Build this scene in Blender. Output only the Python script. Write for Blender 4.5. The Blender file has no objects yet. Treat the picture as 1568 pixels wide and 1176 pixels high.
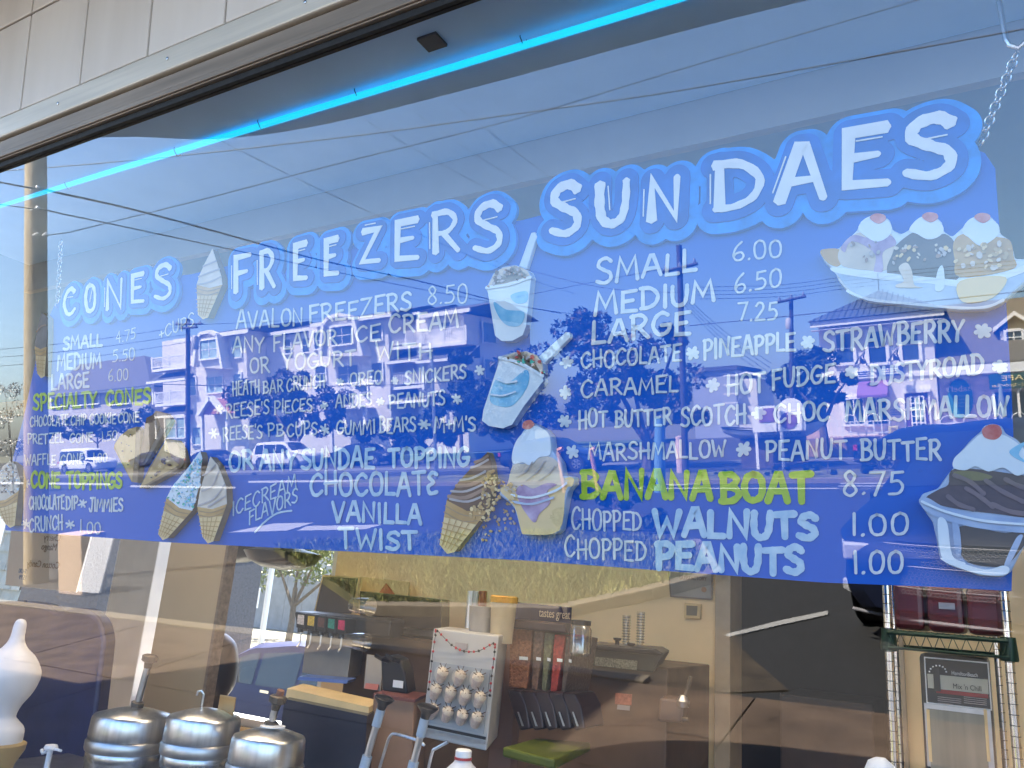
import bpy, math, random
import numpy as np
from mathutils import Vector, Matrix
random.seed(7)
S = bpy.context.scene
col = S.collection
# ---------------------------------------------------------------- camera
YAW, PITCH, ROLL, FPX, TILT = [math.radians(v) for v in (31.003, 15.086, 4.399)] + [1238.05, math.radians(6.897)]
P0 = np.array([0, -1.2, 1.6])
_f = np.array([-math.sin(YAW)*math.cos(PITCH), math.cos(YAW)*math.cos(PITCH), math.sin(PITCH)])
_r = np.array([math.cos(YAW), math.sin(YAW), 0.]); _u = np.cross(_r, _f)
CR = math.cos(ROLL)*_r+math.sin(ROLL)*_u; CU = -math.sin(ROLL)*_r+math.cos(ROLL)*_u
cam = bpy.data.objects.new('camera', bpy.data.cameras.new('camera')); col.objects.link(cam)
M = Matrix([[CR[i], CU[i], -_f[i], P0[i]] for i in range(3)]+[[0, 0, 0, 1]])
cam.matrix_world = M
cam.data.sensor_width = 36; cam.data.lens = 36*FPX/1568; cam.data.clip_start = .05; cam.data.clip_end = 2000
S.camera = cam
# ---------------------------------------------------------------- light
SUN_EL, SUN_AZ = math.radians(57), math.radians(-40)      # azimuth measured from +Y towards +X
sd = Vector((math.sin(SUN_AZ)*math.cos(SUN_EL), math.cos(SUN_AZ)*math.cos(SUN_EL), math.sin(SUN_EL)))
sun = bpy.data.objects.new('sun', bpy.data.lights.new('sun', 'SUN')); col.objects.link(sun)
sun.data.energy = 5.0; sun.data.angle = math.radians(.5); sun.data.color = (1, .91, .77)
sun.rotation_euler = sd.to_track_quat('Z', 'Y').to_euler()
W = bpy.data.worlds.new('World'); S.world = W; W.use_nodes = True
nt = W.node_tree; sky = nt.nodes.new('ShaderNodeTexSky'); sky.sky_type = 'NISHITA'; sky.sun_disc = False
sky.sun_elevation = SUN_EL; sky.sun_rotation = SUN_AZ; sky.air_density = 1.0; sky.dust_density = 2.0; sky.ozone_density = 4
hs_ = nt.nodes.new('ShaderNodeHueSaturation'); hs_.inputs['Saturation'].default_value = 1.1; nt.links.new(sky.outputs[0], hs_.inputs['Color']); nt.links.new(hs_.outputs[0], nt.nodes['Background'].inputs[0]); nt.nodes['Background'].inputs[1].default_value = .095
S.view_settings.view_transform = 'Standard'; S.view_settings.look = 'None'; S.view_settings.gamma = 1
S.view_settings.use_curve_mapping = False; S.view_settings.exposure = 3.2
S.render.engine = 'CYCLES'
S.cycles.max_bounces = 10; S.cycles.transparent_max_bounces = 16; S.cycles.glossy_bounces = 5; S.cycles.diffuse_bounces = 4
# ---------------------------------------------------------------- geometry of the view: rays through the glass and off it
N = np.array([0, math.cos(TILT), math.sin(TILT)]); G = np.array([0, -math.sin(TILT), math.cos(TILT)])
O0 = np.array([0, 0, 1.6])
def ray(x, y):
    d = _f*FPX+CR*(x-784)+CU*(588-y); return d/np.linalg.norm(d)
def GP(x, y, off=0.):              # point on the plane parallel to the leaning glass, off metres inside
    d = ray(x, y); t = ((O0-P0).dot(N)+off)/d.dot(N); return P0+d*t
def UV(x, y, off=0.):
    p = GP(x, y, off); return p[0], (p-O0).dot(G)
def PL(u, v, off=0.):              # plane coordinates to the world
    return O0+np.array([1., 0, 0])*u+G*v+N*off
def I(x, y, Y):                    # point inside the shop on the vertical plane at depth Y
    d = ray(x, y); return P0+d*((Y-P0[1])/d[1])
def rr(x, y):
    d = ray(x, y); p = GP(x, y); return p, d-2*d.dot(N)*N
def RG(x, y, z=0.):
    p, d = rr(x, y); return p+d*((z-p[2])/d[2])
def RP(x, y, Y):                   # point across the street at distance Y from the shop
    p, d = rr(x, y); return p+d*((-Y-p[1])/d[1])
def RD(x, y, t):
    p, d = rr(x, y); return p+d*t
def FB(x0, y0, x1, y1, Y):         # facade box: X0, X1, Z0, Z1
    xm, ym = (x0+x1)/2, (y0+y1)/2
    return RP(x0, ym, Y)[0], RP(x1, ym, Y)[0], RP(xm, y1, Y)[2], RP(xm, y0, Y)[2]
# ---------------------------------------------------------------- materials
MATS = {}
def mat(name, c, rough=.6, metal=0., nscale=8., var=.12, bump=0., emit=None, c2=None, spec=.5, stretch=None):
    if name in MATS: return MATS[name]
    m = bpy.data.materials.new(name); m.use_nodes = True; t = m.node_tree; b = t.nodes['Principled BSDF']
    b.inputs['Roughness'].default_value = rough; b.inputs['Metallic'].default_value = metal
    b.inputs['Specular IOR Level'].default_value = spec
    tc = t.nodes.new('ShaderNodeTexCoord'); n = t.nodes.new('ShaderNodeTexNoise'); n.inputs['Scale'].default_value = nscale
    n.inputs['Detail'].default_value = 6
    src = tc.outputs['Object']
    if stretch:
        mp = t.nodes.new('ShaderNodeMapping'); mp.inputs['Scale'].default_value = stretch; t.links.new(src, mp.inputs[0]); src = mp.outputs[0]
    t.links.new(src, n.inputs['Vector'])
    r = t.nodes.new('ShaderNodeValToRGB'); t.links.new(n.outputs['Fac'], r.inputs[0])
    r.color_ramp.elements[0].position = .3; r.color_ramp.elements[1].position = .7
    lo = [max(0, v*(1-var)) for v in c]; hi = [min(1, v*(1+var)) for v in c]
    if c2: hi = c2; lo = c
    r.color_ramp.elements[0].color = (*lo, 1); r.color_ramp.elements[1].color = (*hi, 1)
    t.links.new(r.outputs[0], b.inputs['Base Color'])
    if bump:
        bp = t.nodes.new('ShaderNodeBump'); bp.inputs['Strength'].default_value = bump; bp.inputs['Distance'].default_value = .01
        t.links.new(n.outputs['Fac'], bp.inputs['Height']); t.links.new(bp.outputs[0], b.inputs['Normal'])
    if emit:
        b.inputs['Emission Color'].default_value = (*emit[0], 1); b.inputs['Emission Strength'].default_value = emit[1]
    MATS[name] = m; return m
def glassmat(name, r0, tint=(1, 1, 1), rough=0., dirt=0.):
    m = bpy.data.materials.new(name); m.use_nodes = True; t = m.node_tree; t.nodes.remove(t.nodes['Principled BSDF'])
    o = t.nodes['Material Output']; g = t.nodes.new('ShaderNodeNewGeometry')
    dt = t.nodes.new('ShaderNodeVectorMath'); dt.operation = 'DOT_PRODUCT'
    t.links.new(g.outputs['Normal'], dt.inputs[0]); t.links.new(g.outputs['Incoming'], dt.inputs[1])
    def mth(op, a, b=None):
        k = t.nodes.new('ShaderNodeMath'); k.operation = op
        for i, v in enumerate((a, b)):
            if v is None: continue
            if isinstance(v, (int, float)): k.inputs[i].default_value = v
            else: t.links.new(v, k.inputs[i])
        return k.outputs[0]
    c = mth('ABSOLUTE', dt.outputs['Value']); p = mth('POWER', mth('SUBTRACT', 1., c), 4.)
    fac = mth('ADD', mth('MULTIPLY', p, 1-r0), r0)
    tr = t.nodes.new('ShaderNodeBsdfTransparent'); tr.inputs[0].default_value = (*tint, 1)
    gl = t.nodes.new('ShaderNodeBsdfGlossy'); gl.inputs['Roughness'].default_value = rough; gl.inputs[0].default_value = (1, 1, 1, 1)
    mx = t.nodes.new('ShaderNodeMixShader'); t.links.new(fac, mx.inputs[0]); t.links.new(tr.outputs[0], mx.inputs[1]); t.links.new(gl.outputs[0], mx.inputs[2])
    last = mx.outputs[0]
    if dirt:
        tc = t.nodes.new('ShaderNodeTexCoord'); nz = t.nodes.new('ShaderNodeTexNoise'); nz.inputs['Scale'].default_value = .9; nz.inputs['Detail'].default_value = 1
        t.links.new(tc.outputs['Object'], nz.inputs['Vector']); bp = t.nodes.new('ShaderNodeBump'); bp.inputs['Strength'].default_value = .2; bp.inputs['Distance'].default_value = .002
        t.links.new(nz.outputs['Fac'], bp.inputs['Height']); t.links.new(bp.outputs[0], gl.inputs['Normal'])
        mp = t.nodes.new('ShaderNodeMapping'); mp.inputs['Scale'].default_value = (9, 9, 1.6); mp.inputs['Rotation'].default_value = (0, .5, 0); t.links.new(tc.outputs['Object'], mp.inputs[0])
        n2 = t.nodes.new('ShaderNodeTexNoise'); n2.inputs['Scale'].default_value = 2.5; n2.inputs['Detail'].default_value = 9; n2.inputs['Roughness'].default_value = .75; t.links.new(mp.outputs[0], n2.inputs['Vector'])
        rp = t.nodes.new('ShaderNodeMapRange'); rp.inputs[1].default_value = .5; rp.inputs[2].default_value = .8; rp.inputs[3].default_value = .0; rp.inputs[4].default_value = dirt; t.links.new(n2.outputs['Fac'], rp.inputs[0])
        df = t.nodes.new('ShaderNodeBsdfDiffuse'); df.inputs[0].default_value = (.6, .6, .6, 1); m2 = t.nodes.new('ShaderNodeMixShader')
        t.links.new(rp.outputs[0], m2.inputs[0]); t.links.new(last, m2.inputs[1]); t.links.new(df.outputs[0], m2.inputs[2]); last = m2.outputs[0]
    t.links.new(last, o.inputs[0]); MATS[name] = m; return m
# ---------------------------------------------------------------- objects
def thing(name, label, cat, group=None, loc=(0, 0, 0), rz=0):
    o = bpy.data.objects.new(name, None); col.objects.link(o); o.location = loc; o.rotation_euler = (0, 0, rz)
    o.empty_display_size = .1; o['label'] = label; o['category'] = cat
    if group: o['group'] = group
    return o
def tag(o, label, cat, group=None):
    o['label'] = label; o['category'] = cat
    if group: o['group'] = group
    return o
def struct(o): o['kind'] = 'structure'; return o
class MB:
    def __init__(s): s.v = []; s.f = []
    def add(s, vs, fs):
        k = len(s.v); s.v += [tuple(float(c) for c in v) for v in vs]; s.f += [tuple(i+k for i in f) for f in fs]; return s
    def box(s, x0, x1, y0, y1, z0, z1):
        if x0 > x1: x0, x1 = x1, x0
        if y0 > y1: y0, y1 = y1, y0
        if z0 > z1: z0, z1 = z1, z0
        return s.add([(x, y, z) for x in (x0, x1) for y in (y0, y1) for z in (z0, z1)],
                     [(0, 1, 3, 2), (4, 6, 7, 5), (0, 4, 5, 1), (2, 3, 7, 6), (0, 2, 6, 4), (1, 5, 7, 3)])
    def obox(s, c, ax, ay, az):     # centre and three half-axis vectors
        c, ax, ay, az = map(np.array, (c, ax, ay, az))
        return s.add([c+i*ax+j*ay+k*az for i in (-1, 1) for j in (-1, 1) for k in (-1, 1)],
                     [(0, 1, 3, 2), (4, 6, 7, 5), (0, 4, 5, 1), (2, 3, 7, 6), (0, 2, 6, 4), (1, 5, 7, 3)])
    def tube(s, pts, r, seg=8, r1=None, caps=True):
        pts = [Vector(p) for p in pts]; n = len(pts); rings = []; up = None
        for i, p in enumerate(pts):
            t = (pts[min(i+1, n-1)]-pts[max(i-1, 0)]).normalized()
            if up is None: up = Vector((0, 0, 1)) if abs(t.z) < .9 else Vector((1, 0, 0))
            a = t.cross(up).normalized(); b = a.cross(t).normalized(); up = b
            rad = r[i] if isinstance(r, (list, tuple)) else (r if r1 is None else r+(r1-r)*i/(n-1))
            rings.append([p+(a*math.cos(k*2*math.pi/seg)+b*math.sin(k*2*math.pi/seg))*rad for k in range(seg)])
        v = [q for ring in rings for q in ring]; f = []
        for i in range(n-1):
            for k in range(seg): f.append((i*seg+k, i*seg+(k+1) % seg, (i+1)*seg+(k+1) % seg, (i+1)*seg+k))
        if caps: f += [tuple(range(seg))[::-1], tuple((n-1)*seg+k for k in range(seg))]
        return s.add(v, f)
    def lathe(s, prof, c=(0, 0, 0), seg=28, axis=None):
        c = Vector(c); v = []; f = []
        q = Vector(axis).to_track_quat('Z', 'Y') if axis is not None else None
        for r, z in prof:
            for k in range(seg):
                a = 2*math.pi*k/seg; p = Vector((r*math.cos(a), r*math.sin(a), z)); v.append(c+(q@p if q else p))
        for i in range(len(prof)-1):
            for k in range(seg): f.append((i*seg+k, i*seg+(k+1) % seg, (i+1)*seg+(k+1) % seg, (i+1)*seg+k))
        f.append(tuple(range(seg))[::-1]); f.append(tuple((len(prof)-1)*seg+k for k in range(seg)))
        return s.add(v, f)
    def poly(s, pts): return s.add(pts, [tuple(range(len(pts)))])
    def prism(s, pts, d):           # polygon extruded by vector d
        n = len(pts); d = np.array(d)
        a = [np.array(p, float) for p in pts]
        return s.add(a+[p+d for p in a], [tuple(range(n)), tuple(range(2*n-1, n-1, -1))]+[(i, (i+1) % n, n+(i+1) % n, n+i) for i in range(n)])
    def build(s, name, m, parent=None, smooth=False, bevel=0., label=None):
        me = bpy.data.meshes.new(name); me.from_pydata(s.v, [], s.f); me.update()
        import bmesh
        bm = bmesh.new(); bm.from_mesh(me); bmesh.ops.recalc_face_normals(bm, faces=bm.faces); bm.to_mesh(me); bm.free()
        if smooth:
            me.polygons.foreach_set('use_smooth', [True]*len(me.polygons))
            try: me.set_sharp_from_angle(angle=math.radians(38))
            except Exception: pass
        o = bpy.data.objects.new(name, me); col.objects.link(o)
        if m: me.materials.append(m)
        if parent:
            o.parent = parent; o.matrix_parent_inverse = Matrix.LocRotScale(parent.location, parent.rotation_euler, None).inverted() if parent.type == 'EMPTY' else Matrix()
        if bevel:
            b = o.modifiers.new('bevel', 'BEVEL'); b.width = bevel; b.segments = 2; b.limit_method = 'ANGLE'
        if label: o['label'] = label
        return o
def copy_tree(o, parent=None):
    c = o.copy(); col.objects.link(c)
    if parent: c.parent = parent
    for ch in list(o.children): copy_tree(ch, c)
    return c
def text(s, size, org, right, up, m, parent, name='lettering', ext=.0008, sx=1., align='LEFT'):
    cu = bpy.data.curves.new(name, 'FONT'); cu.body = s; cu.size = size; cu.extrude = ext; cu.align_x = align; cu.resolution_u = 3
    o = bpy.data.objects.new(name, cu); col.objects.link(o)
    bpy.context.view_layer.update()
    me = bpy.data.meshes.new_from_object(o.evaluated_get(bpy.context.evaluated_depsgraph_get())); bpy.data.objects.remove(o)
    r = Vector(right).normalized(); u = Vector(up).normalized(); n = r.cross(u)
    for v in me.vertices: v.co = Vector(org)+r*v.co.x*sx+u*v.co.y+n*v.co.z
    me.materials.clear(); me.materials.append(m)
    o = bpy.data.objects.new(name, me); col.objects.link(o)
    if parent:
        o.parent = parent
        if parent.type == 'EMPTY': o.matrix_parent_inverse = Matrix.LocRotScale(parent.location, parent.rotation_euler, None).inverted()
    return o
def smooth2(pts, k=6, closed=False):
    n = len(pts); out = []; P = [np.array(p, float) for p in pts]
    for i in range(n if closed else n-1):
        g = (lambda j: P[j % n]) if closed else (lambda j: P[min(max(j, 0), n-1)])
        a, b, c, d = g(i-1), g(i), g(i+1), g(i+2)
        for t in range(k):
            s = t/k; out.append(.5*((2*b)+(-a+c)*s+(2*a-5*b+4*c-d)*s*s+(-a+3*b-3*c+d)*s**3))
    if not closed: out.append(P[-1])
    return out
# ================================================================ THE SHOP FRONT
m_enamel = mat('cream enamel panel', (.78, .7, .63), .28, 0, 2.2, .06, stretch=(3, 3, .4), c2=(.9, .82, .75))
m_grout = mat('dark joint', (.03, .028, .025), .9)
m_alum = mat('anodised frame', (.74, .67, .57), .42, .25, 60, .1, stretch=(.05, 1, 1))
m_bronze = mat('bronze frame', (.3, .235, .18), .45, .35, 40, .25, stretch=(.05, 1, 1))
m_rubber = mat('black rubber', (.012, .012, .013), .7, 0, 40, .4, .2)
m_white = mat('white paint', (.84, .84, .82), .5, 0, 5, .05)
m_steel = mat('brushed steel', (.56, .57, .58), .27, 1., 30, .1, stretch=(8, 8, .3))
m_chrome = mat('chrome', (.8, .8, .8), .08, 1.)
m_black = mat('black plastic', (.012, .012, .014), .35)
m_glass = glassmat('shop window glass', .1, dirt=.01)
m_clear = glassmat('clear pane', .08)
GT, GB = 1.142, -1.05              # glass top and bottom in plane coordinates
XL, XR = -3.3, 1.6
g = thing('shop_window', 'large outward leaning shop window reflecting the street, in front of the blue menu board', 'window')
MB().add([PL(XL, GB), PL(XR, GB), PL(XR, GT), PL(XL, GT)], [(0, 1, 2, 3)]).build('glass_pane', m_glass, g)
def bar(mb, u0, u1, v0, v1, o0, o1):
    c = [PL(u, v, o) for u in (u0, u1) for v in (v0, v1) for o in (o0, o1)]
    return mb.add(c, [(0, 1, 3, 2), (4, 6, 7, 5), (0, 4, 5, 1), (2, 3, 7, 6), (0, 2, 6, 4), (1, 5, 7, 3)])
bar(bar(MB(), XL, XR, GT-.012, GT+.003, -.012, -.0015), XL, XR, GT-.012, GT+.003, .002, .012).build('gasket', m_rubber, g)
bar(bar(MB(), XL, XR, 1.146, 1.205, -.022, .03), XL, XR, 1.150, 1.165, -.027, -.0225).build('lower_frame_rail', m_bronze, g, bevel=.004)
bar(MB(), XL, XR, 1.209, 1.272, -.034, .03).build('upper_frame_rail', m_alum, g, bevel=.005)
for u in (XL-.05, XR): bar(MB(), u, u+.05, GB-.05, 1.272, -.03, .03).build('side_frame', m_alum, g, bevel=.004)
for k in range(11): MB().lathe([(.0045, 0), (.0045, .0016), (.002, .0026)], PL(XL+.25+k*.46, 1.24, -.0345), 12, -N).build('screw', m_steel, g, True)
bar(MB(), XL, XR, GB-.06, GB-.002, -.04, .04).build('sill', m_alum, g, bevel=.004)
# enamel panels over the window
fs = thing('fascia', 'cream enamel panelled fascia above the shop window frame', 'wall')
bar(MB(), -3.6, 2.2, 1.274, 2.12, -.012, .06).build('backing', m_grout, fs)
tw = (2.395-1.815)/2
tiles = []
u_a, u_b = UV(30, 175, -.0235)[0], UV(224, 94, -.0235)[0]; tw = (u_b-u_a)/2
us = [u_a+tw*k for k in range(-5, 16)]
for i, u in enumerate(us):
    for v0, v1 in ((1.282, 1.582), (1.589, 1.889), (1.896, 2.112)):
        tiles.append(bar(MB(), u+.0035, u+tw-.0035, v0, v1, -.0235-random.random()*.0008, -.0125).build('panel', m_enamel, fs, bevel=.003))
# building shell
m_wall = mat('cream interior wall', (.88, .66, .36), .7, 0, 3, .06)  # warmth of the sunlight indoors is put into this wall colour
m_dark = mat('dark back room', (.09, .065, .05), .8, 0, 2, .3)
m_ceil = mat('ceiling neon tint', (.16, .27, .44), .8, 0, 3, .05)  # blue light of the neon is put into the ceiling colour
m_floor = mat('shop floor tile', (.16, .12, .09), .5, 0, 6, .2)
m_stucco = mat('stucco', (.5, .44, .36), .9, 0, 30, .1, .4)
shop = thing('shop_building', 'cream ice cream shop building holding the big window', 'building')
L, Rr, BY = -9.6, 3.2, 2.6
MB().box(L, Rr, -.05, 2.75, .0, .1).box(-2.4, 1.1, 2.751, 6.15, .0, .1).build('floor', m_floor, shop)
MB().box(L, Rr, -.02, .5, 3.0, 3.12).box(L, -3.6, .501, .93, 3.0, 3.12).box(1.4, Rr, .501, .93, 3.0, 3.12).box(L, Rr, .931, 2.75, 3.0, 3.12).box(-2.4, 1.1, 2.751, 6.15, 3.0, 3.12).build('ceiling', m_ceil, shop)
MB().box(L-.2, Rr+.2, .08, .3, 3.35, 3.5).box(L-.2, -3.65, .301, 1.3, 3.35, 3.5).box(1.45, Rr+.2, .301, 1.3, 3.35, 3.5).box(L-.2, Rr+.2, 1.301, 2.8, 3.35, 3.5).build('roof', m_stucco, shop)
MB().box(L-.2, Rr+.2, -.17, .08, 3.72, 4.35).build('parapet', m_stucco, shop)
b = MB(); b.box(L, -3.6, -.1, .1, 0, 3.7); b.box(XL-.3, XL-.06, -.08, .12, 0, 2.9)
b.box(2.2, Rr, -.1, .1, 0, 3.7)
b.box(-3.6, 2.2, .02, .2, 0, .5)
b.build('front_wall', m_stucco, shop)
MB().box(-8.4, -5.9, -.15, 1.5, 4.36, 8.8).build('added_shade_block', m_stucco, shop)  # unseen block added on the roof to cast shade on the pavement
MB().box(1.66, 2.2, -.06, .12, .5, 2.85).build('front_pier', m_stucco, shop)
MB().box(L-.2, L, .0, 2.8, 0, 3.35).build('end_wall', m_wall, shop)
MB().box(Rr, Rr+.2, .0, 2.8, 0, 3.35).build('end_wall', m_wall, shop)
# back wall with its windows (left) and a dark doorway
xw0, xw1 = L+.3, -3.42
b = MB(); b.box(L, Rr, BY, BY+.15, 2.86, 3.0); b.box(L, xw0, BY, BY+.15, .1, 2.86); b.box(xw0, xw1, BY, BY+.15, .1, .75)
b.box(xw1, -1.06, BY, BY+.15, .1, 2.86); b.box(-.36, Rr, BY, BY+.15, .1, 2.86); b.box(-1.06, -.36, BY, BY+.15, 2.3, 2.86)
b.build('back_wall', m_wall, shop)
MB().box(L+.01, Rr-.01, BY-.012, BY-.002, 2.1, 2.855).build('dark_wall_top', mat('blue grey darkened wall top', (.2, .28, .4), .7, 0, 3, .06), shop)  # upper wall darkened and blued so the reflected sky shows
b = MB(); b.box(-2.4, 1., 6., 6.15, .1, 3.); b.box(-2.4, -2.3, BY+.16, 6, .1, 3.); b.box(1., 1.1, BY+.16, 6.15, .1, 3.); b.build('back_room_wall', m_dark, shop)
m_fr = bpy.data.materials.new('frosted skylight'); m_fr.use_nodes = True; _t = m_fr.node_tree; _t.nodes.remove(_t.nodes['Principled BSDF'])
_n = _t.nodes.new('ShaderNodeBsdfTranslucent'); _n.inputs[0].default_value = (.95, .88, .76, 1); _t.links.new(_n.outputs[0], _t.nodes['Material Output'].inputs[0])
sk = thing('added_skylight', 'added frosted roof strip out of view, letting daylight into the shop', 'added_skylight')  # frosted strip added out of view to brighten the interior
MB().box(-3.65, 1.45, .32, 1.28, 3.42, 3.43).build('frosted_pane', m_fr, sk)
bw = thing('back_window', 'long back window of the shop looking out to the parking lot', 'window')
for x0, x1 in ((xw0, -7.35), (-7.31, -5.5), (-5.0, xw1)):
    MB().add([(x0, BY+.07, .8), (x1, BY+.07, .8), (x1, BY+.07, 2.82), (x0, BY+.07, 2.82)], [(0, 1, 2, 3)]).build('glass_pane', m_clear, bw)
for x0, x1 in ((-7.35, -7.31), (xw1-.06, xw1), (xw0, xw0+.05)): MB().box(x0, x1, BY+.03, BY+.11, .75, 2.86).build('mullion', m_white, bw, bevel=.005)
for z0, z1 in ((.75, .8), (2.82, 2.86)): MB().box(xw0, xw1, BY+.02, BY+.12, z0, z1).build('window_rail', m_white, bw, bevel=.005)
pst = thing('corner_post', 'white painted post between the back windows behind the steel topping pumps', 'post')
MB().box(-5.5, -5.27, BY-.03, BY+.13, .1, 2.86).build('post_face', m_white, pst, bevel=.006)
MB().box(-5.24, -5.0, BY-.07, BY+.12, .1, 2.86).build('post_return', m_white, pst, bevel=.006)
# canopy over the pavement with a curved edge (seen in the glass)
cz = 3.4
px = [(110, 215), (330, 213), (500, 190), (740, 130), (1000, 60), (1240, 0)]
cp = []
for q in px:
    p, d = rr(*q); k = p+d*((cz-p[2])/d[2]); cp.append((k[0], k[1]))
e2 = [(p[0], p[1]) for p in smooth2([(-9.8, -.9), (-5.2, -.95)]+cp+[(.6, -2.05), (3.4, -2.1)], 5)]
poly = [(x, y, cz) for x, y in e2]+[(3.4, -.23, cz), (-9.8, -.23, cz)]
m_can = mat('canopy soffit', (.11, .17, .3), .8, 0, 3, .1)  # colour shifted to blue, standing for the bluish light on the canopy
cn = thing('canopy', 'grey curved canopy over the pavement, reflected along the top of the window', 'canopy')
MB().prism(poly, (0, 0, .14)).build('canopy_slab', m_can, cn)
MB().tube([(x, y-.02, cz+.12) for x, y in e2], .035, 8).build('canopy_edge', m_alum, cn, True)

# ---- display soffit inside the window and the neon tube
m_soff = mat('soffit neon tint', (.38, .62, .9), .55, 0, 4, .06)  # neon's blue glow mixed into the soffit colour
sf = thing('window_soffit', 'pale soffit board tinted neon blue behind the top of the window', 'soffit')
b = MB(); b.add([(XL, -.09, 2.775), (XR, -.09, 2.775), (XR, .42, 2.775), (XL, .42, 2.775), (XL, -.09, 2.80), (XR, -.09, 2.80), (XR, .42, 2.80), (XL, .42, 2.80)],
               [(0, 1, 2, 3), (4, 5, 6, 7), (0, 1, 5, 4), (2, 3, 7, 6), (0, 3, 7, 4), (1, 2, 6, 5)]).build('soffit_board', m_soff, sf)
MB().box(XL, XR, .425, .45, 2.66, 3.).build('drop_panel', mat('drop panel', (.3, .36, .46), .6, 0, 3, .1), sf)
q = RP; 
d_ = ray(660, 66); t_ = (2.772-P0[2])/d_[2]; hp = P0+d_*t_
MB().box(hp[0]-.02, hp[0]+.03, hp[1]-.025, hp[1]+.02, 2.768, 2.7745).build('vent_hole', m_black, sf)
neon = thing('neon_tube', 'glowing cyan neon tube running along the top of the window', 'neon light')
a, c = GP(-60, 333, .2), GP(1030, 0, .2)
dr = (c-a)/np.linalg.norm(c-a)
MB().tube([a-dr*.5, c+dr*1.6], .0082, 12).build('glass_tube', mat('cyan neon', (.05, .6, .8), .3, emit=((0., .52, .95), .15)), neon, True)
for k, (x, y) in enumerate([(105, 283), (272, 232), (400, 190), (548, 143), (801, 63)]):
    p = GP(x, y, .2); b = MB()
    # clip ring round the tube with a wire up to the soffit
    ring = [p+np.array([.003*math.sin(t*2), .0125*math.cos(t), .0125*math.sin(t)]) for t in [i*2*math.pi/12 for i in range(13)]]
    b.tube(ring, .0012, 5); b.tube([p+np.array([0, 0, .012]), p+np.array([.012, .01, .03]), p+np.array([.02, .02, .05])], .0011, 5)
    b.build('support_wire', m_black, neon, True)

# ================================================================ MENU BOARD
SO = .115                           # front face of the board, metres behind the glass
def SP(x, y, lift=0.): return GP(x, y, SO-lift)
def SUV(x, y): return UV(x, y, SO)
def SW(u, v, lift=0.): return PL(u, v, SO-lift)
def paint(name, c, rough=.55, var=.1, ns=25): return mat(name, c, rough, 0, ns, var, spec=.15)
m_blue = mat('blue sign board', (.0002, .1, .5), .5, 0, 3, .07, spec=.12)
m_edge = mat('sign board edge', (.09, .1, .2), .6)
m_lb = paint('light blue lettering plate', (.006, .24, .72), .5, .25, 30)
m_mb = paint('mid blue outline', (.002, .12, .5), .5, .2, 20)
m_wp = paint('white sign paint', (.72, .76, .78), .5, .05)
m_pb = mat('pale blue brush paint', (.25, .45, .66), .5, 0, 45, .2, c2=(.5, .66, .76))
m_wb = mat('white brush paint', (.42, .52, .62), .5, 0, 45, .1, c2=(.66, .7, .73))
m_yg = mat('lime paint', (.24, .42, .01), .5, 0, 40, .1, c2=(.4, .56, .02))
sign = thing('menu_board', 'long blue hand painted menu board with CONES, FREEZERS and SUNDAES headings hanging in the window', 'menu board')
outl = [(8, 812), (12, 760), (20, 700), (36, 640), (50, 575), (64, 510), (84, 466), (112, 446), (200, 430), (292, 420), (345, 408), (560, 372), (800, 337), (845, 325), (1200, 262), (1480, 224),
        (1508, 234), (1524, 258), (1529, 330), (1541, 464), (1549, 600), (1554, 720), (1549, 905), (1440, 899), (1260, 892), (800, 858), (250, 830)]
pts = [SP(*p) for p in outl]
MB().prism(pts, N*.012).build('board', m_blue, sign)

# ---- single-stroke lettering: every letter a few pen strokes
FONT = {}
def L_(ch, w, *st): FONT[ch] = (w, st)
def c_(*p): return ('c', p)
def l_(*p): return ('l', p)
L_('A', .8, l_((0, 0), (.36, 1), (.48, 1), (.8, 0)), l_((.14, .36), (.68, .38)))
L_('B', .72, l_((.1, 0), (.08, 1)), c_((.0, .98), (.4, 1), (.62, .8), (.45, .58), (.12, .52)), c_((.14, .52), (.55, .48), (.72, .24), (.45, .02), (.0, .0)))
L_('C', .74, c_((.72, .84), (.5, .99), (.2, .84), (.02, .45), (.2, .06), (.48, .02), (.74, .2)))
L_('D', .78, l_((.1, 0), (.1, 1)), c_((.0, .98), (.45, .95), (.76, .6), (.66, .2), (.36, .02), (.02, .0)))
L_('E', .66, l_((.66, 1), (.08, .96), (.06, .03), (.66, 0)), l_((.08, .5), (.52, .53)))
L_('F', .64, l_((.08, 0), (.08, .97), (.64, 1)), l_((.08, .52), (.52, .56)))
L_('G', .8, c_((.7, .88), (.45, 1), (.15, .8), (.03, .4), (.25, .03), (.55, .03), (.74, .2), (.76, .42)), l_((.42, .42), (.8, .43)))
L_('H', .76, l_((.08, 0), (.06, 1)), l_((.68, 0), (.66, 1)), l_((.0, .46), (.76, .52)))
L_('I', .2, l_((.1, 0), (.1, 1)))
L_('J', .56, c_((.5, .98), (.46, .4), (.34, .04), (.14, .02), (.0, .2)), l_((.2, .98), (.7, 1)))
L_('K', .7, l_((.08, 0), (.08, 1)), l_((.66, 1), (.1, .45), (.7, 0)))
L_('L', .58, l_((.08, 1), (.06, .03), (.58, .02)))
L_('M', .95, l_((.0, 0), (.14, .98), (.46, .3), (.8, 1), (.93, 0)))
L_('N', .8, l_((.05, 0), (.08, .98), (.7, .03), (.74, 1)))
L_('O', .78, c_((.4, 1), (.14, .88), (.02, .48), (.16, .08), (.42, .0), (.68, .14), (.76, .52), (.66, .88), (.38, 1)))
L_('P', .68, l_((.1, -.02), (.08, 1)), c_((.0, .96), (.42, 1), (.66, .8), (.5, .5), (.1, .44)))
L_('R', .76, l_((.1, 0), (.08, 1)), c_((.0, .96), (.44, 1), (.66, .78), (.46, .52), (.12, .48)), l_((.3, .5), (.76, .0)))
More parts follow.
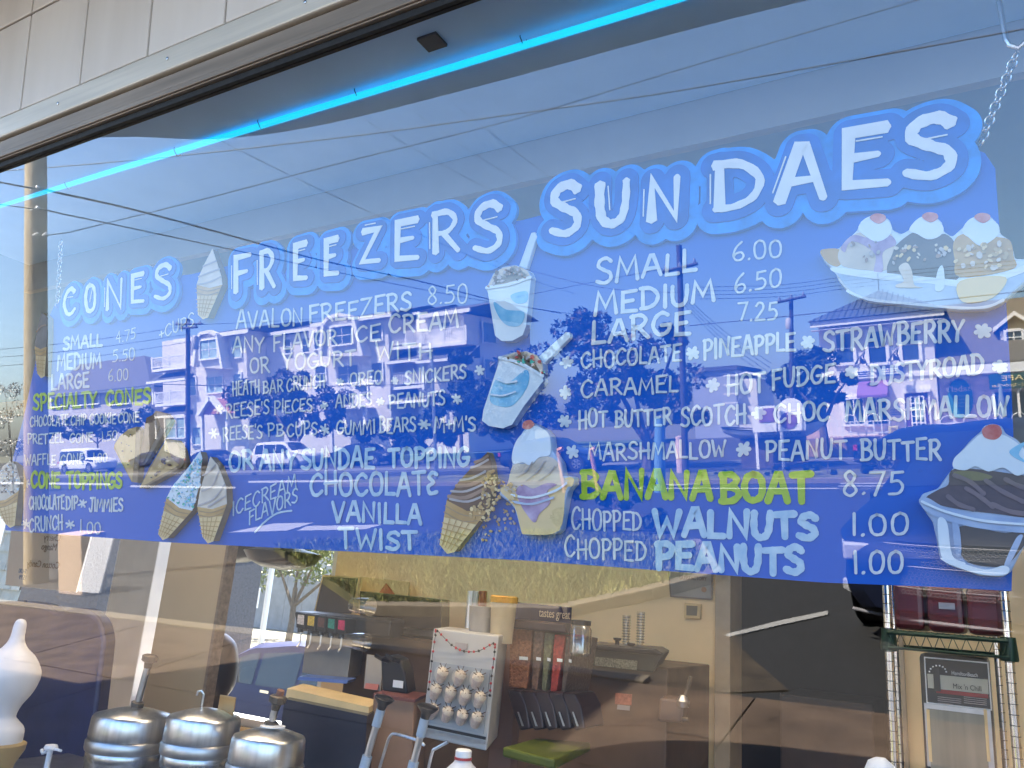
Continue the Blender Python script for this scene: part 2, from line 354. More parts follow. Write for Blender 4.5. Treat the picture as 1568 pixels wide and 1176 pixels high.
L_('S', .66, c_((.64, .86), (.44, 1), (.16, .92), (.08, .7), (.32, .53), (.58, .38), (.6, .14), (.34, .0), (.0, .1)))
L_('T', .76, l_((.38, 0), (.36, .98)), l_((.0, .95), (.76, 1)))
L_('U', .72, c_((.04, 1), (.03, .5), (.1, .14), (.32, .0), (.56, .12), (.66, .5), (.68, 1)))
L_('V', .74, l_((.0, 1), (.34, 0), (.4, 0), (.74, 1)))
L_('W', 1., l_((.0, 1), (.22, .02), (.5, .66), (.76, .02), (1., 1)))
L_('Y', .72, l_((.0, 1), (.34, .48), (.72, 1)), l_((.34, .48), (.3, 0)))
L_('Z', .74, l_((.04, .97), (.7, 1), (.02, .02), (.74, 0)))
L_('0', .6, c_((.3, 1), (.08, .84), (.02, .48), (.1, .1), (.3, 0), (.5, .12), (.58, .5), (.5, .88), (.28, 1)))
L_('1', .14, l_((.08, 0), (.06, 1)))
L_('2', .6, c_((.04, .8), (.22, .99), (.46, .9), (.48, .64), (.2, .26), (.02, .02)), l_((.02, .02), (.6, .02)))
L_('4', .62, l_((.42, 0), (.44, 1), (.0, .34), (.62, .36)))
L_('5', .58, l_((.56, 1), (.14, .96), (.1, .56)), c_((.1, .56), (.4, .6), (.56, .34), (.4, .06), (.02, .02)))
L_('6', .56, c_((.46, 1), (.16, .7), (.02, .3), (.14, .03), (.4, .02), (.54, .22), (.42, .42), (.16, .38), (.04, .24)))
L_('7', .56, l_((.0, .97), (.56, 1), (.2, 0)))
L_('8', .58, c_((.5, .82), (.3, 1), (.1, .84), (.2, .62), (.42, .42), (.54, .2), (.3, 0), (.06, .16), (.14, .4), (.4, .6), (.5, .82)))
L_('.', .12, l_((.04, .0), (.08, .04)))
L_("'", .1, l_((.06, 1.02), (.04, .8)))
L_('+', .5, l_((.0, .42), (.5, .46)), l_((.26, .2), (.24, .68)))
L_('*', .7, l_((.1, .1), (.6, .95)), l_((.08, .82), (.64, .22)), l_((.0, .5), (.7, .55)))
L_('e', .62, c_((.56, .92), (.3, 1), (.08, .8), (.34, .55), (.02, .34), (.14, .04), (.56, .1)))
L_(' ', .4)
_zi = [0]
def ribbon(mb, uv, w, lift, taper=0., flat=False):
    P = [np.array(p) for p in uv]; Q = [P[0]]
    for p in P[1:]:
        if np.linalg.norm(p-Q[-1]) > w*.12: Q.append(p)
    if len(Q) < 2: Q.append(Q[0]+np.array([w*.2, 0]))
    n = len(Q); Lf = []; Rt = []
    for i in range(n):
        t1 = Q[i]-Q[i-1] if i else Q[1]-Q[0]; t2 = Q[i+1]-Q[i] if i < n-1 else Q[i]-Q[i-1]
        t1 = t1/np.linalg.norm(t1); t2 = t2/np.linalg.norm(t2); m = t1+t2; k = np.linalg.norm(m)
        if k < .5: m = t1; k = 1.; sc = 1.
        else: m = m/k; sc = min(1/max(.5, m.dot(t1)), 1.5)
        nn = np.array([-m[1], m[0]]); h = w/2*sc*(1+.1*math.sin(i*1.7+len(mb.v)*.3))*(1+taper*(.5-i/max(1, n-1)))
        Lf.append(Q[i]+nn*h); Rt.append(Q[i]-nn*h)
    t = (Q[0]-Q[1])/np.linalg.norm(Q[0]-Q[1]); a0 = math.atan2(t[1], t[0])
    capS = [Q[0]+np.array([math.cos(a0+a), math.sin(a0+a)])*w*(.5 if not flat else .28) for a in (-.9, -.3, .3, .9)]
    t = (Q[-1]-Q[-2])/np.linalg.norm(Q[-1]-Q[-2]); a1 = math.atan2(t[1], t[0])
    capE = [Q[-1]+np.array([math.cos(a1+a), math.sin(a1+a)])*w*(.5 if not flat else .28) for a in (-.9, -.3, .3, .9)]
    V = Lf+Rt+capS+capE; Fc = [(i, i+1, n+i+1, n+i) for i in range(n-1)]
    Fc.append((n, 2*n+3, 2*n+2, 2*n+1, 2*n, 0)[::-1]); Fc.append((n-1, 2*n+7, 2*n+6, 2*n+5, 2*n+4, 2*n-1)[::-1])
    k = 2*n+8
    mb.add([SW(u, v, lift) for u, v in V]+[SW(u, v, lift-.0009) for u, v in V], Fc+[tuple(j+k for j in f) for f in Fc])
def strokes(s, quad, jit=.0, slant=0.):
    """quad = (x0, y0, x1, y1, h0, h1): baseline ends and cap heights in picture units; returns strokes in board coordinates"""
    x0, y0, x1, y1, h0, h1 = quad; gap = .2; tot = 0
    for i, ch in enumerate(s): tot += FONT[ch][0]+(gap if i < len(s)-1 else 0)
    res = []; cur = 0
    for ch in s:
        w, st = FONT[ch]; dy = random.uniform(-jit, jit); sc = 1+random.uniform(-jit, jit); rot = random.uniform(-.5, .5)*jit
        for kind, pts in st:
            q = smooth2(pts, 4) if kind == 'c' else pts
            o = []
            for (a, b_) in q:
                a2 = (cur+a+rot*b_+slant*b_)/tot; b2 = b_*sc+dy; h = h0+(h1-h0)*a2
                o.append(SUV(x0+(x1-x0)*a2, y0+(y1-y0)*a2-h*b2))
            res.append(o)
        cur += w+gap
    return res
def write(s, x0, y0, x1, y1, h0, h1=None, w=.006, m=None, jit=.06, slant=.0, label=None):
    h1 = h1 or h0; mb = MB()
    for st in strokes(s, (x0, y0, x1, y1, h0, h1), jit, slant):
        _zi[0] = (_zi[0]+1) % 9
        ribbon(mb, st, w, .0016+_zi[0]*.00012)
    mb.build('lettering', m or m_wb, sign)
def star(x, y, r, w=.006, m=None):
    mb = MB(); n0 = random.uniform(0, 1)
    for k in range(3):
        a = n0+k*math.pi/3+random.uniform(-.15, .15); rr_ = r*random.uniform(.8, 1.1)
        ribbon(mb, [SUV(x-rr_*math.cos(a), y-rr_*math.sin(a)), SUV(x+rr_*math.cos(a), y+rr_*math.sin(a))], w, .0016+k*.0002)
    mb.build('painted_star', m or m_wb, sign)

# ---- headings: cut plates by distance to the letter strokes
def plate(all_st, rad, thick, lift, m, name, off=(0, 0), step=.0032):
    A = np.array([p for st in all_st for p in [(a, b2) for a, b2 in zip(st[:-1], st[1:])]])   # segments
    a, b_ = A[:, 0]+np.array(off), A[:, 1]+np.array(off)
    mn = np.minimum(a, b_).min(0)-rad*1.3; mx = np.maximum(a, b_).max(0)+rad*1.3
    xs = np.arange(mn[0], mx[0]+step, step); ys = np.arange(mn[1], mx[1]+step, step)
    X, Y = np.meshgrid(xs, ys, indexing='ij'); D = np.full(X.shape, 9.)
    for p, q_ in zip(a, b_):
        d = q_-p; t = np.clip(((X-p[0])*d[0]+(Y-p[1])*d[1])/max(1e-9, d.dot(d)), 0, 1)
        D = np.minimum(D, np.hypot(X-p[0]-t*d[0], Y-p[1]-t*d[1]))
    D = rad-D; V = []; idx = {}; Fc = []; E = []
    def vid(key, u, v):
        if key not in idx: idx[key] = len(V); V.append((u, v))
        return idx[key]
    nx, ny = D.shape
    for i in range(nx-1):
        for j in range(ny-1):
            cs = ((i, j), (i+1, j), (i+1, j+1), (i, j+1)); ds = [D[c] for c in cs]
            if max(ds) <= 0: continue
            f = []; cr = []
            for k in range(4):
                c0, c1 = cs[k], cs[(k+1) % 4]; d0, d1 = ds[k], ds[(k+1) % 4]
                if d0 > 0: f.append(vid(c0, xs[c0[0]], ys[c0[1]]))
                if (d0 > 0) != (d1 > 0):
                    t = d0/(d0-d1); key = (min(c0, c1), max(c0, c1))
                    e = vid(key, xs[c0[0]]+(xs[c1[0]]-xs[c0[0]])*t, ys[c0[1]]+(ys[c1[1]]-ys[c0[1]])*t); f.append(e); cr.append(e)
            if len(f) > 2: Fc.append(tuple(f))
            if len(cr) == 2: E.append(tuple(cr))
    n = len(V); mb = MB()
    mb.v = [tuple(SW(u, v, lift)) for u, v in V]; mb.f = Fc
    if thick:
        mb.v += [tuple(SW(u, v, lift-thick)) for u, v in V]; mb.f = Fc+[(p, q_, q_+n, p+n) for p, q_ in E]
    me = bpy.data.meshes.new(name); me.from_pydata(mb.v, [], mb.f); me.materials.append(m)
    o = bpy.data.objects.new(name, me); col.objects.link(o); o.parent = sign; return o
HEADS = [
 [('C', 101, 441, 126, 486), ('O', 134, 435, 157, 481), ('N', 166, 427, 199, 478), ('E', 204, 419, 231, 467), ('S', 240, 405, 273, 462)],
 [('F', 361, 391, 394, 452), ('R', 401, 384, 431, 446), ('E', 453, 373, 480, 432), ('E', 500, 366, 528, 425), ('Z', 556, 352, 591, 406), ('E', 607, 338, 650, 402), ('R', 664, 325, 712, 392), ('S', 728, 313, 777, 390)],
 [('S', 845, 284, 896, 364), ('U', 917, 279, 970, 349), ('N', 995, 274, 1048, 343), ('D', 1092, 250, 1172, 324), ('A', 1192, 227, 1267, 314), ('E', 1289, 200, 1365, 291), ('S', 1384, 184, 1465, 277)]]
for hi, word in enumerate(HEADS):
    allst = []; mbs = []
    for ch, x0, yt, x1, yb in word:
        w, st = FONT[ch]; slope = -.1
        lst = []
        for kind, p in st:
            q_ = smooth2(p, 5) if kind == 'c' else [np.array(v) for v in p]
            lst.append([np.array(SUV(x0+4+(x1-x0-8)*(a/w), yb-3-(yb-yt-6)*b2 + slope*((x1-x0)*(a/w-.5)))) for a, b2 in q_])
        mbs.append(lst); allst += lst
    k = (.82, .92, 1.)[hi]
    plate(allst, .036*k, .009, .010, m_lb, 'heading_plate', (.002, -.006))
    plate(allst, .0225*k, .003, .0125, m_mb, 'letter_outline')
    for lst in mbs:
        mb = MB()
        for j, st in enumerate(lst):
            wd = (.0115, .0135, .0162)[hi]; ribbon(mb, st, wd*(1.05 if j == 0 else .85), .0142+j*.0002, .4, True)
        mb.build('letter', m_wp, sign)
        # brush highlight beside the first stroke
        st = lst[0]; mb = MB()
        if len(st) > 2 or True:
            a_, b2 = st[0], st[min(len(st)-1, max(1, len(st)//3))]; d = (b2-a_); nn = np.array([-d[1], d[0]])/max(1e-6, np.linalg.norm(d))*.0155*k
            ribbon(mb, [a_+nn+d*.15, a_+nn+d*.8], .0022, .0146); mb.build('letter_highlight', m_wp, sign)

T = .0052
for a_ in [
 ('SMALL', 98, 536, 157, 529, 18, 17, .0085), ('4.75', 179, 524, 208, 519, 17, 17, .003), ('MEDIUM', 89, 567, 155, 562, 23, 22, .0085), ('5.50', 173, 554, 207, 552, 18, 18, .003),
 ('LARGE', 80, 597, 137, 591, 23, 22, .008), ('6.00', 167, 584, 197, 581, 17, 17, .003), ('+CUPS', 245, 520, 297, 499, 18, 19, .0035),
 ('CHOCOLATE', 47, 653, 105, 651, 15, 15, .0045), ('CHIP', 110, 651, 133, 650, 15, 15, .0045), ('COOKIE', 138, 650, 178, 648, 15, 15, .0045), ('CONE', 182, 648, 214, 647, 15, 15, .0045),
 ('PRETZEL', 43, 680, 98, 678, 15, 15, .0045), ('CONE', 108, 678, 143, 676, 15, 14, .0045), ('1.50', 157, 676, 180, 674, 14, 14, .003),
 ('WAFFLE', 39, 713, 86, 711, 16, 15, .0045), ('CONE', 94, 711, 129, 709, 15, 15, .0045), ('1.00', 144, 708, 165, 707, 14, 14, .003),
 ('CHOCOLATE', 46, 780, 99, 779, 20, 20, .006), ('DIP', 102, 779, 120, 779, 19, 19, .006), ('JIMMIES', 138, 782, 189, 782, 20, 19, .006),
 ('CRUNCH', 46, 814, 97, 811, 21, 21, .006), ('1.00', 124, 815, 155, 817, 18, 18, .004),
 ('AVALON', 363, 504, 464, 497, 26, 26, T*1.1), ('FREEZERS', 474, 494, 630, 476, 26, 28, T*1.2), ('8.50', 655, 467, 716, 464, 29, 28, .0035),
 ('ANY', 357, 541, 405, 538, 23, 23, T), ('FLAVOR', 419, 537, 516, 527, 23, 24, T), ('ICE', 537, 527, 582, 520, 23, 23, T), ('CREAM', 597, 510, 702, 501, 27, 26, T*1.15),
 ('OR', 384, 571, 413, 569, 22, 22, T), ('YOGURT', 434, 567, 545, 558, 23, 22, T), ('WITH', 577, 552, 662, 548, 26, 23, T),
 ('HEATH', 357, 606, 398, 603, 21, 20, .0042), ('BAR', 404, 602, 434, 600, 18, 18, .0042), ('CRUNCH', 440, 600, 498, 593, 20, 19, .0042), ('OREO', 537, 592, 585, 587, 20, 20, .0042), ('SNICKERS', 621, 588, 714, 579, 20, 21, .0045),
 ("REESE'S", 347, 640, 413, 634, 22, 21, .0042), ('PIECES', 421, 633, 479, 629, 20, 18, .0042), ('ANDES', 515, 625, 570, 620, 20, 19, .0042), ('PEANUTS', 597, 626, 682, 620, 21, 21, .0045),
 ("REESE'S", 342, 675, 402, 670, 21, 20, .0042), ('PB', 411, 668, 435, 667, 18, 18, .0042), ('CUPS', 441, 668, 486, 665, 20, 19, .0042), ('GUMMI', 516, 665, 575, 664, 21, 21, .0045), ('BEARS', 582, 663, 637, 661, 23, 21, .0045), ("M+M'S", 666, 661, 729, 659, 27, 20, .0045),
 ('CHOPPED', 876, 811, 982, 812, 33, 25, .0042), ('1.00', 1305, 818, 1390, 818, 33, 33, .0045), ('CHOPPED', 866, 853, 989, 858, 31, 28, .0042), ('1.00', 1308, 876, 1382, 877, 34, 34, .0045),
 ('SMALL', 915, 436, 1066, 414, 36, 30, .0072), ('6.00', 1123, 401, 1197, 393, 28, 27, .0036), ('MEDIUM', 912, 482, 1094, 460, 34, 30, .0075), ('6.50', 1126, 448, 1196, 438, 28, 26, .0036), ('LARGE', 907, 526, 1056, 509, 34, 33, .0075), ('7.25', 1131, 492, 1190, 488, 28, 26, .0036),
 ('CHOCOLATE', 891, 565, 1043, 551, 24, 24, .0046), ('PINEAPPLE', 1078, 549, 1217, 536, 29, 27, .005), ('STRAWBERRY', 1262, 538, 1475, 520, 31, 31, .0052),
 ('CARAMEL', 891, 608, 1038, 600, 25, 24, .0046), ('HOT', 1114, 606, 1171, 598, 31, 27, .005), ('FUDGE', 1183, 597, 1278, 584, 29, 27, .0046), ('DUSTY', 1334, 589, 1420, 580, 28, 28, .005), ('ROAD', 1424, 579, 1505, 570, 28, 28, .005),
 ('HOT', 887, 656, 930, 652, 29, 24, .0046), ('BUTTER', 943, 654, 1028, 649, 24, 23, .0046), ('SCOTCH', 1044, 652, 1142, 648, 28, 28, .0046), ('CHOC', 1186, 646, 1269, 643, 29, 26, .0046), ('MARSHMALLOW', 1296, 645, 1544, 637, 31, 30, .005),
 ('MARSHMALLOW', 902, 704, 1111, 701, 25, 25, .0044), ('PEANUT', 1173, 703, 1296, 703, 30, 29, .0046), ('BUTTER', 1319, 704, 1440, 704, 30, 30, .0046), ('8.75', 1291, 758, 1383, 757, 38, 36, .0042)]:
    s_, x0, y0, x1, y1, h0, h1, w_ = a_
    write(s_, x0, y0, x1, y1, h0, h1, w_*.92)
for a_ in [('OR', 352, 720, 388, 718, 28, 27), ('ANY', 399, 718, 454, 717, 29, 27), ('SUNDAE', 463, 718, 573, 715, 30, 29), ('TOPPING', 596, 715, 718, 713, 28, 28),
           ('CHOCOLATe', 476, 757, 671, 757, 33, 32), ('VANILLA', 510, 797, 645, 802, 28, 28), ('TWIST', 520, 839, 639, 842, 29, 26)]:
    write(*a_, w=.0078, m=m_pb)
for a_ in [('ICECREAM', 357, 790, 454, 748, 21, 23), ('FLAVORS', 382, 803, 456, 768, 21, 20)]: write(*a_, w=.0036, m=m_pb)
for a_ in [('SPECIALTY', 52, 627, 148, 622, 23, 21), ('CONES', 163, 621, 231, 617, 22, 22)]: write(*a_, w=.0085, m=m_yg)
for a_ in [('CONE', 49, 747, 92, 747, 23, 22), ('TOPPINGS', 103, 747, 187, 747, 23, 22)]: write(*a_, w=.0095, m=m_yg)
for a_ in [('BANANA', 892, 762, 1088, 764, 39, 40), ('BOAT', 1105, 767, 1242, 767, 41, 41)]: write(*a_, w=.0108, m=m_yg, jit=.05)
for a_ in [('WALNUTS', 1003, 820, 1249, 822, 38, 36), ('PEANUTS', 1006, 869, 1228, 878, 36, 38)]: write(*a_, w=.0112, m=m_pb, jit=.05)
mb = MB(); ribbon(mb, [SUV(*p) for p in smooth2([(391, 815), (405, 800), (425, 786), (447, 782)], 4)], .004, .0017); mb.build('underline', m_pb, sign)
for x, y, r in [(735, 567, 7), (700, 611, 7), (521, 585, 5), (605, 583, 5), (497, 621, 6), (583, 615, 6), (328, 664, 7), (498, 658, 7), (650, 650, 8), (335, 627, 6), (41, 740, 6), (127, 771, 6), (40, 802, 6), (108, 803, 6),
                (868, 555, 8), (1061, 541, 8), (1237, 524, 8), (1505, 507, 10), (866, 601, 8), (1092, 590, 8), (1304, 570, 8), (1531, 562, 9), (865, 645, 8), (1162, 633, 8), (877, 692, 8), (1139, 688, 10)]:
    star(x, y, r, .005 if x < 850 else .0068)
# ================================================================ painted wooden cut-outs on the board
m_cone = mat('painted wafer', (.4, .22, .06), .6, 0, 20, .15, c2=(.55, .35, .13))
m_coned = mat('painted wafer line', (.3, .2, .1), .6)
m_conel = mat('painted wafer light', (.68, .5, .24), .55)
m_van = mat('painted vanilla', (.48, .41, .33), .55, 0, 14, .1, c2=(.68, .6, .5))
m_vsh = mat('painted vanilla fold', (.4, .36, .36), .6, 0, 20, .15)
m_choc = mat('painted chocolate', (.05, .018, .008), .5, 0, 30, .4, c2=(.12, .05, .025))
m_chl = mat('painted chocolate light', (.28, .17, .12), .55, 0, 20, .25)
m_tan = mat('plywood edge', (.25, .17, .1), .8, 0, 30, .2)
m_cookie = mat('painted cookie', (.4, .25, .09), .6, 0, 30, .12, c2=(.52, .36, .16))
m_sky = mat('painted ice blue', (.05, .35, .62), .5, 0, 30, .2, c2=(.3, .6, .78))
m_cup = mat('painted cup white', (.5, .62, .72), .5, 0, 12, .1, c2=(.68, .76, .8))
m_cream = mat('painted whipped cream', (.56, .68, .78), .5, 0, 10, .08, c2=(.72, .78, .82))
m_pink = mat('painted cherry', (.42, .05, .04), .5, 0, 40, .3, c2=(.65, .3, .28))
m_pur = mat('painted berry sauce', (.22, .13, .3), .5, 0, 40, .4, c2=(.48, .38, .55))
m_fud = mat('painted fudge', (.03, .022, .03), .45, 0, 20, .5, c2=(.1, .075, .08))
m_green = mat('painted mint', (.05, .4, .3), .6)
m_red = mat('painted red', (.45, .05, .05), .5)
m_boat = mat('painted glass dish', (.2, .3, .5), .4, 0, 14, .2, c2=(.42, .54, .7))
def resh(pts, sm): return smooth2(pts, 5, closed=True) if sm else pts
def cut(pts, name, m, parent, lift0=.0, lift=.018, sm=True, bev=.0015):
    q = resh(pts, sm); a = [SP(p[0], p[1], lift) for p in q]
    return MB().prism(a, N*(lift-lift0-.0003)).build(name, m, parent, bevel=bev)
LYR = [0]
def lay(pts, name, m, parent, lift, sm=True, th=.0012):
    LYR[0] = (LYR[0]+1) % 7; lf = lift+.0006+LYR[0]*.0001; q = resh(pts, sm)
    return MB().prism([SP(p[0], p[1], lf) for p in q], N*th).build(name, m, parent)
def line(pts, name, m, parent, w, lift, sm=True):
    mb = MB(); LYR[0] = (LYR[0]+1) % 7
    q = smooth2(pts, 4) if sm and len(pts) > 2 else pts
    ribbon(mb, [UV(p[0], p[1], SO-lift) for p in q], w, lift+.0022+LYR[0]*.00015)
    return mb.build(name, m, parent)
def dots(poly, n, r, ms, name, parent, lift, seed=1):
    rnd = random.Random(seed); xs = [p[0] for p in poly]; ys = [p[1] for p in poly]; mbs = [MB() for _ in ms]; c = 0; tries = 0
    def inside(x, y):
        k = False; j = len(poly)-1
        for i in range(len(poly)):
            if (poly[i][1] > y) != (poly[j][1] > y) and x < (poly[j][0]-poly[i][0])*(y-poly[i][1])/(poly[j][1]-poly[i][1])+poly[i][0]: k = not k
            j = i
        return k
    while c < n and tries < n*20:
        tries += 1; x = rnd.uniform(min(xs), max(xs)); y = rnd.uniform(min(ys), max(ys))
        if not inside(x, y): continue
        rr_ = r*rnd.uniform(.5, 1.25); a0 = rnd.uniform(0, 6.28); e = rnd.uniform(.45, 1); lf = lift+.003+rnd.random()*.0012
        mb = mbs[c % len(ms)]
        q = [(x+rr_*math.cos(a0)*math.cos(t)*1-rr_*e*math.sin(a0)*math.sin(t), y+rr_*math.sin(a0)*math.cos(t)+rr_*e*math.cos(a0)*math.sin(t)) for t in [i*math.pi/3.5+rnd.uniform(-.2, .2) for i in range(7)]]
        mb.prism([SP(a, b, lf) for a, b in q], N*.0012); c += 1
    for mb, m in zip(mbs, ms):
        if mb.v: mb.build(name, m, parent)
def cone_cut(swirl, rim, wafer, ms, fold, label, waf_lines=True, folds=(), dotcfg=None, side=None):
    whole = cut(swirl+rim+wafer, 'cone_cutout', m_tan, sign, lift=.012, sm=False)
    whole['label'] = label
    return whole
def soft_cone(apex, wl, wr, rim, tip_l, tip_r, m_sw, m_fold, label, folds, dotm=None, lift=.02, depth=(6, 3), nd=0, dr=2, seed=1):
    """apex, wl/wr = lower left/right of the swirl (lists of outline points), rim = depth of cake collar, tips of the wafer"""
    back = [(x+depth[0], y+depth[1]) for x, y in [apex]+wr+[tip_r, tip_l]+wl[::-1]]
    sil = [apex]+wr+[tip_r, tip_l]+wl[::-1]
    o = cut(sil, 'cone_cutout', m_tan, sign, lift=lift, sm=False, bev=.002); o['label'] = label
    L0, R0 = wl[-1], wr[-1]
    lay([apex]+wr+[((L0[0]+R0[0])/2, (L0[1]+R0[1])/2+rim*.35)]+wl[::-1], 'swirl', m_sw, o, lift, False)
    # collar and wafer
    cl = [L0, ((L0[0]+R0[0])/2, (L0[1]+R0[1])/2+rim*.35), R0]
    def lerp(a, b, t): return (a[0]+(b[0]-a[0])*t, a[1]+(b[1]-a[1])*t)
    A, B = lerp(L0, tip_l, .38), lerp(R0, tip_r, .34)
    lay([L0, cl[1], R0, B, A], 'collar', m_cone, o, lift, False)
    lay([lerp(L0, A, .95), lerp(R0, B, .95), tip_r, lerp(tip_l, tip_r, .5) and ((tip_l[0]+tip_r[0])/2, max(tip_l[1], tip_r[1])+3), tip_l], 'wafer', m_conel, o, lift+.0004, False)
    for t in (.33, .7): line([lerp(L0, A, t), (lambda p: (p[0], p[1]+rim*.3))(lerp(lerp(L0, A, t), lerp(R0, B, t), .5)), lerp(R0, B, t)], 'collar_line', m_coned, o, .0018, lift)
    for k in range(1, 5): line([lerp(A, tip_l, k/5), lerp(B, tip_r, k/5)], 'wafer_line', m_cone, o, .0016, lift+.0012, False)
    for k in range(1, 5): line([lerp(A, B, k/5), lerp(tip_l, tip_r, k/5)], 'wafer_line', m_cone, o, .0013, lift+.0012, False)
    for f in folds: line(f, 'fold', m_fold, o, .0042, lift)
    if dotm: dots([apex]+wr+wl[::-1], nd, dr, dotm, 'sprinkles', o, lift, seed)
    return o
soft_cone((325, 381), [(314, 402), (306, 420), (301, 436)], [(333, 405), (339, 424), (340, 436)], 14, (303, 482), (318, 486), m_van, m_vsh, 'small pale soft serve cone between the first two headings',
          [[(305, 424), (320, 418), (337, 412)], [(303, 436), (322, 432), (339, 424)], [(312, 408), (322, 404), (332, 400)]])
soft_cone((64, 478), [(60, 492), (56, 512), (53, 530)], [(72, 486), (72, 510), (71, 531)], 12, (57, 572), (68, 576), m_fud, m_chl, 'small cone dipped in dark chocolate at the left edge of the board', [[(57, 508), (64, 500), (71, 498)]])
soft_cone((15, 706), [(4, 714), (-6, 735), (-12, 768)], [(24, 712), (31, 738), (28, 752)], 16, (8, 802), (22, 805), m_van, m_vsh, 'cone covered in dark sprinkles at the far left edge',
          [[(-4, 745), (12, 740), (28, 728)]], [m_fud, m_vsh, m_cup], nd=120, dr=1.5, seed=3)
soft_cone((306, 691), [(289, 715), (266, 742), (255, 762)], [(309, 700), (306, 740), (294, 782)], 16, (242, 818), (256, 824), m_cup, m_vsh, 'cone with pale blue sprinkles left of the plain vanilla cone',
          [], [m_sky, m_cup, m_green, m_cup, m_sky], nd=170, dr=2.1, seed=4)
soft_cone((322, 699), [(314, 725), (306, 752), (302, 776)], [(333, 712), (346, 745), (347, 772)], 16, (310, 822), (326, 829), m_van, m_vsh, 'plain vanilla soft serve cone with twisting folds',
          [[(310, 752), (326, 744), (336, 722)], [(305, 774), (328, 764), (345, 742)], [(312, 728), (322, 722), (331, 712)], [(320, 776), (336, 766), (346, 760)]])
o = soft_cone((747, 692), [(722, 716), (702, 738), (684, 766)], [(752, 708), (756, 738), (746, 782)], 24, (673, 834), (696, 845), m_choc, m_vsh, 'brown chocolate and vanilla twist cone rolled in nuts along its right side',
          [[(706, 735), (724, 732), (744, 722)], [(692, 752), (716, 752), (748, 738)], [(690, 764), (718, 768), (748, 756)], [(722, 716), (734, 712), (748, 704)]])
line([(700, 744), (722, 742), (746, 730)], 'fold', m_chl, o, .007, .02); line([(688, 760), (714, 762), (744, 748)], 'fold', m_chl, o, .007, .02); line([(728, 708), (738, 704), (748, 698)], 'fold', m_chl, o, .005, .02)
dots([(738, 728), (756, 716), (766, 760), (748, 796), (722, 806), (716, 780), (738, 762)], 90, 3, [m_cookie, m_cone, m_conel], 'nuts', o, .02, 9)
dots([(760, 730), (778, 740), (790, 800), (740, 835), (735, 812), (756, 780)], 46, 2.6, [m_cookie, m_vsh], 'nuts', sign, .0, 12)
# cookie cones
o = cut([(209, 653), (196, 657), (183, 668), (175, 680), (174, 687), (201, 738), (210, 739), (213, 700), (214, 660)], 'cookie_cone_cutout', m_tan, sign, lift=.018, sm=False); o['label'] = 'plain pale sugar cone with dark specks'
lay([(208, 654), (196, 658), (184, 668), (175, 682), (202, 737), (206, 700)], 'face', m_cookie, o, .018, False); dots([(205, 658), (180, 680), (201, 730)], 9, 1.2, [m_fud], 'speck', o, .018, 5)
o = cut([(238, 629), (254, 633), (262, 643), (258, 652), (222, 712), (208, 716), (218, 672), (222, 648)], 'cookie_cone_cutout', m_fud, sign, lift=.014, sm=False); o['label'] = 'dark chocolate cone behind the two pale cones'
lay([(224, 640), (240, 632), (246, 652), (220, 708), (209, 714), (219, 672)], 'face', m_choc, o, .014, False); lay([(240, 631), (254, 634), (261, 644), (250, 656), (245, 650)], 'opening', m_chl, o, .0146)
o = cut([(255, 672), (268, 674), (277, 688), (282, 708), (277, 716), (222, 746), (213, 748), (228, 716)], 'cookie_cone_cutout', m_tan, sign, lift=.02, sm=False); o['label'] = 'chocolate chip cookie cone lowest of the three'
lay([(254, 674), (214, 747), (274, 712), (262, 700), (257, 686)], 'face', m_cookie, o, .02, False); lay([(256, 674), (270, 680), (276, 694), (274, 710), (264, 702), (258, 688)], 'opening', m_chl, o, .0204)
dots([(252, 684), (222, 738), (266, 710)], 16, 2.4, [m_choc, m_fud], 'chocolate_chip', o, .02, 8)
# freezer cups
def cup(o_pts, top, lip, spoon, blue, label, seed):
    s_ = cut(spoon, 'spoon_cutout', m_cup, sign, lift=.012, sm=False, bev=.002)
    o = cut(o_pts+top, 'cup_cutout', m_boat, sign, lift=.02, sm=False, bev=.002); o['label'] = label
    lay(o_pts, 'cup_front', m_cup, o, .02, False); lay(top+[lip[0], lip[-1]][::-1], 'topping', m_van, o, .02, False)
    for b in blue: lay(b, 'blue_swirl', m_sky, o, .021)
    line(lip, 'cup_lip', m_cream, o, .006, .0205)
    dots(top, 26, 3.4, [m_vsh, m_chl, m_choc] if seed == 1 else [m_red, m_green, m_vsh, m_choc], 'candy', o, .0205, seed)
cup([(746, 441), (813, 426), (805, 500), (800, 513), (784, 522), (768, 522), (758, 514)], [(812, 424), (808, 415), (800, 410), (788, 407), (770, 410), (756, 420), (747, 439)], [(746, 441), (780, 436), (813, 425)],
    [(794, 408), (813, 356), (819, 355), (822, 362), (806, 412)], [[(756, 462), (775, 474), (802, 478), (796, 498), (776, 498), (762, 482)], [(782, 452), (806, 446), (806, 462), (790, 464)]], 'paper cup of frozen drink with nuts and an upright spoon', 1)
cup([(766, 548), (830, 574), (832, 583), (802, 622), (784, 650), (770, 656), (748, 652), (738, 644), (740, 628)], [(832, 572), (830, 556), (822, 544), (806, 538), (786, 540), (770, 549)], [(766, 548), (796, 556), (832, 576)],
    [(822, 548), (866, 508), (873, 509), (873, 517), (830, 560)], [[(760, 580), (778, 586), (806, 566), (808, 590), (786, 620), (764, 622), (750, 612)]], 'tilted paper cup of blue frozen drink with coloured candy and a slanting spoon', 2)
line([(760, 580), (776, 586), (792, 584)], 'swirl_line', m_cream, sign, .003, .024); line([(752, 604), (770, 606), (790, 600)], 'swirl_line', m_cream, sign, .003, .024)
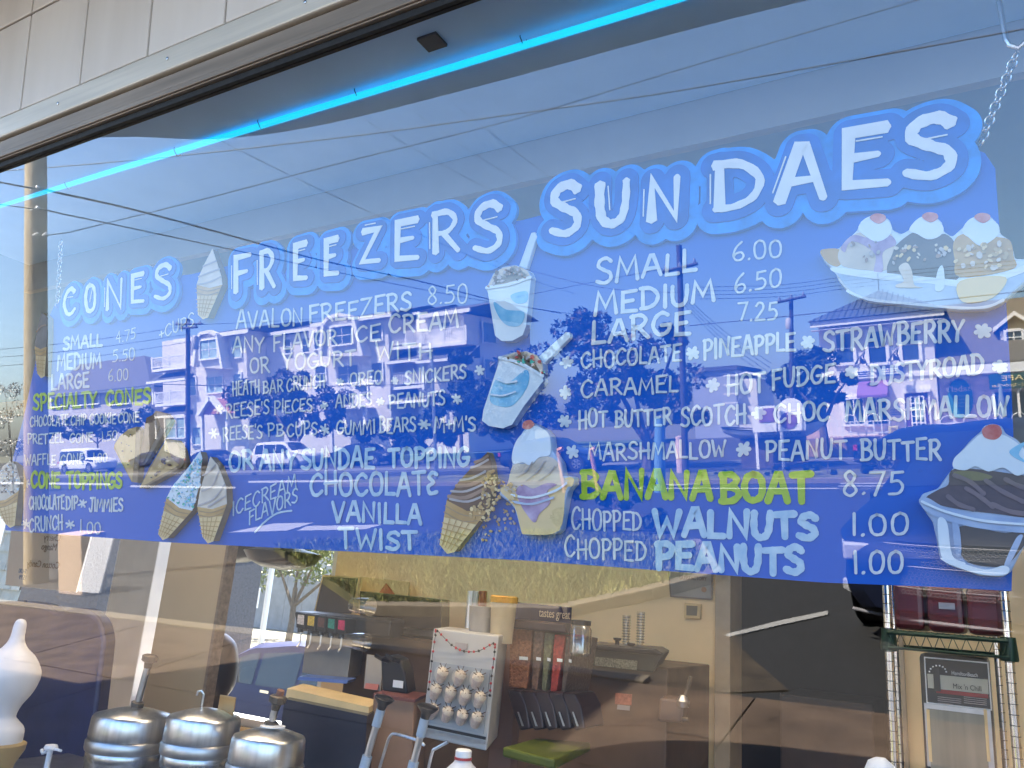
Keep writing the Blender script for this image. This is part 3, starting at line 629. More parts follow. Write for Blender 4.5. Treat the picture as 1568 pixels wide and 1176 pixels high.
# sundae cup with cream
o = cut([(812, 646), (822, 650), (836, 658), (843, 668), (846, 690), (858, 708), (862, 728), (878, 730), (879, 740), (870, 752), (866, 766), (858, 812), (850, 818), (805, 820), (797, 815), (788, 780), (780, 770), (764, 758), (766, 750), (776, 742), (783, 718), (785, 700), (788, 682), (800, 660)],
        'sundae_cutout', m_boat, sign, lift=.024, sm=False, bev=.003); o['label'] = 'sundae cup with berry sauce and whipped cream in the centre of the board'
lay([(818, 652), (836, 660), (842, 672), (842, 696), (826, 700), (812, 712), (800, 708), (786, 710), (784, 696), (790, 676), (802, 662)], 'whipped_cream', m_cream, o, .0245)
lay([(786, 712), (804, 710), (824, 701), (844, 700), (856, 712), (862, 730), (868, 738), (820, 756), (775, 752), (778, 738)], 'ice_cream', m_van, o, .024)
lay([(766, 752), (776, 744), (790, 750), (830, 752), (866, 732), (878, 733), (876, 744), (866, 752), (856, 812), (806, 818), (798, 812), (788, 776)], 'cup_body', m_conel, o, .0236)
lay([(790, 752), (800, 742), (816, 748), (836, 740), (852, 742), (838, 752), (842, 770), (826, 786), (818, 800), (804, 784), (796, 770)], 'berry_sauce', m_pur, o, .0255)
line([(784, 758), (815, 762), (850, 752), (868, 740)], 'dish_rim', m_cream, o, .004, .0262); line([(786, 768), (815, 772), (848, 762)], 'dish_rim', m_boat, o, .004, .0262)
lay([(802, 646), (812, 643), (818, 650), (810, 657), (800, 655)], 'cherry', m_pink, o, .0255)
for f in ([(792, 730), (806, 722), (816, 708)], [(806, 736), (824, 722), (834, 706)], [(826, 736), (842, 724), (850, 714)]): line(f, 'fold', m_vsh, o, .0022, .025)
dots([(770, 742), (800, 738), (800, 752), (785, 775)], 20, 3, [m_cookie, m_conel], 'nuts', o, .026, 22)
# banana boat
boat = [(1254, 385), (1262, 380), (1284, 380), (1300, 364), (1312, 352), (1318, 338), (1332, 330), (1348, 328), (1362, 336), (1367, 352), (1380, 358), (1394, 350), (1402, 336), (1416, 328), (1430, 328), (1442, 340), (1445, 354), (1458, 362), (1474, 348), (1482, 336),
        (1498, 328), (1516, 330), (1530, 344), (1532, 358), (1545, 366), (1552, 384), (1554, 396), (1580, 396), (1590, 410), (1566, 436), (1534, 464), (1512, 473), (1470, 474), (1400, 468), (1330, 460), (1298, 446), (1284, 430), (1278, 414), (1262, 400)]
o = cut(boat, 'banana_boat_cutout', m_cup, sign, lift=.022, sm=False, bev=.003); o['label'] = 'banana boat with three scoops under the last heading'
lay([(1256, 386), (1264, 381), (1286, 382), (1292, 396), (1282, 408), (1266, 401)], 'banana', m_cone, o, .022)
lay([(1286, 381), (1300, 366), (1316, 356), (1344, 362), (1364, 358), (1370, 378), (1362, 412), (1300, 410), (1284, 398)], 'scoop', m_van, o, .022)
lay([(1288, 378), (1306, 360), (1330, 364), (1362, 360), (1372, 374), (1352, 386), (1352, 414), (1338, 418), (1340, 390), (1316, 372), (1300, 372), (1294, 386)], 'berry_sauce', m_pur, o, .0226)
lay([(1372, 376), (1388, 362), (1402, 356), (1424, 366), (1446, 358), (1462, 372), (1462, 396), (1470, 422), (1440, 436), (1370, 426), (1358, 412), (1366, 390)], 'fudge_scoop', m_fud, o, .022)
lay([(1460, 372), (1476, 358), (1520, 362), (1546, 368), (1552, 392), (1550, 412), (1470, 424), (1462, 398)], 'nut_scoop', m_cone, o, .022)
for pts_ in ([(1314, 350), (1324, 335), (1342, 330), (1360, 338), (1366, 352), (1358, 364), (1342, 370), (1326, 362)], [(1392, 352), (1404, 336), (1420, 330), (1438, 338), (1445, 352), (1436, 363), (1420, 366), (1404, 358)], [(1473, 354), (1484, 336), (1504, 331), (1524, 340), (1530, 356), (1516, 370), (1500, 376), (1484, 364)]):
    lay(pts_, 'whipped_cream', m_cream, o, .0232)
for x, y in ((1344, 333), (1424, 331), (1504, 332)): lay([(x-12, y-1), (x-3, y-6), (x+10, y-4), (x+12, y+3), (x+2, y+9), (x-8, y+5)], 'cherry', m_pink, o, .0242)
lay([(1276, 409), (1340, 418), (1420, 426), (1500, 430), (1584, 410), (1562, 436), (1532, 462), (1510, 470), (1460, 470), (1400, 464), (1332, 456), (1302, 444), (1288, 428)], 'dish', m_boat, o, .0222)
lay([(1276, 409), (1340, 416), (1420, 424), (1500, 428), (1586, 400), (1584, 410), (1500, 438), (1420, 434), (1340, 427), (1282, 418)], 'dish_rim', m_cream, o, .0236)
line([(1298, 446), (1332, 459), (1400, 466), (1470, 472), (1512, 470), (1536, 460)], 'dish_edge', m_cream, o, .004, .0228)
lay([(1376, 410), (1388, 402), (1396, 414), (1400, 436), (1412, 440), (1376, 440), (1372, 436), (1384, 430)], 'glint', m_van, o, .0248); lay([(1436, 414), (1444, 408), (1446, 440), (1432, 444)], 'glint', m_cup, o, .0248)
lay([(1470, 430), (1540, 424), (1520, 456), (1474, 462)], 'peach_sauce', m_conel, o, .0244)
dots([(1372, 378), (1460, 372), (1466, 400), (1366, 404)], 30, 4, [m_van, m_vsh, m_chl, m_conel], 'nuts', o, .0235, 31); dots([(1462, 374), (1545, 372), (1548, 410), (1466, 416)], 34, 5, [m_conel, m_van, m_cookie], 'nuts', o, .0235, 32)
dots([(1300, 372), (1360, 366), (1360, 396), (1310, 400)], 9, 4, [m_vsh, m_chl], 'nuts', o, .0235, 33)
# hot fudge sundae
o = cut([(1406, 768), (1412, 756), (1436, 748), (1450, 728), (1460, 716), (1462, 700), (1472, 690), (1488, 672), (1502, 660), (1506, 652), (1520, 648), (1534, 652), (1540, 664), (1556, 672), (1572, 688), (1590, 700), (1610, 760), (1600, 800), (1572, 830), (1548, 876), (1536, 884), (1500, 882), (1452, 866), (1438, 852), (1434, 826), (1428, 800)],
        'sundae_cutout', m_boat, sign, lift=.026, sm=False, bev=.003); o['label'] = 'big hot fudge sundae at the lower right end of the board'
lay([(1418, 764), (1436, 750), (1452, 742), (1462, 718), (1540, 724), (1600, 740), (1596, 790), (1520, 786), (1450, 776)], 'fudge', m_fud, o, .0262)
lay([(1460, 716), (1461, 702), (1474, 690), (1490, 674), (1504, 664), (1530, 664), (1552, 674), (1572, 692), (1588, 714), (1570, 724), (1556, 728), (1536, 716), (1514, 722), (1494, 714), (1478, 720)], 'whipped_cream', m_cream, o, .0275)
lay([(1504, 658), (1516, 650), (1530, 652), (1534, 664), (1524, 673), (1508, 670)], 'cherry', m_pink, o, .0288)
lay([(1546, 690), (1572, 676), (1560, 696), (1580, 712), (1556, 702)], 'cream_shade', m_sky, o, .0288)
for f in ([(1480, 748), (1500, 760), (1520, 776)], [(1452, 760), (1468, 772), (1490, 780)], [(1510, 736), (1534, 752), (1566, 768)], [(1462, 728), (1486, 738), (1506, 756)], [(1540, 734), (1560, 744), (1590, 752)], [(1520, 772), (1550, 784), (1590, 788)]): line(f, 'fudge_fold', mat('painted fudge light', (.15, .115, .12), .5), o, .006, .027)
lay([(1462, 722), (1494, 722), (1520, 730), (1500, 736), (1466, 732)], 'caramel', mat('painted caramel', (.16, .15, .06), .5), o, .0268)
lay([(1407, 766), (1420, 762), (1450, 778), (1510, 792), (1600, 798), (1602, 816), (1520, 812), (1450, 798), (1420, 784)], 'glass_rim', m_boat, o, .028)
line([(1412, 768), (1450, 784), (1510, 798), (1590, 804)], 'rim_line', m_cream, o, .0035, .029)
lay([(1470, 806), (1540, 816), (1590, 806), (1566, 838), (1545, 862), (1520, 868), (1476, 856)], 'dark_fudge', mat('painted dark glass', (.045, .042, .035), .4, 0, 8, .3), o, .0272)
lay([(1436, 796), (1450, 800), (1458, 850), (1478, 862), (1470, 868), (1450, 862), (1440, 846)], 'glass_side', m_cream, o, .0278); lay([(1458, 802), (1468, 804), (1472, 846), (1464, 850)], 'glass_side', m_boat, o, .0282)
lay([(1556, 824), (1566, 822), (1548, 860), (1538, 864)], 'glass_side', m_boat, o, .0282)
lay([(1440, 854), (1470, 862), (1510, 872), (1536, 866), (1546, 872), (1536, 881), (1500, 879), (1454, 864)], 'glass_foot', m_cream, o, .0284)
# chain and hook holding the board
ch = thing('hanging_chain', 'silver link chain and hook at the top right corner of the menu board', 'chain')
a, c = SP(1500, 222, .0), GP(1556, 82, SO)
n_ = 13; dr = (c-a); Ln = np.linalg.norm(dr)/n_; dr = dr/np.linalg.norm(dr); s1 = np.cross(dr, N); s1 /= np.linalg.norm(s1)
for k in range(n_):
    ct = a+dr*Ln*(k+.5); sd_ = s1 if k % 2 else N*.8+s1*.6; sd_ = sd_/np.linalg.norm(sd_)
    lp = [ct+dr*Ln*.68*math.cos(t)+sd_*.0062*math.sin(t) for t in [i*2*math.pi/12 for i in range(13)]]
    MB().tube(lp, .0015, 6).build('chain_link', m_steel, ch, True)
h = GP(1540, 60, SO)
MB().tube([h+np.array([-.006, 0, .12]), h, h+np.array([.004, 0, -.012]), h+np.array([.014, 0, -.02]), h+np.array([.024, 0, -.012])], .004, 8).build('hook', m_steel, ch, True)
ch2 = thing('hanging_chain', 'pale link chain at the top left corner of the menu board beside the CONES heading', 'chain')
a, c = SP(88, 470, 0), GP(93, 380, SO)
dr = (c-a); Ln = np.linalg.norm(dr)/14; dr = dr/np.linalg.norm(dr); s1 = np.cross(dr, N); s1 /= np.linalg.norm(s1)
for k in range(16):
    ct = a+dr*Ln*(k+.5); sd_ = s1 if k % 2 else N
    lp = [ct+dr*Ln*.68*math.cos(t)+sd_*.006*math.sin(t) for t in [i*2*math.pi/10 for i in range(11)]]
    MB().tube(lp, .0014, 5).build('chain_link', m_steel, ch2, True)
# ================================================================ INSIDE THE SHOP
def IB(x0, y0, x1, y1, Y):         # picture box -> X0, X1, Z0, Z1 at depth Y
    xm, ym = (x0+x1)/2, (y0+y1)/2
    return I(x0, ym, Y)[0], I(x1, ym, Y)[0], I(xm, y1, Y)[2], I(xm, y0, Y)[2]
def deep(v, x):                    # depth vector of a box standing slightly turned towards the window, at picture column x
    d = ray(x, 1000); d = np.array([d[0], d[1], 0.]); d /= np.linalg.norm(d)
    e = d*.6+np.array([0, .4, 0]); return tuple(e/np.linalg.norm(e)*v*.65)
m_steelp = mat('polished steel', (.66, .66, .66), .3, 1., 40, .12, stretch=(2, 2, .1))
m_steeld = mat('dull steel', (.5, .5, .5), .35, 1., 20, .15)
m_ccup = glassmat('clear plastic', .22, (.8, .8, .78), .15)
m_iron = mat('brown knob', (.11, .085, .06), .5, .3, 30, .3)
# front work shelf
sh = thing('work_counter', 'low steel counter inside the window carrying the topping pumps', 'counter')
MB().box(-3.2, -.75, .42, 1.0, .86, .9).build('counter_top', m_steeld, sh, bevel=.005)
MB().box(-3.15, -.8, .46, .96, .1, .858).build('cabinet', m_steeld, sh)
def pump(xc, ytop, wpx, Y, label, knob, cat='topping pump'):
    x0, x1, z0, z1 = IB(xc-wpx/2, ytop, xc+wpx/2, 1176, Y); R = (x1-x0)/2*.73; cx = (x0+x1)/2
    t = thing('topping_pump', label, cat, 'steel topping pumps on the counter', (cx, Y, .9)); zt = z1
    c = (cx, Y, 0)
    MB().lathe([(R*.9, .9), (R*.9, zt-.16), (R*.93, zt-.155), (R*.93, zt-.13), (R*.9, zt-.125)], c, 40).build('canister', m_steel, t, True)
    MB().lathe([(R*.96, zt-.128), (R*.98, zt-.122), (R*.98, zt-.10), (R*.95, zt-.094)], c, 40).build('collar_ring', m_steeld, t, True)
    MB().lathe([(R*.93, zt-.093), (R*.95, zt-.085), (R*.93, zt-.034), (R*.9, zt-.026), (R*.88, zt-.0235), (R*.45, zt-.008), (R*.1, zt)], c, 40).build('lid', m_steelp, t, True)
    return t, cx, zt, R
def knobrod(t, cx, Y, z0, z1, lean):
    d = Vector((lean, 0, z1-z0)).normalized(); p0 = Vector((cx, Y, z0)); p1 = p0+d*(z1-z0)
    MB().tube([p0, p1], .0105, 12).build('plunger_rod', m_steeld, t, True)
    MB().lathe([(.012, -.012), (.02, -.01), (.022, .008), (.013, .012)], p0, 6, d).build('lock_nut', m_iron, t)
    MB().lathe([(.011, -.03), (.014, -.012), (.024, -.008), (.025, .008), (.018, .012)], p1, 8, d).build('knob', m_iron, t)
t, cx, zt, R = pump(200, 1080, 112, .62, 'leftmost steel topping pump with the tall knobbed plunger', 1)
knobrod(t, cx+.01, .62, zt+.005, zt+.15, .02)
t, cx, zt, R = pump(310, 1082, 112, .62, 'middle steel topping pump with a small hooked spout on its lid', 1)
MB().tube([(cx-.02, .62, zt), (cx-.02, .62, zt+.035), (cx-.026, .615, zt+.045), (cx-.036, .61, zt+.042), (cx-.038, .61, zt+.03)], .0035, 8).build('spout', m_steelp, t, True)
MB().box(cx+.005, cx+.075, .66, .664, zt-.02, zt+.035).build('hinged_flap', mat('brass plate', (.42, .28, .12), .3, .8), t, bevel=.002)
t, cx, zt, R = pump(412, 1112, 120, .62, 'rightmost steel topping pump with rusty plunger and black nut', 1)
knobrod(t, cx, .62, zt+.004, zt+.075, .012)
MB().tube([(cx+.013, .62, zt+.07), (cx+.02, .62, zt+.1)], .011, 10).build('rusty_grip', mat('rusty copper', (.25, .12, .07), .6, .4, 30, .4), t, True)
MB().lathe([(.034, .0), (.035, .003), (.0, .004)], (cx+.018, .61, zt+.002), 24).build('paper_disc', m_white, t)
# soft serve cone statue at the left
X0, X1, Z0, Z1 = IB(-62, 943, 60, 1176, .34); cx = I(8, 1060, .34)[0]; zz = Z1; R = (I(60, 1060, .34)[0]-cx)*.5
st = thing('giant_ice_cream_cone', 'big white plastic soft serve cone ornament with tan rim at the lower left', 'ornament', None, (cx, .34, .9))
h_ = zz-I(10, 1150, .34)[2]
m_pl = mat('white blow moulded plastic', (.68, .68, .7), .45, 0, 6, .05, .1)
SWP = smooth2([(R*.8, zz-h_), (R*.86, zz-h_*.97), (R*.84, zz-h_*.86), (R*.62, zz-h_*.8), (R*.5, zz-h_*.76), (R*.6, zz-h_*.68), (R*.86, zz-h_*.58), (R*1., zz-h_*.48), (R*.97, zz-h_*.4), (R*.72, zz-h_*.3), (R*.4, zz-h_*.23), (R*.24, zz-h_*.16), (R*.2, zz-h_*.05), (R*.13, zz-h_*.01), (R*.02, zz)], 5)
MB().lathe([(max(.001, a), b2) for a, b2 in SWP], (cx, .34, 0), 48).build('soft_serve_swirl', m_pl, st, True)
MB().lathe([(R*.5, .9), (R*.78, zz-h_*1.12), (R*1.0, zz-h_*1.02), (R*1.02, zz-h_*.97), (R*.9, zz-h_*.955)], (cx, .34, 0), 36).build('wafer_rim', mat('tan plastic wafer', (.35, .25, .1), .5), st, True)
# navy padded cover behind it
m_navy = mat('navy cover', (.012, .02, .085), .45, 0, 12, .25, .15)
cv = thing('covered_machine', 'round shouldered machine under a dark navy cover behind the big cone ornament', 'machine')
def prof3(pts, Y, Y2, name, m, parent, sm=True, bev=.01):
    q = smooth2(pts, 5, closed=True) if sm else pts
    a = [I(x, y, Y) for x, y in q]
    return MB().prism(a, deep(Y2-Y, pts[len(pts)//2][0])).build(name, m, parent, True, bevel=bev)
prof3([(-150, 960), (-80, 932), (-20, 922), (40, 921), (70, 926), (86, 936), (112, 931), (134, 934), (152, 950), (159, 975), (158, 1000), (148, 1080), (138, 1176), (128, 1330), (-150, 1330)], .95, 1.15, 'cover', m_navy, cv, True, .02)
MB().tube([I(-60, 936, .93), I(0, 925, .93), I(40, 921, .93)], .006, 8).build('cover_seam', m_navy, cv, True)
# small white tap
tp = thing('white_tap', 'small white lever tap between the cone ornament and the steel pumps', 'tap')
p = I(78, 1145, .42)
MB().lathe([(.018, -.006), (.02, 0), (.017, .008)], p, 16).build('tap_head', m_pl, tp, True)
MB().tube([p+np.array([.012, 0, 0]), p+np.array([.052, .0, -.001])], .0042, 8).build('lever', m_pl, tp, True)
MB().tube([p, p+np.array([-.004, 0, -.16])], .008, 10).build('stem', m_pl, tp, True)
MB().tube([p+np.array([-.012, 0, -.012]), p+np.array([-.035, 0, -.02]), p+np.array([-.045, 0, -.012])], .005, 8).build('spout', m_pl, tp, True)
# cream cabinet panel
m_pan = mat('tan laminate', (.5, .4, .26), .5, 0, 2, .06)
cb = thing('tall_cabinet', 'tan laminate cabinet side between the white post and the back window', 'cabinet')
MB().box(I(240, 950, 1.6)[0], I(325, 980, 1.6)[0], 1.6, 1.64, .1, 2.6).build('side_panel', m_pan, cb, bevel=.004)
MB().box(I(325, 980, 1.6)[0]+.002, I(325, 980, 1.6)[0]+.02, 1.59, 1.65, .1, 2.6).build('edge_trim', m_bronze, cb)
# black ball shaped bin right of it, and the hanging dark shades over it
bn = thing('black_urn', 'rounded glossy black urn beside the tan cabinet', 'urn')
X0, X1, Z0, Z1 = IB(300, 968, 358, 1070, 1.95)
cxx = (X0+X1)/2; X0 += (X1-X0)*.1; X1 -= (X1-X0)*.1; MB().lathe([(max(.001, a), b2) for a, b2 in smooth2([((X1-X0)*.28, .9), ((X1-X0)*.3, Z0-.02), ((X1-X0)*.5, Z0+.06), ((X1-X0)*.52, (Z0+Z1)/2), ((X1-X0)*.42, Z1-.06), ((X1-X0)*.2, Z1-.01), (.01, Z1)], 5)], (cxx, 1.95, 0), 40).build('urn_body', m_black, bn, True)
for k, (x0, x1, yb, lb) in enumerate([(318, 392, 862, 'left hanging black dome shade peeking out under the board'), (392, 478, 873, 'right hanging black dome shade peeking out under the board')]):
    a, b_ = I(x0, 846, 1.9), I(x1, 846, 1.9); r_ = (b_[0]-a[0])/2; cx = (a[0]+b_[0])/2; zb = I((x0+x1)/2, yb, 1.9)[2]
    d = thing('pendant_shade', lb, 'lamp shade', 'black pendant shades')
    MB().lathe([(.01, zb), (r_*.5, zb+.01), (r_*.85, zb+.04), (r_, zb+.085), (r_*.98, zb+.09), (r_*.3, zb+.12), (.03, zb+.2), (.02, zb+.3)], (cx, 1.9, 0), 32).build('shade', m_black, d, True)
    MB().tube([(cx, 1.9, zb+.25), (cx, 1.9, 3.0)], .006, 8).build('cord', m_black, d, True)
# paper signs in the back window
m_paper = mat('paper', (.8, .78, .78), .8, 0, 3, .05)
ps = thing('paper_sign', 'large paper price sign taped in the back window, its print showing backwards', 'sign')
Yp = BY-.03; qd = [I(30, 822, Yp), I(136, 830, Yp), I(112, 902, Yp), I(6, 893, Yp)]
qd = [I(25, 740, Yp), I(158, 748, Yp), I(116, 907, Yp), I(8, 896, Yp)]
MB().prism(qd, (0, .012, 0)).build('sheet', m_paper, ps)
m_ink = mat('brown ink', (.18, .12, .1), .8); m_inkb = mat('blue ink', (.05, .15, .4), .8)
for s_, x, y, mm, h in (('Cherry', 92, 829, m_ink, 14), ('Mango', 86, 843, m_ink, 14), ('Cotton Candy', 90, 871, m_ink, 14), ('$4.00', 40, 878, m_inkb, 9), ('15.99', 40, 888, m_inkb, 9)):
    p = I(x, y, Yp-.006); hh = I(x, y-h, Yp)[2]-p[2]
    text(s_, hh*1.1, p, (-1, 0, 0), (0, 0, 1), mm, ps, ext=.001)
# soda dispenser
Ys = 1.75
sd2 = thing('soda_dispenser', 'five valve soda fountain with grey steel front panel', 'drinks machine')
X0, X1, Z0, Z1 = IB(462, 975, 536, 1036, Ys); a = I(466, 1034, Ys); b_ = I(534, 1042, Ys)
MB().prism([I(470, 968, Ys), I(540, 976, Ys), I(532, 1040, Ys), I(462, 1030, Ys)], deep(.5, 470)).build('front_panel', mat('grey steel panel', (.33, .31, .28), .45, .3, 10, .1), sd2, bevel=.003)
MB().prism([I(450, 936, Ys), I(600, 950, Ys), I(596, 978, Ys), I(455, 966, Ys)], deep(.5, 450)).build('head', m_black, sd2, bevel=.012)
cols = [(.55, .5, .48), (.6, .42, .06), (.12, .05, .04), (.02, .22, .17), (.5, .02, .1)]
for k in range(5):
    x = 458+k*15.6; y = 942+k*2.1
    v = MB().prism([I(x-4, y-4, Ys-.07), I(x+9, y-3, Ys-.07), I(x+8, y+22, Ys-.07), I(x-5, y+19, Ys-.07)], (0, .075, 0)).build('valve', m_black, sd2, bevel=.004)
    MB().prism([I(x-2, y-1, Ys-.073), I(x+7.5, y, Ys-.073), I(x+6.5, y+15, Ys-.073), I(x-3, y+13, Ys-.073)], (0, .002, 0)).build('flavour_label', mat('soda label %d' % k, cols[k], .5, 0, 120, .3), v)
    lp_ = [I(x+3, y+26, Ys-.06), I(x+1, y+42, Ys-.06), I(x-3, y+48, Ys-.075)]
    MB().tube(lp_, .004, 6).build('dispense_lever', m_steelp, sd2, True)
    MB().tube([I(x+2, y+20, Ys-.04), I(x+2, y+27, Ys-.04)], .014, 12).build('nozzle', m_black, sd2, True)
MB().prism([I(458, 1036, Ys-.12), I(534, 1042, Ys-.12), I(530, 1047, Ys-.12), I(455, 1041, Ys-.12)], deep(.2, 458)).build('drip_tray', mat('blue drip tray', (.12, .2, .5), .4), sd2)
# dark boards on the wall
bd = thing('dark_board', 'dark brown slanted board with pale border behind the soda fountain', 'board')
MB().prism([I(494, 880, 2.35), I(552, 884, 2.35), I(540, 960, 2.35), I(478, 948, 2.35)], (0, .02, 0)).build('border', m_conel, bd)
MB().prism([I(496, 883, 2.345), I(548, 886, 2.345), I(538, 940, 2.345), I(484, 938, 2.345)], (0, -.006, 0)).build('face', mat('dark brown board', (.06, .045, .035), .4, 0, 3, .2), bd)
ic = thing('ice_bin', 'wide dark lidded ice machine with a steel trim strip', 'ice machine')
MB().prism([I(551, 905, 2.1), I(676, 918, 2.1), I(675, 966, 2.1), I(551, 955, 2.1)], deep(.35, 551)).build('dark_lid', mat('smoked lid', (.045, .036, .03), .25, 0, 5, .3), ic, bevel=.004)
MB().prism([I(556, 957, 2.09), I(668, 967, 2.09), I(667, 976, 2.09), I(556, 964, 2.09)], deep(.36, 556)).build('steel_strip', m_steeld, ic)
MB().prism([I(553, 966, 2.1), I(668, 978, 2.1), I(660, 1060, 2.1), I(553, 1050, 2.1)], deep(.35, 553)).build('body', m_black, ic)
ring = [I(612+32*math.cos(t), 989+13*math.sin(t)+5*math.cos(t), 2.085) for t in [i*2*math.pi/28 for i in range(29)]]
MB().tube(ring, .003, 5).build('oval_badge_ring', m_steeld, ic, True)
for k in range(14):
    t_ = k*2*math.pi/14; p = I(612+28*math.cos(t_), 989+10.5*math.sin(t_)+4*math.cos(t_), 2.086)
    MB().tube([p+np.array([.009*math.cos(q), 0, .009*math.sin(q)]) for q in [i*math.pi/3 for i in range(7)]], .0015, 4).build('badge_bubble', m_steeld, ic)
hs = thing('house_picture', 'small cream card with a red house gable above the dark ice machine', 'picture')
MB().prism([I(552, 883, 2.5), I(626, 891, 2.5), I(625, 920, 2.5), I(552, 912, 2.5)], (0, .01, 0)).build('card', m_conel, hs)
MB().prism([I(580, 909, 2.49), I(592, 893, 2.49), I(606, 911, 2.49)], (0, -.004, 0)).build('red_gable', mat('red roof paint', (.4, .08, .04), .6), hs)
# cups held upside down by the soda fountain
for x, y, lb in ((548, 926, 'clear plastic cup lying on the soda fountain, upper one'), (540, 980, 'clear plastic cup at the side of the soda fountain, lower one')):
    o_ = thing('clear_cup', lb, 'cup'); a = I(x-8, y, Ys-.12); b_ = I(x+16, y+3, Ys-.12)
    MB().lathe([(.03, 0), (.04, .1), (.041, .102)], a, 20, Vector(b_-a)).build('cup_wall', m_ccup, o_, True)
# black coffee valve block
cf = thing('syrup_dispenser', 'small black twin lever syrup dispenser with a white label', 'dispenser')
prof3([(583, 1006), (596, 1004), (612, 1010), (620, 1030), (624, 1064), (590, 1060), (584, 1056)], 1.3, 1.5, 'body', m_black, cf, False, .008)
for x in (590, 606): MB().tube([I(x-14, 1004, 1.28), I(x-4, 1010, 1.26), I(x+4, 1012, 1.3)], .008, 8).build('lever', m_black, cf, True)
MB().prism([I(603, 1041, 1.295), I(618, 1043, 1.295), I(617, 1054, 1.295), I(602, 1052, 1.295)], (0, -.003, 0)).build('label', m_white, cf)
ac = thing('sign_holder', 'clear sign holder with red and white notice beside the black syrup dispenser', 'sign')
MB().prism([I(562, 1002, 1.45), I(588, 1006, 1.45), I(582, 1058, 1.45), I(557, 1054, 1.45)], (0, .004, 0)).build('sheet', mat('grey notice', (.36, .33, .29), .6), ac)
MB().prism([I(560, 1046, 1.443), I(580, 1048, 1.443), I(578, 1057, 1.443), I(558, 1054, 1.443)], (0, .003, 0)).build('red_label', mat('red label', (.6, .2, .15), .6), ac)
# brown box under the dispenser, dark tray
bx = thing('cardboard_box', 'brown box standing under the black syrup dispenser', 'box')
MB().prism([I(572, 1066, 1.2), I(634, 1074, 1.2), I(628, 1240, 1.2), I(560, 1232, 1.2)], deep(.3, 572)).build('box_body', mat('cardboard', (.3, .17, .1), .8, 0, 8, .12), bx, bevel=.004)
MB().prism([I(571, 1062, 1.19), I(636, 1071, 1.19), I(635, 1076, 1.19), I(571, 1067, 1.19)], deep(.32, 571)).build('box_lid', mat('dark red lid', (.14, .04, .03), .6), bx)
tr = thing('dark_tray', 'dark lidded tray with pale rim behind the right steel pump', 'tray')
MB().prism([I(440, 1054, 1.15), I(565, 1083, 1.15), I(564, 1094, 1.15), I(437, 1068, 1.15)], deep(.3, 440)).build('pale_rim', m_conel, tr)
MB().prism([I(436, 1070, 1.1), I(562, 1096, 1.1), I(556, 1200, 1.1), I(420, 1180, 1.1)], deep(.3, 436)).build('dark_face', mat('dark panel', (.02, .024, .04), .25), tr)
# milkshake pump handles
for k, (xt, yt, xb, yb, lb) in enumerate(((584, 1076, 556, 1180, 'steel pump handle with black cone knob, left of the pair'), (651, 1090, 628, 1190, 'steel pump handle with black cone knob, right of the pair'))):
    t = thing('pump_handle', lb, 'pump handle', 'black topped pump handles'); a = Vector(I(xb, yb, .7)); c = Vector(I(xt, yt+8, .7)); d = (c-a).normalized()
    MB().tube([a-d*.1, c], .0095, 14).build('rod', m_steelp, t, True)
    MB().tube([c-d*.05, c-d*.004], .0125, 14).build('grey_sleeve', mat('grey sleeve', (.4, .46, .52), .4), t, True)
    MB().tube([a, a+d*.04], .0135, 14).build('grey_sleeve', mat('grey sleeve', (.4, .46, .52), .4), t, True)
    MB().lathe([(.011, -.004), (.014, .01), (.026, .022), (.029, .027), (.022, .031), (.004, .032)], c, 24, d).build('knob', m_black, t, True)
# bent steel tubes
m_tb = m_steelp
for k, (pts_, lb) in enumerate((([(580, 1180), (592, 1140), (597, 1128), (606, 1124), (640, 1134), (650, 1142)], 'bent steel wire handle between the black topped pump handles'), ([(654, 1186), (662, 1152), (668, 1146), (686, 1136)], 'bent steel wire handle left of the milk jug'))):
    t = thing('bent_wire', lb, 'wire'); MB().tube([I(x, y, .75) for x, y in smooth2(pts_, 4)], .0042, 8).build('wire', m_tb, t, True)
# milk jug
jg = thing('milk_jug', 'white plastic milk jug with a red collar under its cap', 'jug'); c = I(708, 1176, .8)
MB().lathe([(.0, .9), (.075, .9), (.078, c[2]-.07), (.06, c[2]-.02), (.026, c[2]+.012), (.021, c[2]+.02), (.02, c[2]+.028)], (c[0], .8, 0), 28).build('jug_body', m_pl, jg, True)
MB().lathe([(.0235, c[2]+.021), (.0235, c[2]+.027)], (c[0], .8, 0), 24).build('red_collar', m_red, jg, True)
MB().lathe([(.022, c[2]+.028), (.022, c[2]+.043), (.019, c[2]+.046), (.0, c[2]+.046)], (c[0], .8, 0), 24).build('cap', m_white, jg, True)
# cup display case
Yc = 1.25
cs = thing('cup_display', 'white display case with rows of small topping cups and a red bead garland', 'display case')
A_, B_, C_, D_ = (664, 962), (764, 974), (745, 1150), (645, 1128)
m_case = mat('case white', (.5, .49, .47), .4, 0, 3, .05)
MB().prism([I(*q, Yc) for q in (A_, B_, C_, D_)], (-.12, .27, 0)).build('case_body', m_case, cs, bevel=.005)
def bil(s, t): return ((A_[0]*(1-s)+B_[0]*s)*(1-t)+(D_[0]*(1-s)+C_[0]*s)*t, (A_[1]*(1-s)+B_[1]*s)*(1-t)+(D_[1]*(1-s)+C_[1]*s)*t)
MB().prism([I(*bil(*q), Yc-.002) for q in ((.06, .3), (.93, .3), (.93, .86), (.06, .86))], (0, -.003, 0)).build('display_panel', mat('display panel', (.36, .38, .4), .3), cs)
MB().prism([I(*bil(*q), Yc-.002) for q in ((.03, .88), (.97, .88), (.97, .905), (.03, .905))], (0, -.004, 0)).build('dark_strip', m_black, cs)
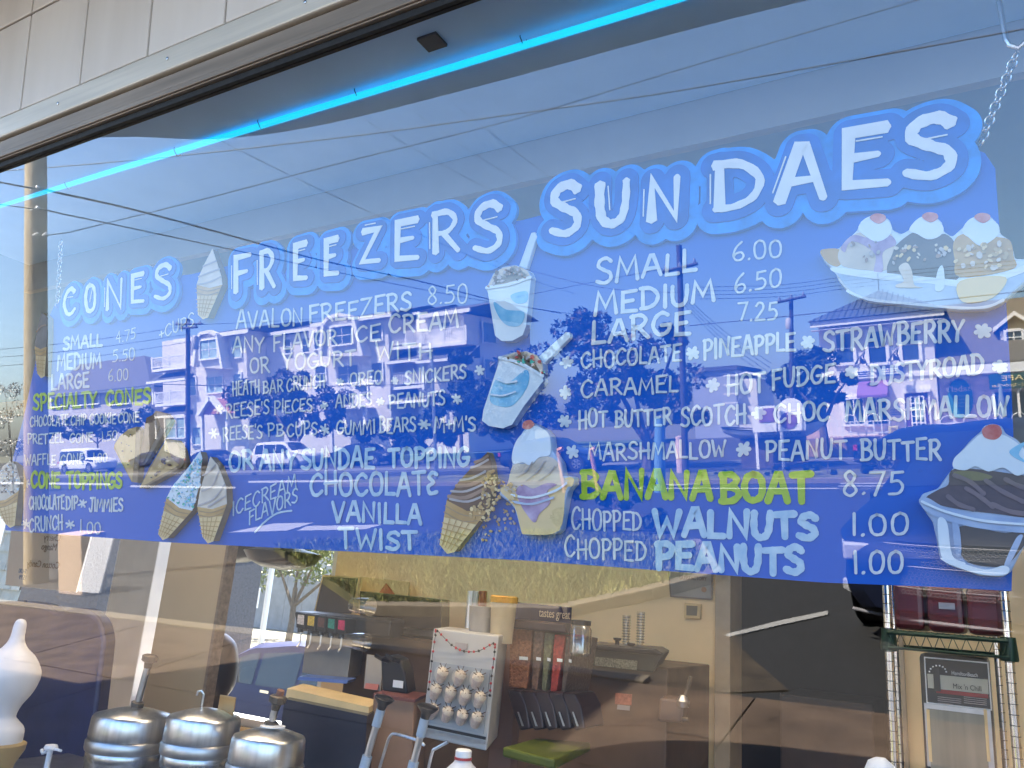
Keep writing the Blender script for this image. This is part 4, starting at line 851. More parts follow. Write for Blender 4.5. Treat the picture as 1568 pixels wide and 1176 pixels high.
MB().prism([I(*bil(*q), Yc-.002) for q in ((.03, .92), (.97, .92), (.97, .945), (.03, .945))], (0, -.006, 0)).build('steel_strip', m_steeld, cs)
MB().prism([I(*bil(*q), Yc-.002) for q in ((.36, .1), (.54, .1), (.54, .17), (.36, .17))], (0, -.003, 0)).build('notice', m_vsh, cs)
m_pc = mat('paper cup print', (.55, .42, .36), .6, 0, 160, .2, c2=(.7, .6, .52)); m_mix = mat('ice cream with candy', (.5, .4, .3), .6, 0, 260, .6, c2=(.7, .62, .5))
for r_, (tt, ns, s0) in enumerate(((.42, 3, .2), (.58, 4, .13), (.76, 4, .12))):
    for k in range(ns):
        s = s0+k*(.27 if ns == 3 else .225); x, y = bil(s, tt); c = Vector(I(x, y, Yc-.03))
        cu_ = MB().lathe([(.013, -.022), (.0185, .016), (.02, .017)], c, 16, (.45, -.35, .75)).build('topping_cup', m_pc, cs, True)
        MB().lathe([(.0195, .0165), (.017, .024), (.009, .03), (.0, .032)], c, 16, (.45, -.35, .75)).build('ice_cream', m_mix, cu_, True)
        b = MB()
        for q in range(6):
            a = q*1.05; d = Vector((.45, -.35, .75)).normalized(); w_ = d.cross(Vector((0, 0, 1))).normalized(); w2 = d.cross(w_)
            b.tube([c+d*.022, c+d*.038+(w_*math.cos(a)+w2*math.sin(a))*.022], .0014, 4)
        b.build('candy_sticks', m_choc, cu_)
        MB().lathe([(.026, 0), (.028, .002), (.026, .004)], I(x, y-3, Yc-.006), 24, (0, -1, 0)).build('round_recess', m_case, cs, True)
m_bead = mat('red bead', (.45, .02, .03), .3)
path = smooth2([bil(.03, .56), bil(.03, .3), bil(.04, .06), bil(.06, .02), bil(.3, .13), bil(.5, .17), bil(.72, .15), bil(.93, .07), bil(.96, .14), bil(.955, .35), bil(.96, .52)], 6)
b = MB(); b.tube([I(x, y, Yc-.012) for x, y in path], .0012, 4); b.build('garland_string', m_black, cs)
for i in range(0, len(path), 2):
    c = I(path[i][0], path[i][1], Yc-.013); MB().lathe([(.001, -.005), (.0042, -.002), (.0042, .002), (.001, .005)], c, 6, (random.uniform(-1, 1), -.3, 1)).build('bead', m_bead if i % 3 else m_black, cs)
# tubs on top of the case
for x0, x1, yt, yb, mm, lidm, lb in ((718, 754, 922, 967, mat('frosted tub', (.34, .33, .32), .5), None, 'frosted grey tub on top of the cup display case'), (750, 786, 914, 974, mat('cream tub', (.5, .42, .28), .5), mat('orange lid', (.6, .3, .06), .5), 'cream tub with orange lid on top of the cup display case')):
    t = thing('storage_tub', lb, 'tub'); a, b_ = I(x0, yb, 1.4), I(x1, yb, 1.4); zt = I((x0+x1)/2, yt, 1.4)[2]; r_ = (b_[0]-a[0])/2; cx = (a[0]+b_[0])/2; zb = a[2]-.02
    MB().lathe([(r_*.82, zb), (r_*.96, zt-.02), (r_, zt-.015)], (cx, 1.4, 0), 28).build('tub_wall', mm, t, True)
    if lidm: MB().lathe([(r_*1.04, zt-.02), (r_*1.04, zt), (r_*.95, zt+.004), (0, zt+.004)], (cx, 1.4, 0), 28).build('lid', lidm, t, True)
lb = thing('cup_stack', 'upright stack of dark red and silver cups behind the tubs', 'cups')
for k, (x, mm) in enumerate(((718, m_steelp), (726, m_steeld), (736, mat('dark red cups', (.16, .03, .02), .4)))):
    a, b_ = I(x, 962, 1.55), I(x+4, 905, 1.55); MB().tube([a, b_], .016, 14).build('cup_column', mm, lb, True)
# pale pinkish post right of the case
pk = thing('partition', 'dull pink partition edge between the cup display and the candy hoppers', 'partition')
MB().prism([I(764, 975, 1.6), I(792, 980, 1.6), I(780, 1200, 1.6), I(745, 1200, 1.6)], (0, .05, 0)).build('panel', mat('pinkish panel', (.28, .16, .12), .6, 0, 4, .1), pk)
# candy hoppers
Yh = 1.45
hp_ = thing('candy_dispenser', 'row of dark gravity hoppers filled with nuts and candy', 'candy dispenser')
fills = [((.2, .08, .035), 781, 816), ((.12, .07, .045), 817, 833), ((.1, .1, .05), 834, 848), ((.26, .03, .02), 849, 866), ((.08, .055, .04), 867, 880)]
for k, (c_l, x0, x1) in enumerate(fills):
    sh_ = -k*1.5
    pts_ = [(x0, 962+k*3), (x1, 965+k*3), (x1-10+sh_, 1055+k*2), (x0-2+sh_, 1052+k*2)]
    h1 = MB().prism([I(x, y, Yh) for x, y in pts_], (0, .2, 0)).build('hopper', mat('candy fill %d' % k, c_l, .5, 0, 110, .6, .8, c2=tuple(min(1, v*1.9) for v in c_l)), hp_, bevel=.003)
    MB().prism([I(x, y, Yh-.004) for x, y in ((x0+14 if k == 0 else x0+4, 1005+k), (x1-8 if k == 0 else x1-5, 1006+k), (x1-8 if k == 0 else x1-5, 1011+k), (x0+14 if k == 0 else x0+4, 1010+k))], (0, .002, 0)).build('label', m_white, h1)
    xa = 776+k*21
    sp = MB().prism([I(x, y, Yh-.05) for x, y in ((xa, 1056+k), (xa+20, 1058+k), (xa+30, 1078+k), (xa+36, 1116), (xa+20, 1119), (xa+8, 1086))], (0, .16, 0)).build('chute', mat('dark chute', (.03, .018, .02), .3, 0, 10, .3), hp_, bevel=.006)
    MB().prism([I(x, y, Yh-.056) for x, y in ((xa+16, 1090), (xa+18, 1090), (xa+26, 1112), (xa+23, 1112))], (0, .002, 0)).build('slot_glint', m_steeld, sp)
MB().prism([I(x, y, Yh-.02) for x, y in ((780, 948), (866, 955), (868, 970), (782, 962))], deep(.24, 780)).build('hopper_lids', mat('dark brown lid', (.05, .03, .03), .4), hp_, bevel=.006)
gs = thing('glass_jar', 'squat clear jar with dark lid at the right end of the hoppers', 'jar')
a, b_ = I(880, 985, 1.4), I(900, 985, 1.4); zt = I(890, 950, 1.4)[2]
MB().lathe([(.03, a[2]-.04), (.038, a[2]-.03), (.038, zt-.03), (.03, zt-.015)], (a[0]+.02, 1.4, 0), 24).build('jar_wall', m_ccup, gs, True); MB().lathe([(.034, zt-.015), (.034, zt), (0, zt+.002)], (a[0]+.02, 1.4, 0), 24).build('jar_lid', m_black, gs, True)
# tastes great strip
tg = thing('slogan_strip', 'dark blue strip sign reading tastes great behind the candy hoppers', 'sign')
MB().prism([I(x, y, 1.75) for x, y in ((782, 921), (874, 930), (873, 955), (781, 948))], (0, .01, 0)).build('strip', mat('navy strip', (.02, .02, .06), .5), tg)
p = I(825, 944, 1.742); text('tastes great', I(825, 925, 1.742)[2]-p[2], p, (1, 0, 0), (0, 0, 1), mat('cream print', (.5, .42, .32), .6), tg, sx=.62)
# lime tray
lt = thing('lime_tray', 'flat lime green plastic tray under the candy hoppers', 'tray')
p = [I(770, 1136, 1.2), I(820, 1130, 1.45), I(905, 1134, 1.55), I(850, 1160, 1.15)]
zq = min(q[2] for q in p)
MB().prism([(q[0], q[1], zq) for q in p], (0, 0, -.03)).build('tray', mat('lime plastic', (.09, .11, .006), .5, 0, 8, .2), lt, bevel=.008)
# back counter and the black lidded well
m_steelbr = mat('warm steel', (.3, .26, .2), .4, .6, 6, .2)
bc = thing('back_counter', 'long brown stainless back counter with red and white notices', 'counter')
MB().box(-2.7, -1.1, 1.95, 2.5, .1, I(950, 1015, 1.95)[2]).build('counter_body', mat('brown counter front', (.13, .08, .05), .5, .2, 5, .3), bc, bevel=.006)
MB().prism([I(x, y, 1.94) for x, y in ((943, 1061), (968, 1063), (967, 1080), (942, 1078))], (0, -.003, 0)).build('red_notice', mat('red notice', (.4, .13, .08), .6, 0, 120, .3), bc)
MB().prism([I(x, y, 1.94) for x, y in ((946, 1079), (965, 1081), (964, 1088), (945, 1086))], (0, -.003, 0)).build('white_notice', m_vsh, bc)
wl = thing('freezer_well', 'long black lidded cold well on the back counter', 'freezer')
MB().prism([I(x, y, 1.9) for x, y in ((898, 992), (1016, 1002), (1010, 1012), (1000, 1030), (895, 1018))], deep(.45, 898)).build('well_front', mat('dark green steel', (.06, .06, .045), .4, .3), wl, bevel=.005)
MB().prism([I(x, y, 1.88) for x, y in ((896, 985), (1004, 994), (1016, 1001), (1012, 1004), (896, 994))], deep(.5, 896)).build('black_lid', m_black, wl, bevel=.01)
for x, y in ((945, 980), (966, 988), (902, 983)):
    p = I(x, y+4, 2.0); MB().lathe([(.009, -.01), (.009, .006), (.017, .012), (.017, .018), (0, .02)], p, 16).build('lid_knob', m_black, wl, True)
MB().prism([I(x, y, 1.893) for x, y in ((912, 1006), (976, 1012), (975, 1026), (911, 1019))], (0, -.003, 0)).build('print_label', mat('grey print', (.14, .14, .1), .6, 0, 160, .5), wl)
for x, yt, lb in ((958, 942, 'shorter stack of clear cups on the black cold well'), (980, 937, 'taller stack of clear cups on the black cold well')):
    t = thing('cup_stack', lb, 'cups'); a = I(x, 988, 2.1); zt = I(x, yt, 2.1)[2]; b = MB(); k = 0; z = a[2]
    b.lathe([(.013, z), (.017, zt-.004), (.0175, zt)], (a[0], 2.1, 0), 16)
    while z < zt-.02: z += .011; b.lathe([(.0165, z), (.0195, z+.002), (.0165, z+.004)], (a[0], 2.1, 0), 16)
    b.build('stacked_cups', m_ccup, t, True)
# certificate and thermostat on the back wall
ct = thing('certificate', 'framed inspection certificate on the cream wall reading SATISFACTORY', 'certificate')
Yw = BY-.012
MB().prism([I(x, y, Yw) for x, y in ((1022, 862), (1092, 868), (1090, 919), (1026, 914))], (0, .01, 0)).build('frame', m_bronze, ct)
MB().prism([I(x, y, Yw-.003) for x, y in ((1024, 864), (1089, 870), (1088, 917), (1028, 912))], (0, .002, 0)).build('sheet', mat('faded paper', (.38, .34, .28), .7), ct)
p = I(1040, 887, Yw-.006); text('SATISFACTORY', (I(1040, 881, Yw)[2]-p[2])*1.3, p, (1, 0, 0), (0, 0, 1), m_ink, ct, sx=.8)
MB().lathe([(.012, 0), (.012, .002)], I(1078, 903, Yw-.003), 20, (0, -1, 0)).build('seal', mat('orange seal', (.35, .2, .12), .7), ct)
th_ = thing('thermostat', 'small white thermostat with a grey screen on the cream wall', 'thermostat')
MB().prism([I(x, y, Yw-.01) for x, y in ((1048, 923), (1073, 925), (1072, 948), (1047, 946))], (0, .022, 0)).build('case', m_conel, th_, bevel=.003)
MB().prism([I(x, y, Yw-.013) for x, y in ((1051, 927), (1068, 928), (1067, 943), (1051, 942))], (0, .002, 0)).build('screen', mat('grey screen', (.16, .15, .1), .3), th_)
ss = thing('scoop', 'dark handled scoop standing up on the counter by the wall corner', 'scoop')
MB().tube([I(1048, 1070, 1.8), I(1058, 1036, 1.8)], .008, 10).build('handle', m_iron, ss, True); MB().lathe([(.02, -.01), (.024, .01), (.012, .03)], I(1046, 1078, 1.8), 16).build('bowl', m_steeld, ss, True)
kn = thing('espresso_lever', 'small brown box with black side knobs on the back counter', 'appliance')
MB().prism([I(x, y, 1.8) for x, y in ((1010, 1068), (1050, 1072), (1044, 1108), (1006, 1105))], deep(.2, 1010)).build('case', mat('brown case', (.14, .09, .065), .5), kn, bevel=.01)
for x, y in ((1052, 1078), (1052, 1102)): MB().tube([I(x-6, y, 1.8), I(x+3, y, 1.8)], .01, 10).build('knob', m_iron, kn, True)
# pilaster at the doorway
pi_ = thing('door_casing', 'cream door casing at the dark doorway', 'door frame')
MB().box(-1.10, -1.03, BY-.03, BY+.17, .1, 2.3).build('casing', mat('casing cream', (.46, .36, .24), .6), pi_, bevel=.004)
MB().box(-.39, -.33, BY-.03, BY+.17, .1, 2.3).build('casing', mat('casing cream', (.46, .36, .24), .6), pi_, bevel=.004)
# grey boxes standing in the dark room
fb_ = thing('filing_cabinet', 'dim brown cabinet standing in the dark doorway', 'cabinet')
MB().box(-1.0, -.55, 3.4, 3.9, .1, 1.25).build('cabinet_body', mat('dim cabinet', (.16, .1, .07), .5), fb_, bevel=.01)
# wire rack with red bins
rk = thing('wire_rack', 'chrome wire rack with green shelf at the right', 'rack')
def post(xa, ya, xb, yb, Y, r=.0125):
    a = I(xb, yb, Y); b_ = I(xa, ya, Y); x = (a[0]+b_[0])/2
    o = MB().tube([(x, Y, .1), (x, Y, 2.2)], r, 14).build('post', m_chrome, rk, True)
    b = MB(); z = .2
    while z < 2.2: b.tube([(x, Y, z), (x, Y, z+.002)], r*1.04, 14); z += .0254
    b.build('post_groove', m_black, o)
    return x
Yf, Yb_ = 1.35, 1.75
xa = post(1361, 900, 1366, 1176, Yf, .0115); xb = post(1540, 900, 1556, 1176, Yf, .0115)
xc = post(1374, 960, 1377, 1176, Yb_, .009); xd = post(1524, 960, 1540, 1176, Yb_, .009)
zs = I(1365, 968, Yf)[2]; zs2 = zs-.005
m_gr = mat('green coated wire', (.008, .035, .022), .4)
b = MB()
for yy in (Yf-.02, Yb_+.02): b.tube([(xa, yy, zs), (xb, yy, zs)], .006, 8); b.tube([(xa, yy, zs-.04), (xb, yy, zs-.04)], .004, 8)
zig = [(xa+(xb-xa)*k/18, Yf-.02, zs-(.04 if k % 2 else 0)) for k in range(19)]; b.tube(zig, .003, 6); b.build('shelf_truss', m_gr, rk, True)
b = MB()
for k in range(22): x = xa+(xb-xa)*k/21; b.tube([(x, Yf-.02, zs+.006), (x, Yb_+.02, zs+.006)], .002, 5)
b.build('shelf_wires', m_gr, rk)
for x in (xa, xb): MB().lathe([(.02, zs-.05), (.022, zs-.045), (.018, zs+.01)], (x, Yf, 0), 16).build('shelf_collar', m_gr, rk, True)
m_bin = mat('dark red bin', (.085, .012, .016), .3, 0, 5, .2)
for k, (x0, x1, lb) in enumerate(((1368, 1414, 'left dark red plastic bin on the wire rack'), (1419, 1475, 'middle dark red plastic bin with a silver strip on the wire rack'), (1480, 1535, 'right dark red plastic bin on the wire rack'))):
    X0, X1, Z0, Z1 = IB(x0, 895, x1, 965, Yf+.03); t = thing('red_bin', lb, 'bin', 'dark red bins on the wire rack')
    MB().box(X0, X1, Yf+.03, Yb_-.03, zs+.01, zs+.01+(Z1-Z0)*1.05).build('bin_body', m_bin, t, bevel=.014)
    MB().box(X0+.004, X1-.004, Yf+.025, Yb_-.025, zs+.014+(Z1-Z0)*1.05, zs+.026+(Z1-Z0)*1.05).build('bin_lid', m_bin, t, bevel=.006)
    if k == 1: MB().box(X0+.03, X1-.02, Yf+.026, Yf+.029, (Z0+Z1)/2-.005, (Z0+Z1)/2+.012).build('silver_strip', m_steeld, t)
# milkshake machine
Ym = 1.5
mm = thing('milkshake_machine', 'black drink mixer with cream and red lettered panel over a steel door', 'drink mixer')
q = lambda x, y, Y=Ym: I(x, y, Y)
X0, X1, Z0, Z1 = IB(1412, 1004, 1520, 1180, Ym)
MB().box(X0, X1, Ym, Ym+.32, .9, Z1).build('housing', m_black, mm, bevel=.014)
def MQ(x, y, d=0.): p = I(x, y, Ym-d); return p
def mpan(x0, y0, x1, y1, m, name, d0, par=mm, sk=6):
    X0_, X1_, Z0_, Z1_ = IB(x0, y0, x1, y1, Ym); return MB().box(X0_, X1_, Ym-d0, Ym-d0+.0018, Z0_, Z1_).build(name, m, par, bevel=.0006)
m_bk = mat('panel black', (.014, .013, .015), .4)
mpan(1417, 1010, 1516, 1082, m_white, 'panel_border', .004); pf = mpan(1419, 1012, 1514, 1080, m_bk, 'control_panel', .006)
mpan(1421, 1036, 1513, 1058, mat('panel cream', (.55, .53, .42), .5), 'cream_band', .008); mpan(1434, 1059, 1513, 1065, mat('panel red', (.32, .02, .02), .5), 'red_band', .008)
mpan(1430, 1022, 1440, 1058, m_black, 'lever_slot', .012)
p = MQ(1457, 1033, .01); s_ = IB(1457, 1020, 1510, 1033, Ym); text('HamiltonBeach', .0145, p, (1, 0, 0), (0, 0, 1), m_white, mm, sx=.72)
p = MQ(1459, 1054, .011); text("Mix 'n Chill", .019, p, (1, 0, 0), (0, 0, 1), m_black, mm, sx=.8)
for k in range(8):
    t_ = math.pi*(.05+k*.13); p = MQ(1436-13*math.cos(t_), 1030-11*math.sin(t_), .009); MB().box(p[0]-.002, p[0]+.002, p[1]-.001, p[1], p[2]-.002, p[2]+.002).build('dial_mark', m_white, mm)
for k in range(4): mpan(1436, 1068+k*3, 1472 if k < 3 else 1460, 1069+k*3, m_vsh, 'small_print', .008); mpan(1476, 1068+k*3, 1511, 1069+k*3, m_vsh, 'small_print', .008)
mpan(1418, 1082, 1520, 1180, m_steeld, 'door_frame', .006); mpan(1424, 1090, 1512, 1200, mat('stainless interior', (.25, .24, .19), .3, .6, 3, .35, stretch=(6, 1, .4)), 'door_panel', .009)
for x in (1421, 1509): mpan(x, 1086, x+5, 1165, m_conel, 'door_rail', .014)
tb = thing('white_scoop', 'rounded white plastic tip showing at the bottom of the window by the rack', 'scoop')
c = I(1346, 1176, .75); MB().lathe([(.03, -.09), (.034, -.02), (.03, .0), (.017, .017), (.002, .021)], c, 24, (-.25, 0, 1)).build('tip', mat('pale plastic', (.55, .6, .68), .4), tb, True)
# ================================================================ THE STREET (seen in the glass)
m_asph = mat('asphalt', (.009, .01, .011), .85, 0, 60, .3, .3, c2=(.02, .02, .02))
m_conc = mat('pavement concrete', (.05, .033, .022), .85, 0, 3, .16, .3, c2=(.11, .075, .05))
m_kerb = mat('kerb concrete', (.17, .14, .1), .85, 0, 12, .15, .2)
m_grassg = mat('soil and turf', (.03, .04, .01), .9, 0, 1.5, .3, c2=(.14, .13, .05))
m_line = mat('road paint', (.3, .3, .29), .7, 0, 30, .12)
gr = struct(MB().box(-400, 400, -600, 300, -1.0, -.03).build('ground', mat('far ground', (.1, .1, .07), .9, 0, .3, .2), None))
rd = struct(MB().box(-300, 60, -31, -4.4, -.3, 0.).build('road', m_asph, None))
# pavement slabs along the shop
sw = struct(MB().box(-40, 14, -4.35, -.0, -.3, .03).build('pavement', m_grout, None))
YE = -4.3
xs_ = [-20+1.55*k for k in range(18)]
slab_v = [m_conc]+[mat('pavement concrete %d' % k, tuple(c*f for c in (.05, .033, .022)), .85, 0, 3+k, .16, .3, c2=tuple(c*f for c in (.11, .075, .05))) for k, f in enumerate((.92, 1.06, .97))]
for x in xs_:
    for y0, y1 in ((-4.3, -2.9), (-2.89, -1.5), (-1.49, .1)):
        if y1 > -1 and x > -30: y1 = -.2
        b = MB().box(x+.006, x+1.544, y0+.005, y1-.005, .03, .048+random.random()*.003)
        b.build('slab', random.choice(slab_v), sw, bevel=.004)
kb = struct(MB().box(-40, -2.2, -4.5, -4.352, -.1, .05).build('kerb', m_kerb, None, bevel=.01))
# cracks in the slabs
b = MB(); rnd = random.Random(5)
def crackline(p, a, n, st):
    pts_ = [p]
    for i in range(n): a += rnd.uniform(-.6, .6); p = (p[0]+st*math.cos(a), p[1]+st*math.sin(a)); pts_.append(p)
    return pts_
for k in range(34):
    c = crackline((rnd.uniform(-6.5, .3), rnd.uniform(-4.2, -1.6)), rnd.uniform(0, 6.28), rnd.randint(5, 12), .09)
    for p, q in zip(c[:-1], c[1:]): b.add([(p[0], p[1]-.003, .0535), (q[0], q[1]-.003, .0535), (q[0], q[1]+.003, .0535), (p[0], p[1]+.003, .0535)], [(0, 1, 2, 3)])
o = b.build('pavement_cracks', m_grout, sw); o['kind'] = 'stuff'
# concrete apron and ramp between the pavement and the road, centre
def gpoly(px, z): return [tuple(RG(x, y, z)) for x, y in px]
ap = struct(MB().prism(gpoly([(560, 945), (880, 940), (1068, 916), (1112, 973), (1208, 1056), (1010, 1064), (560, 1055)], .012), (0, 0, -.1)).build('driveway_apron', mat('pale concrete', (.026, .02, .014), .9, 0, 5, .3, .3, c2=(.055, .042, .028)), None))
wl2 = MB().prism(gpoly([(1112, 971), (1190, 951), (1268, 935), (1268, 941), (1190, 958), (1112, 976)], .012), (0, 0, -.008)).build('painted_line', m_line, rd)
# grass island with its kerb
isl = gpoly([(420, 835), (560, 925), (860, 930), (990, 902), (1092, 876), (1060, 830), (800, 815)], .1)
gi = struct(MB().prism(isl, (0, 0, -.2)).build('grass_island', m_grassg, None))
kbp = [gpoly([(560, 926), (860, 931), (990, 903), (1095, 876), (1064, 828)], .1)[k] for k in range(5)]
b = MB()
for p, q in zip(kbp[:-1], kbp[1:]):
    p, q = Vector(p), Vector(q); t_ = (q-p).normalized(); n_ = Vector((-t_.y, t_.x, 0))*.09; b.obox((p+q)/2+Vector((0, 0, -.04)), (q-p)/2, n_, (0, 0, .065))
struct(b.build('island_kerb', m_kerb, None, bevel=.015))
m_bl = [mat('grass blade %d' % k, c, .7, 0, 3, .15) for k, c in enumerate(((.09, .12, .015), (.24, .24, .06), (.03, .05, .01)))]
def tri_fill(poly, n, rnd):
    c = np.mean(np.array(poly), 0); tris = [(c, np.array(poly[i]), np.array(poly[(i+1) % len(poly)])) for i in range(len(poly))]
    ar = [abs(np.cross((t[1]-t[0])[:2], (t[2]-t[0])[:2])) for t in tris]; out = []
    for t in rnd.choices(tris, ar, k=n):
        a, b_ = rnd.random(), rnd.random()
        if a+b_ > 1: a, b_ = 1-a, 1-b_
        out.append(t[0]+(t[1]-t[0])*a+(t[2]-t[0])*b_)
    return out
bl = [MB(), MB(), MB()]
for p in tri_fill(isl, 24000, rnd):
    h = rnd.uniform(.03, .16)**1.0; a = rnd.uniform(0, 6.28); w = .011; l = rnd.uniform(0, .16); a2 = rnd.uniform(0, 6.28)
    dx, dy = math.cos(a)*w, math.sin(a)*w
    rnd.choice(bl).add([(p[0]-dx, p[1]-dy, .1), (p[0]+dx, p[1]+dy, .1), (p[0]+l*math.cos(a2), p[1]+l*math.sin(a2), .1+h)], [(0, 1, 2)])
for k, b in enumerate(bl):
    o = b.build('grass', m_bl[k], None); tag(o, ('bright', 'dry yellowish', 'dark')[k]+' grass blades growing on the kerbed island', 'grass'); o['kind'] = 'stuff'
# road markings and far side strips
def strip(px, z, m, name, par=None, th=.006):
    o = MB().prism(gpoly(px, z), (0, 0, -th)).build(name, m, par); return o
RLN = [([(0, 738), (170, 740), (170, 743), (0, 741)]), ([(200, 743), (360, 745), (360, 748), (200, 746)]), ([(960, 747), (1400, 748), (1400, 749.3), (960, 748.3)]),
       ([(995, 737), (1060, 735), (1093, 740), (1030, 744)]), ([(380, 736), (600, 734), (600, 737), (380, 739)]), ([(620, 737), (820, 736), (820, 738), (620, 739)]),
       ([(350, 815), (420, 801), (480, 800), (440, 812)]), ([(470, 805), (585, 803), (560, 810), (455, 812)])]
for px_ in RLN: strip(px_, .010, m_line, 'road_marking', rd)
for k in range(6): strip([(1292-k*2, 728+k*4), (1480, 728+k*4), (1480, 729.3+k*4), (1292-k*2, 729.3+k*4)], .010, m_line, 'crossing_stripe', rd)
fw = struct(MB().box(-60, 20, -33.5, -31.0, -.2, .12).build('far_pavement', mat('far pavement', (.13, .13, .13), .9, 0, 2, .1), None))
vg = struct(MB().box(-22, 20, -26.5, -22.6, -.1, .1).build('verge', m_grassg, None)); struct(MB().box(-22, 20, -22.55, -22.3, -.1, .13).build('verge_kerb', m_kerb, None))
lot = struct(MB().box(-300, 60, -80, -33.55, -.3, -.01).build('parking_lot', mat('lot asphalt', (.035, .032, .03), .9, 0, 2, .2), None))
pt = struct(MB().box(-9.5, 9, -60, -37.2, -.3, .8).build('patio_base', mat('patio brick', (.28, .18, .13), .9, 0, 5, .2), None))
lw = struct(MB().box(-75, -24, -70, -45.5, -.3, .35).build('lawn', mat('lawn', (.05, .08, .02), .9, 0, 2, .3), None))
# ---------------------------------------------------------------- foliage
LEAF = {}
def leafmat(name, c):
    m = mat(name, c, .6, 0, .8, .35); return m
def clump(mb_list, c, r, n, size, rnd, flat=1.):
    for _ in range(n):
        while True:
            p = np.array([rnd.uniform(-1, 1) for _ in range(3)])
            l = np.linalg.norm(p)
            if .25 < l < 1: break
        p = p/l*(l**.5); p = np.array([p[0]*r[0], p[1]*r[1], p[2]*r[2]])+c
        a = np.array([rnd.uniform(-1, 1) for _ in range(3)]); a /= np.linalg.norm(a); b_ = np.cross(a, [rnd.uniform(-1, 1), rnd.uniform(-1, 1), rnd.uniform(-1, 1)]); b_ /= max(1e-6, np.linalg.norm(b_))
        s = size*rnd.uniform(.6, 1.3)
        rnd.choice(mb_list).add([p-a*s, p+b_*s*.45, p+a*s, p-b_*s*.45], [(0, 1, 2, 3)])
def tree(label, name, X, Y, z0, blobs, th, tr, lm, n, size, seed, cat='tree', group=None):
    rnd = random.Random(seed); t = thing(name, label, cat, group, (X, Y, z0)); ml = [MB() for _ in lm]
    tot = sum(b[3]*b[5] for b in blobs)
    tk = MB(); tk.tube([(X, Y, z0-.1), (X+.05, Y, z0+th*.5), (X, Y, z0+th)], [tr, tr*.8, tr*.6], 8)
    for (bx, by, bz, rx, ry, rz_) in blobs:
        c = np.array([bx, by, bz]); tk.tube([(X, Y, z0+th*.7), ((X+bx)/2, (Y+by)/2, (z0+th+bz)/2), (bx, by, bz)], [tr*.5, tr*.3, tr*.1], 5)
        k = int(n*rx*rz_/tot); sub = max(3, k//140)
        for _ in range(sub):
            while True:
                q = np.array([rnd.uniform(-1, 1) for _ in range(3)])
                if np.linalg.norm(q) < 1: break
            cc = c+q*np.array([rx, ry, rz_])*.78; rr_ = min(rx, rz_)*rnd.uniform(.22, .42)
            clump(ml, cc, (rr_*1.2, rr_*1.2, rr_), k//sub, size, rnd)
    tk.build('trunk', mat('bark', (.12, .09, .06), .9, 0, 10, .3), t, True)
    for b, m in zip(ml, lm): 
        if b.v: o = b.build('crown', m, t); o['kind'] = 'stuff'
    return t
lmA = [leafmat('leaf dark green', (.012, .022, .008)), leafmat('leaf mid green', (.022, .034, .012)), leafmat('leaf rusty sun fleck', (.12, .09, .06))]  # the rusty leaves carry sun flecks in their colour
lmB = [leafmat('leaf dark green', (.012, .022, .008)), leafmat('leaf green', (.02, .034, .011))]
lmY = [leafmat('leaf pale', (.08, .11, .03)), leafmat('leaf yellow green', (.15, .18, .05))]
def pxtree(label, name, px_blobs, Y, zb, lm, n, size, seed, tr=.2, cat='tree', group=None):
    bl_ = []
    for (x, y, rx, ry) in px_blobs:
        a, c = RP(x, y, Y), RP(x+rx, y, Y); w = abs(c[0]-a[0]); h = abs(RP(x, y-ry, Y)[2]-a[2]); bl_.append((a[0], a[1], a[2], w, w*.8, h))
    X = sum(b[0] for b in bl_)/len(bl_); zc = min(b[2]-b[5]*.5 for b in bl_)
    return tree(label, name, X, -Y, zb, bl_, max(.6, zc-zb), tr, lm, n, size, seed, cat, group)
pxtree('wide dark tree with rusty sun-fleck leaves between the two utility poles', 'street_tree', [(900, 520, 52, 50), (960, 560, 80, 60), (1040, 510, 30, 40), (930, 610, 85, 45), (1030, 600, 50, 55), (1055, 640, 30, 30)], 30, 0, lmA, 9000, .14, 11, .28)
pxtree('dark tree left of the wide one, behind the freezer cups', 'street_tree', [(800, 560, 45, 50), (780, 620, 50, 50), (830, 640, 50, 40), (760, 660, 40, 30)], 34, 0, lmA, 5000, .15, 12, .25)
pxtree('round tree in front of the white corner house with the metal roof', 'street_tree', [(1250, 560, 46, 36), (1215, 590, 40, 36), (1270, 600, 40, 30), (1240, 625, 50, 26), (1300, 578, 26, 20)], 35, 0, lmB, 7000, .12, 13, .22)
pxtree('broad leafy tree in front of the big grey townhouses', 'street_tree', [(400, 610, 50, 32), (450, 600, 46, 36), (500, 620, 36, 34), (420, 640, 60, 28), (480, 655, 50, 26)], 41, 0, lmA, 7000, .2, 14, .3)
pxtree('low dark hedge of bushes before the townhouses', 'hedge', [(560, 660, 50, 22), (620, 655, 50, 26), (690, 650, 50, 34), (730, 630, 40, 46), (650, 680, 60, 16)], 40, 0, lmB, 6500, .2, 15, .1, 'hedge')
pxtree('clipped dark hedge in front of the low house', 'hedge', [(95, 652, 34, 22), (150, 650, 36, 24), (205, 645, 30, 26)], 42, 0, lmB, 3800, .2, 21, .1, 'hedge')
pxtree('small tree by the right end of the townhouses', 'street_tree', [(700, 545, 22, 26), (715, 590, 30, 32), (690, 620, 30, 22)], 43, 0, lmB, 2600, .2, 16, .15)
pxtree('low planting along the grass verge across the road', 'hedge', [(1270, 718, 60, 10), (1360, 716, 80, 11), (1450, 712, 70, 12), (1180, 722, 50, 8), (1100, 726, 50, 7)], 24.5, .1, lmB, 4500, .06, 17, .02, 'hedge')
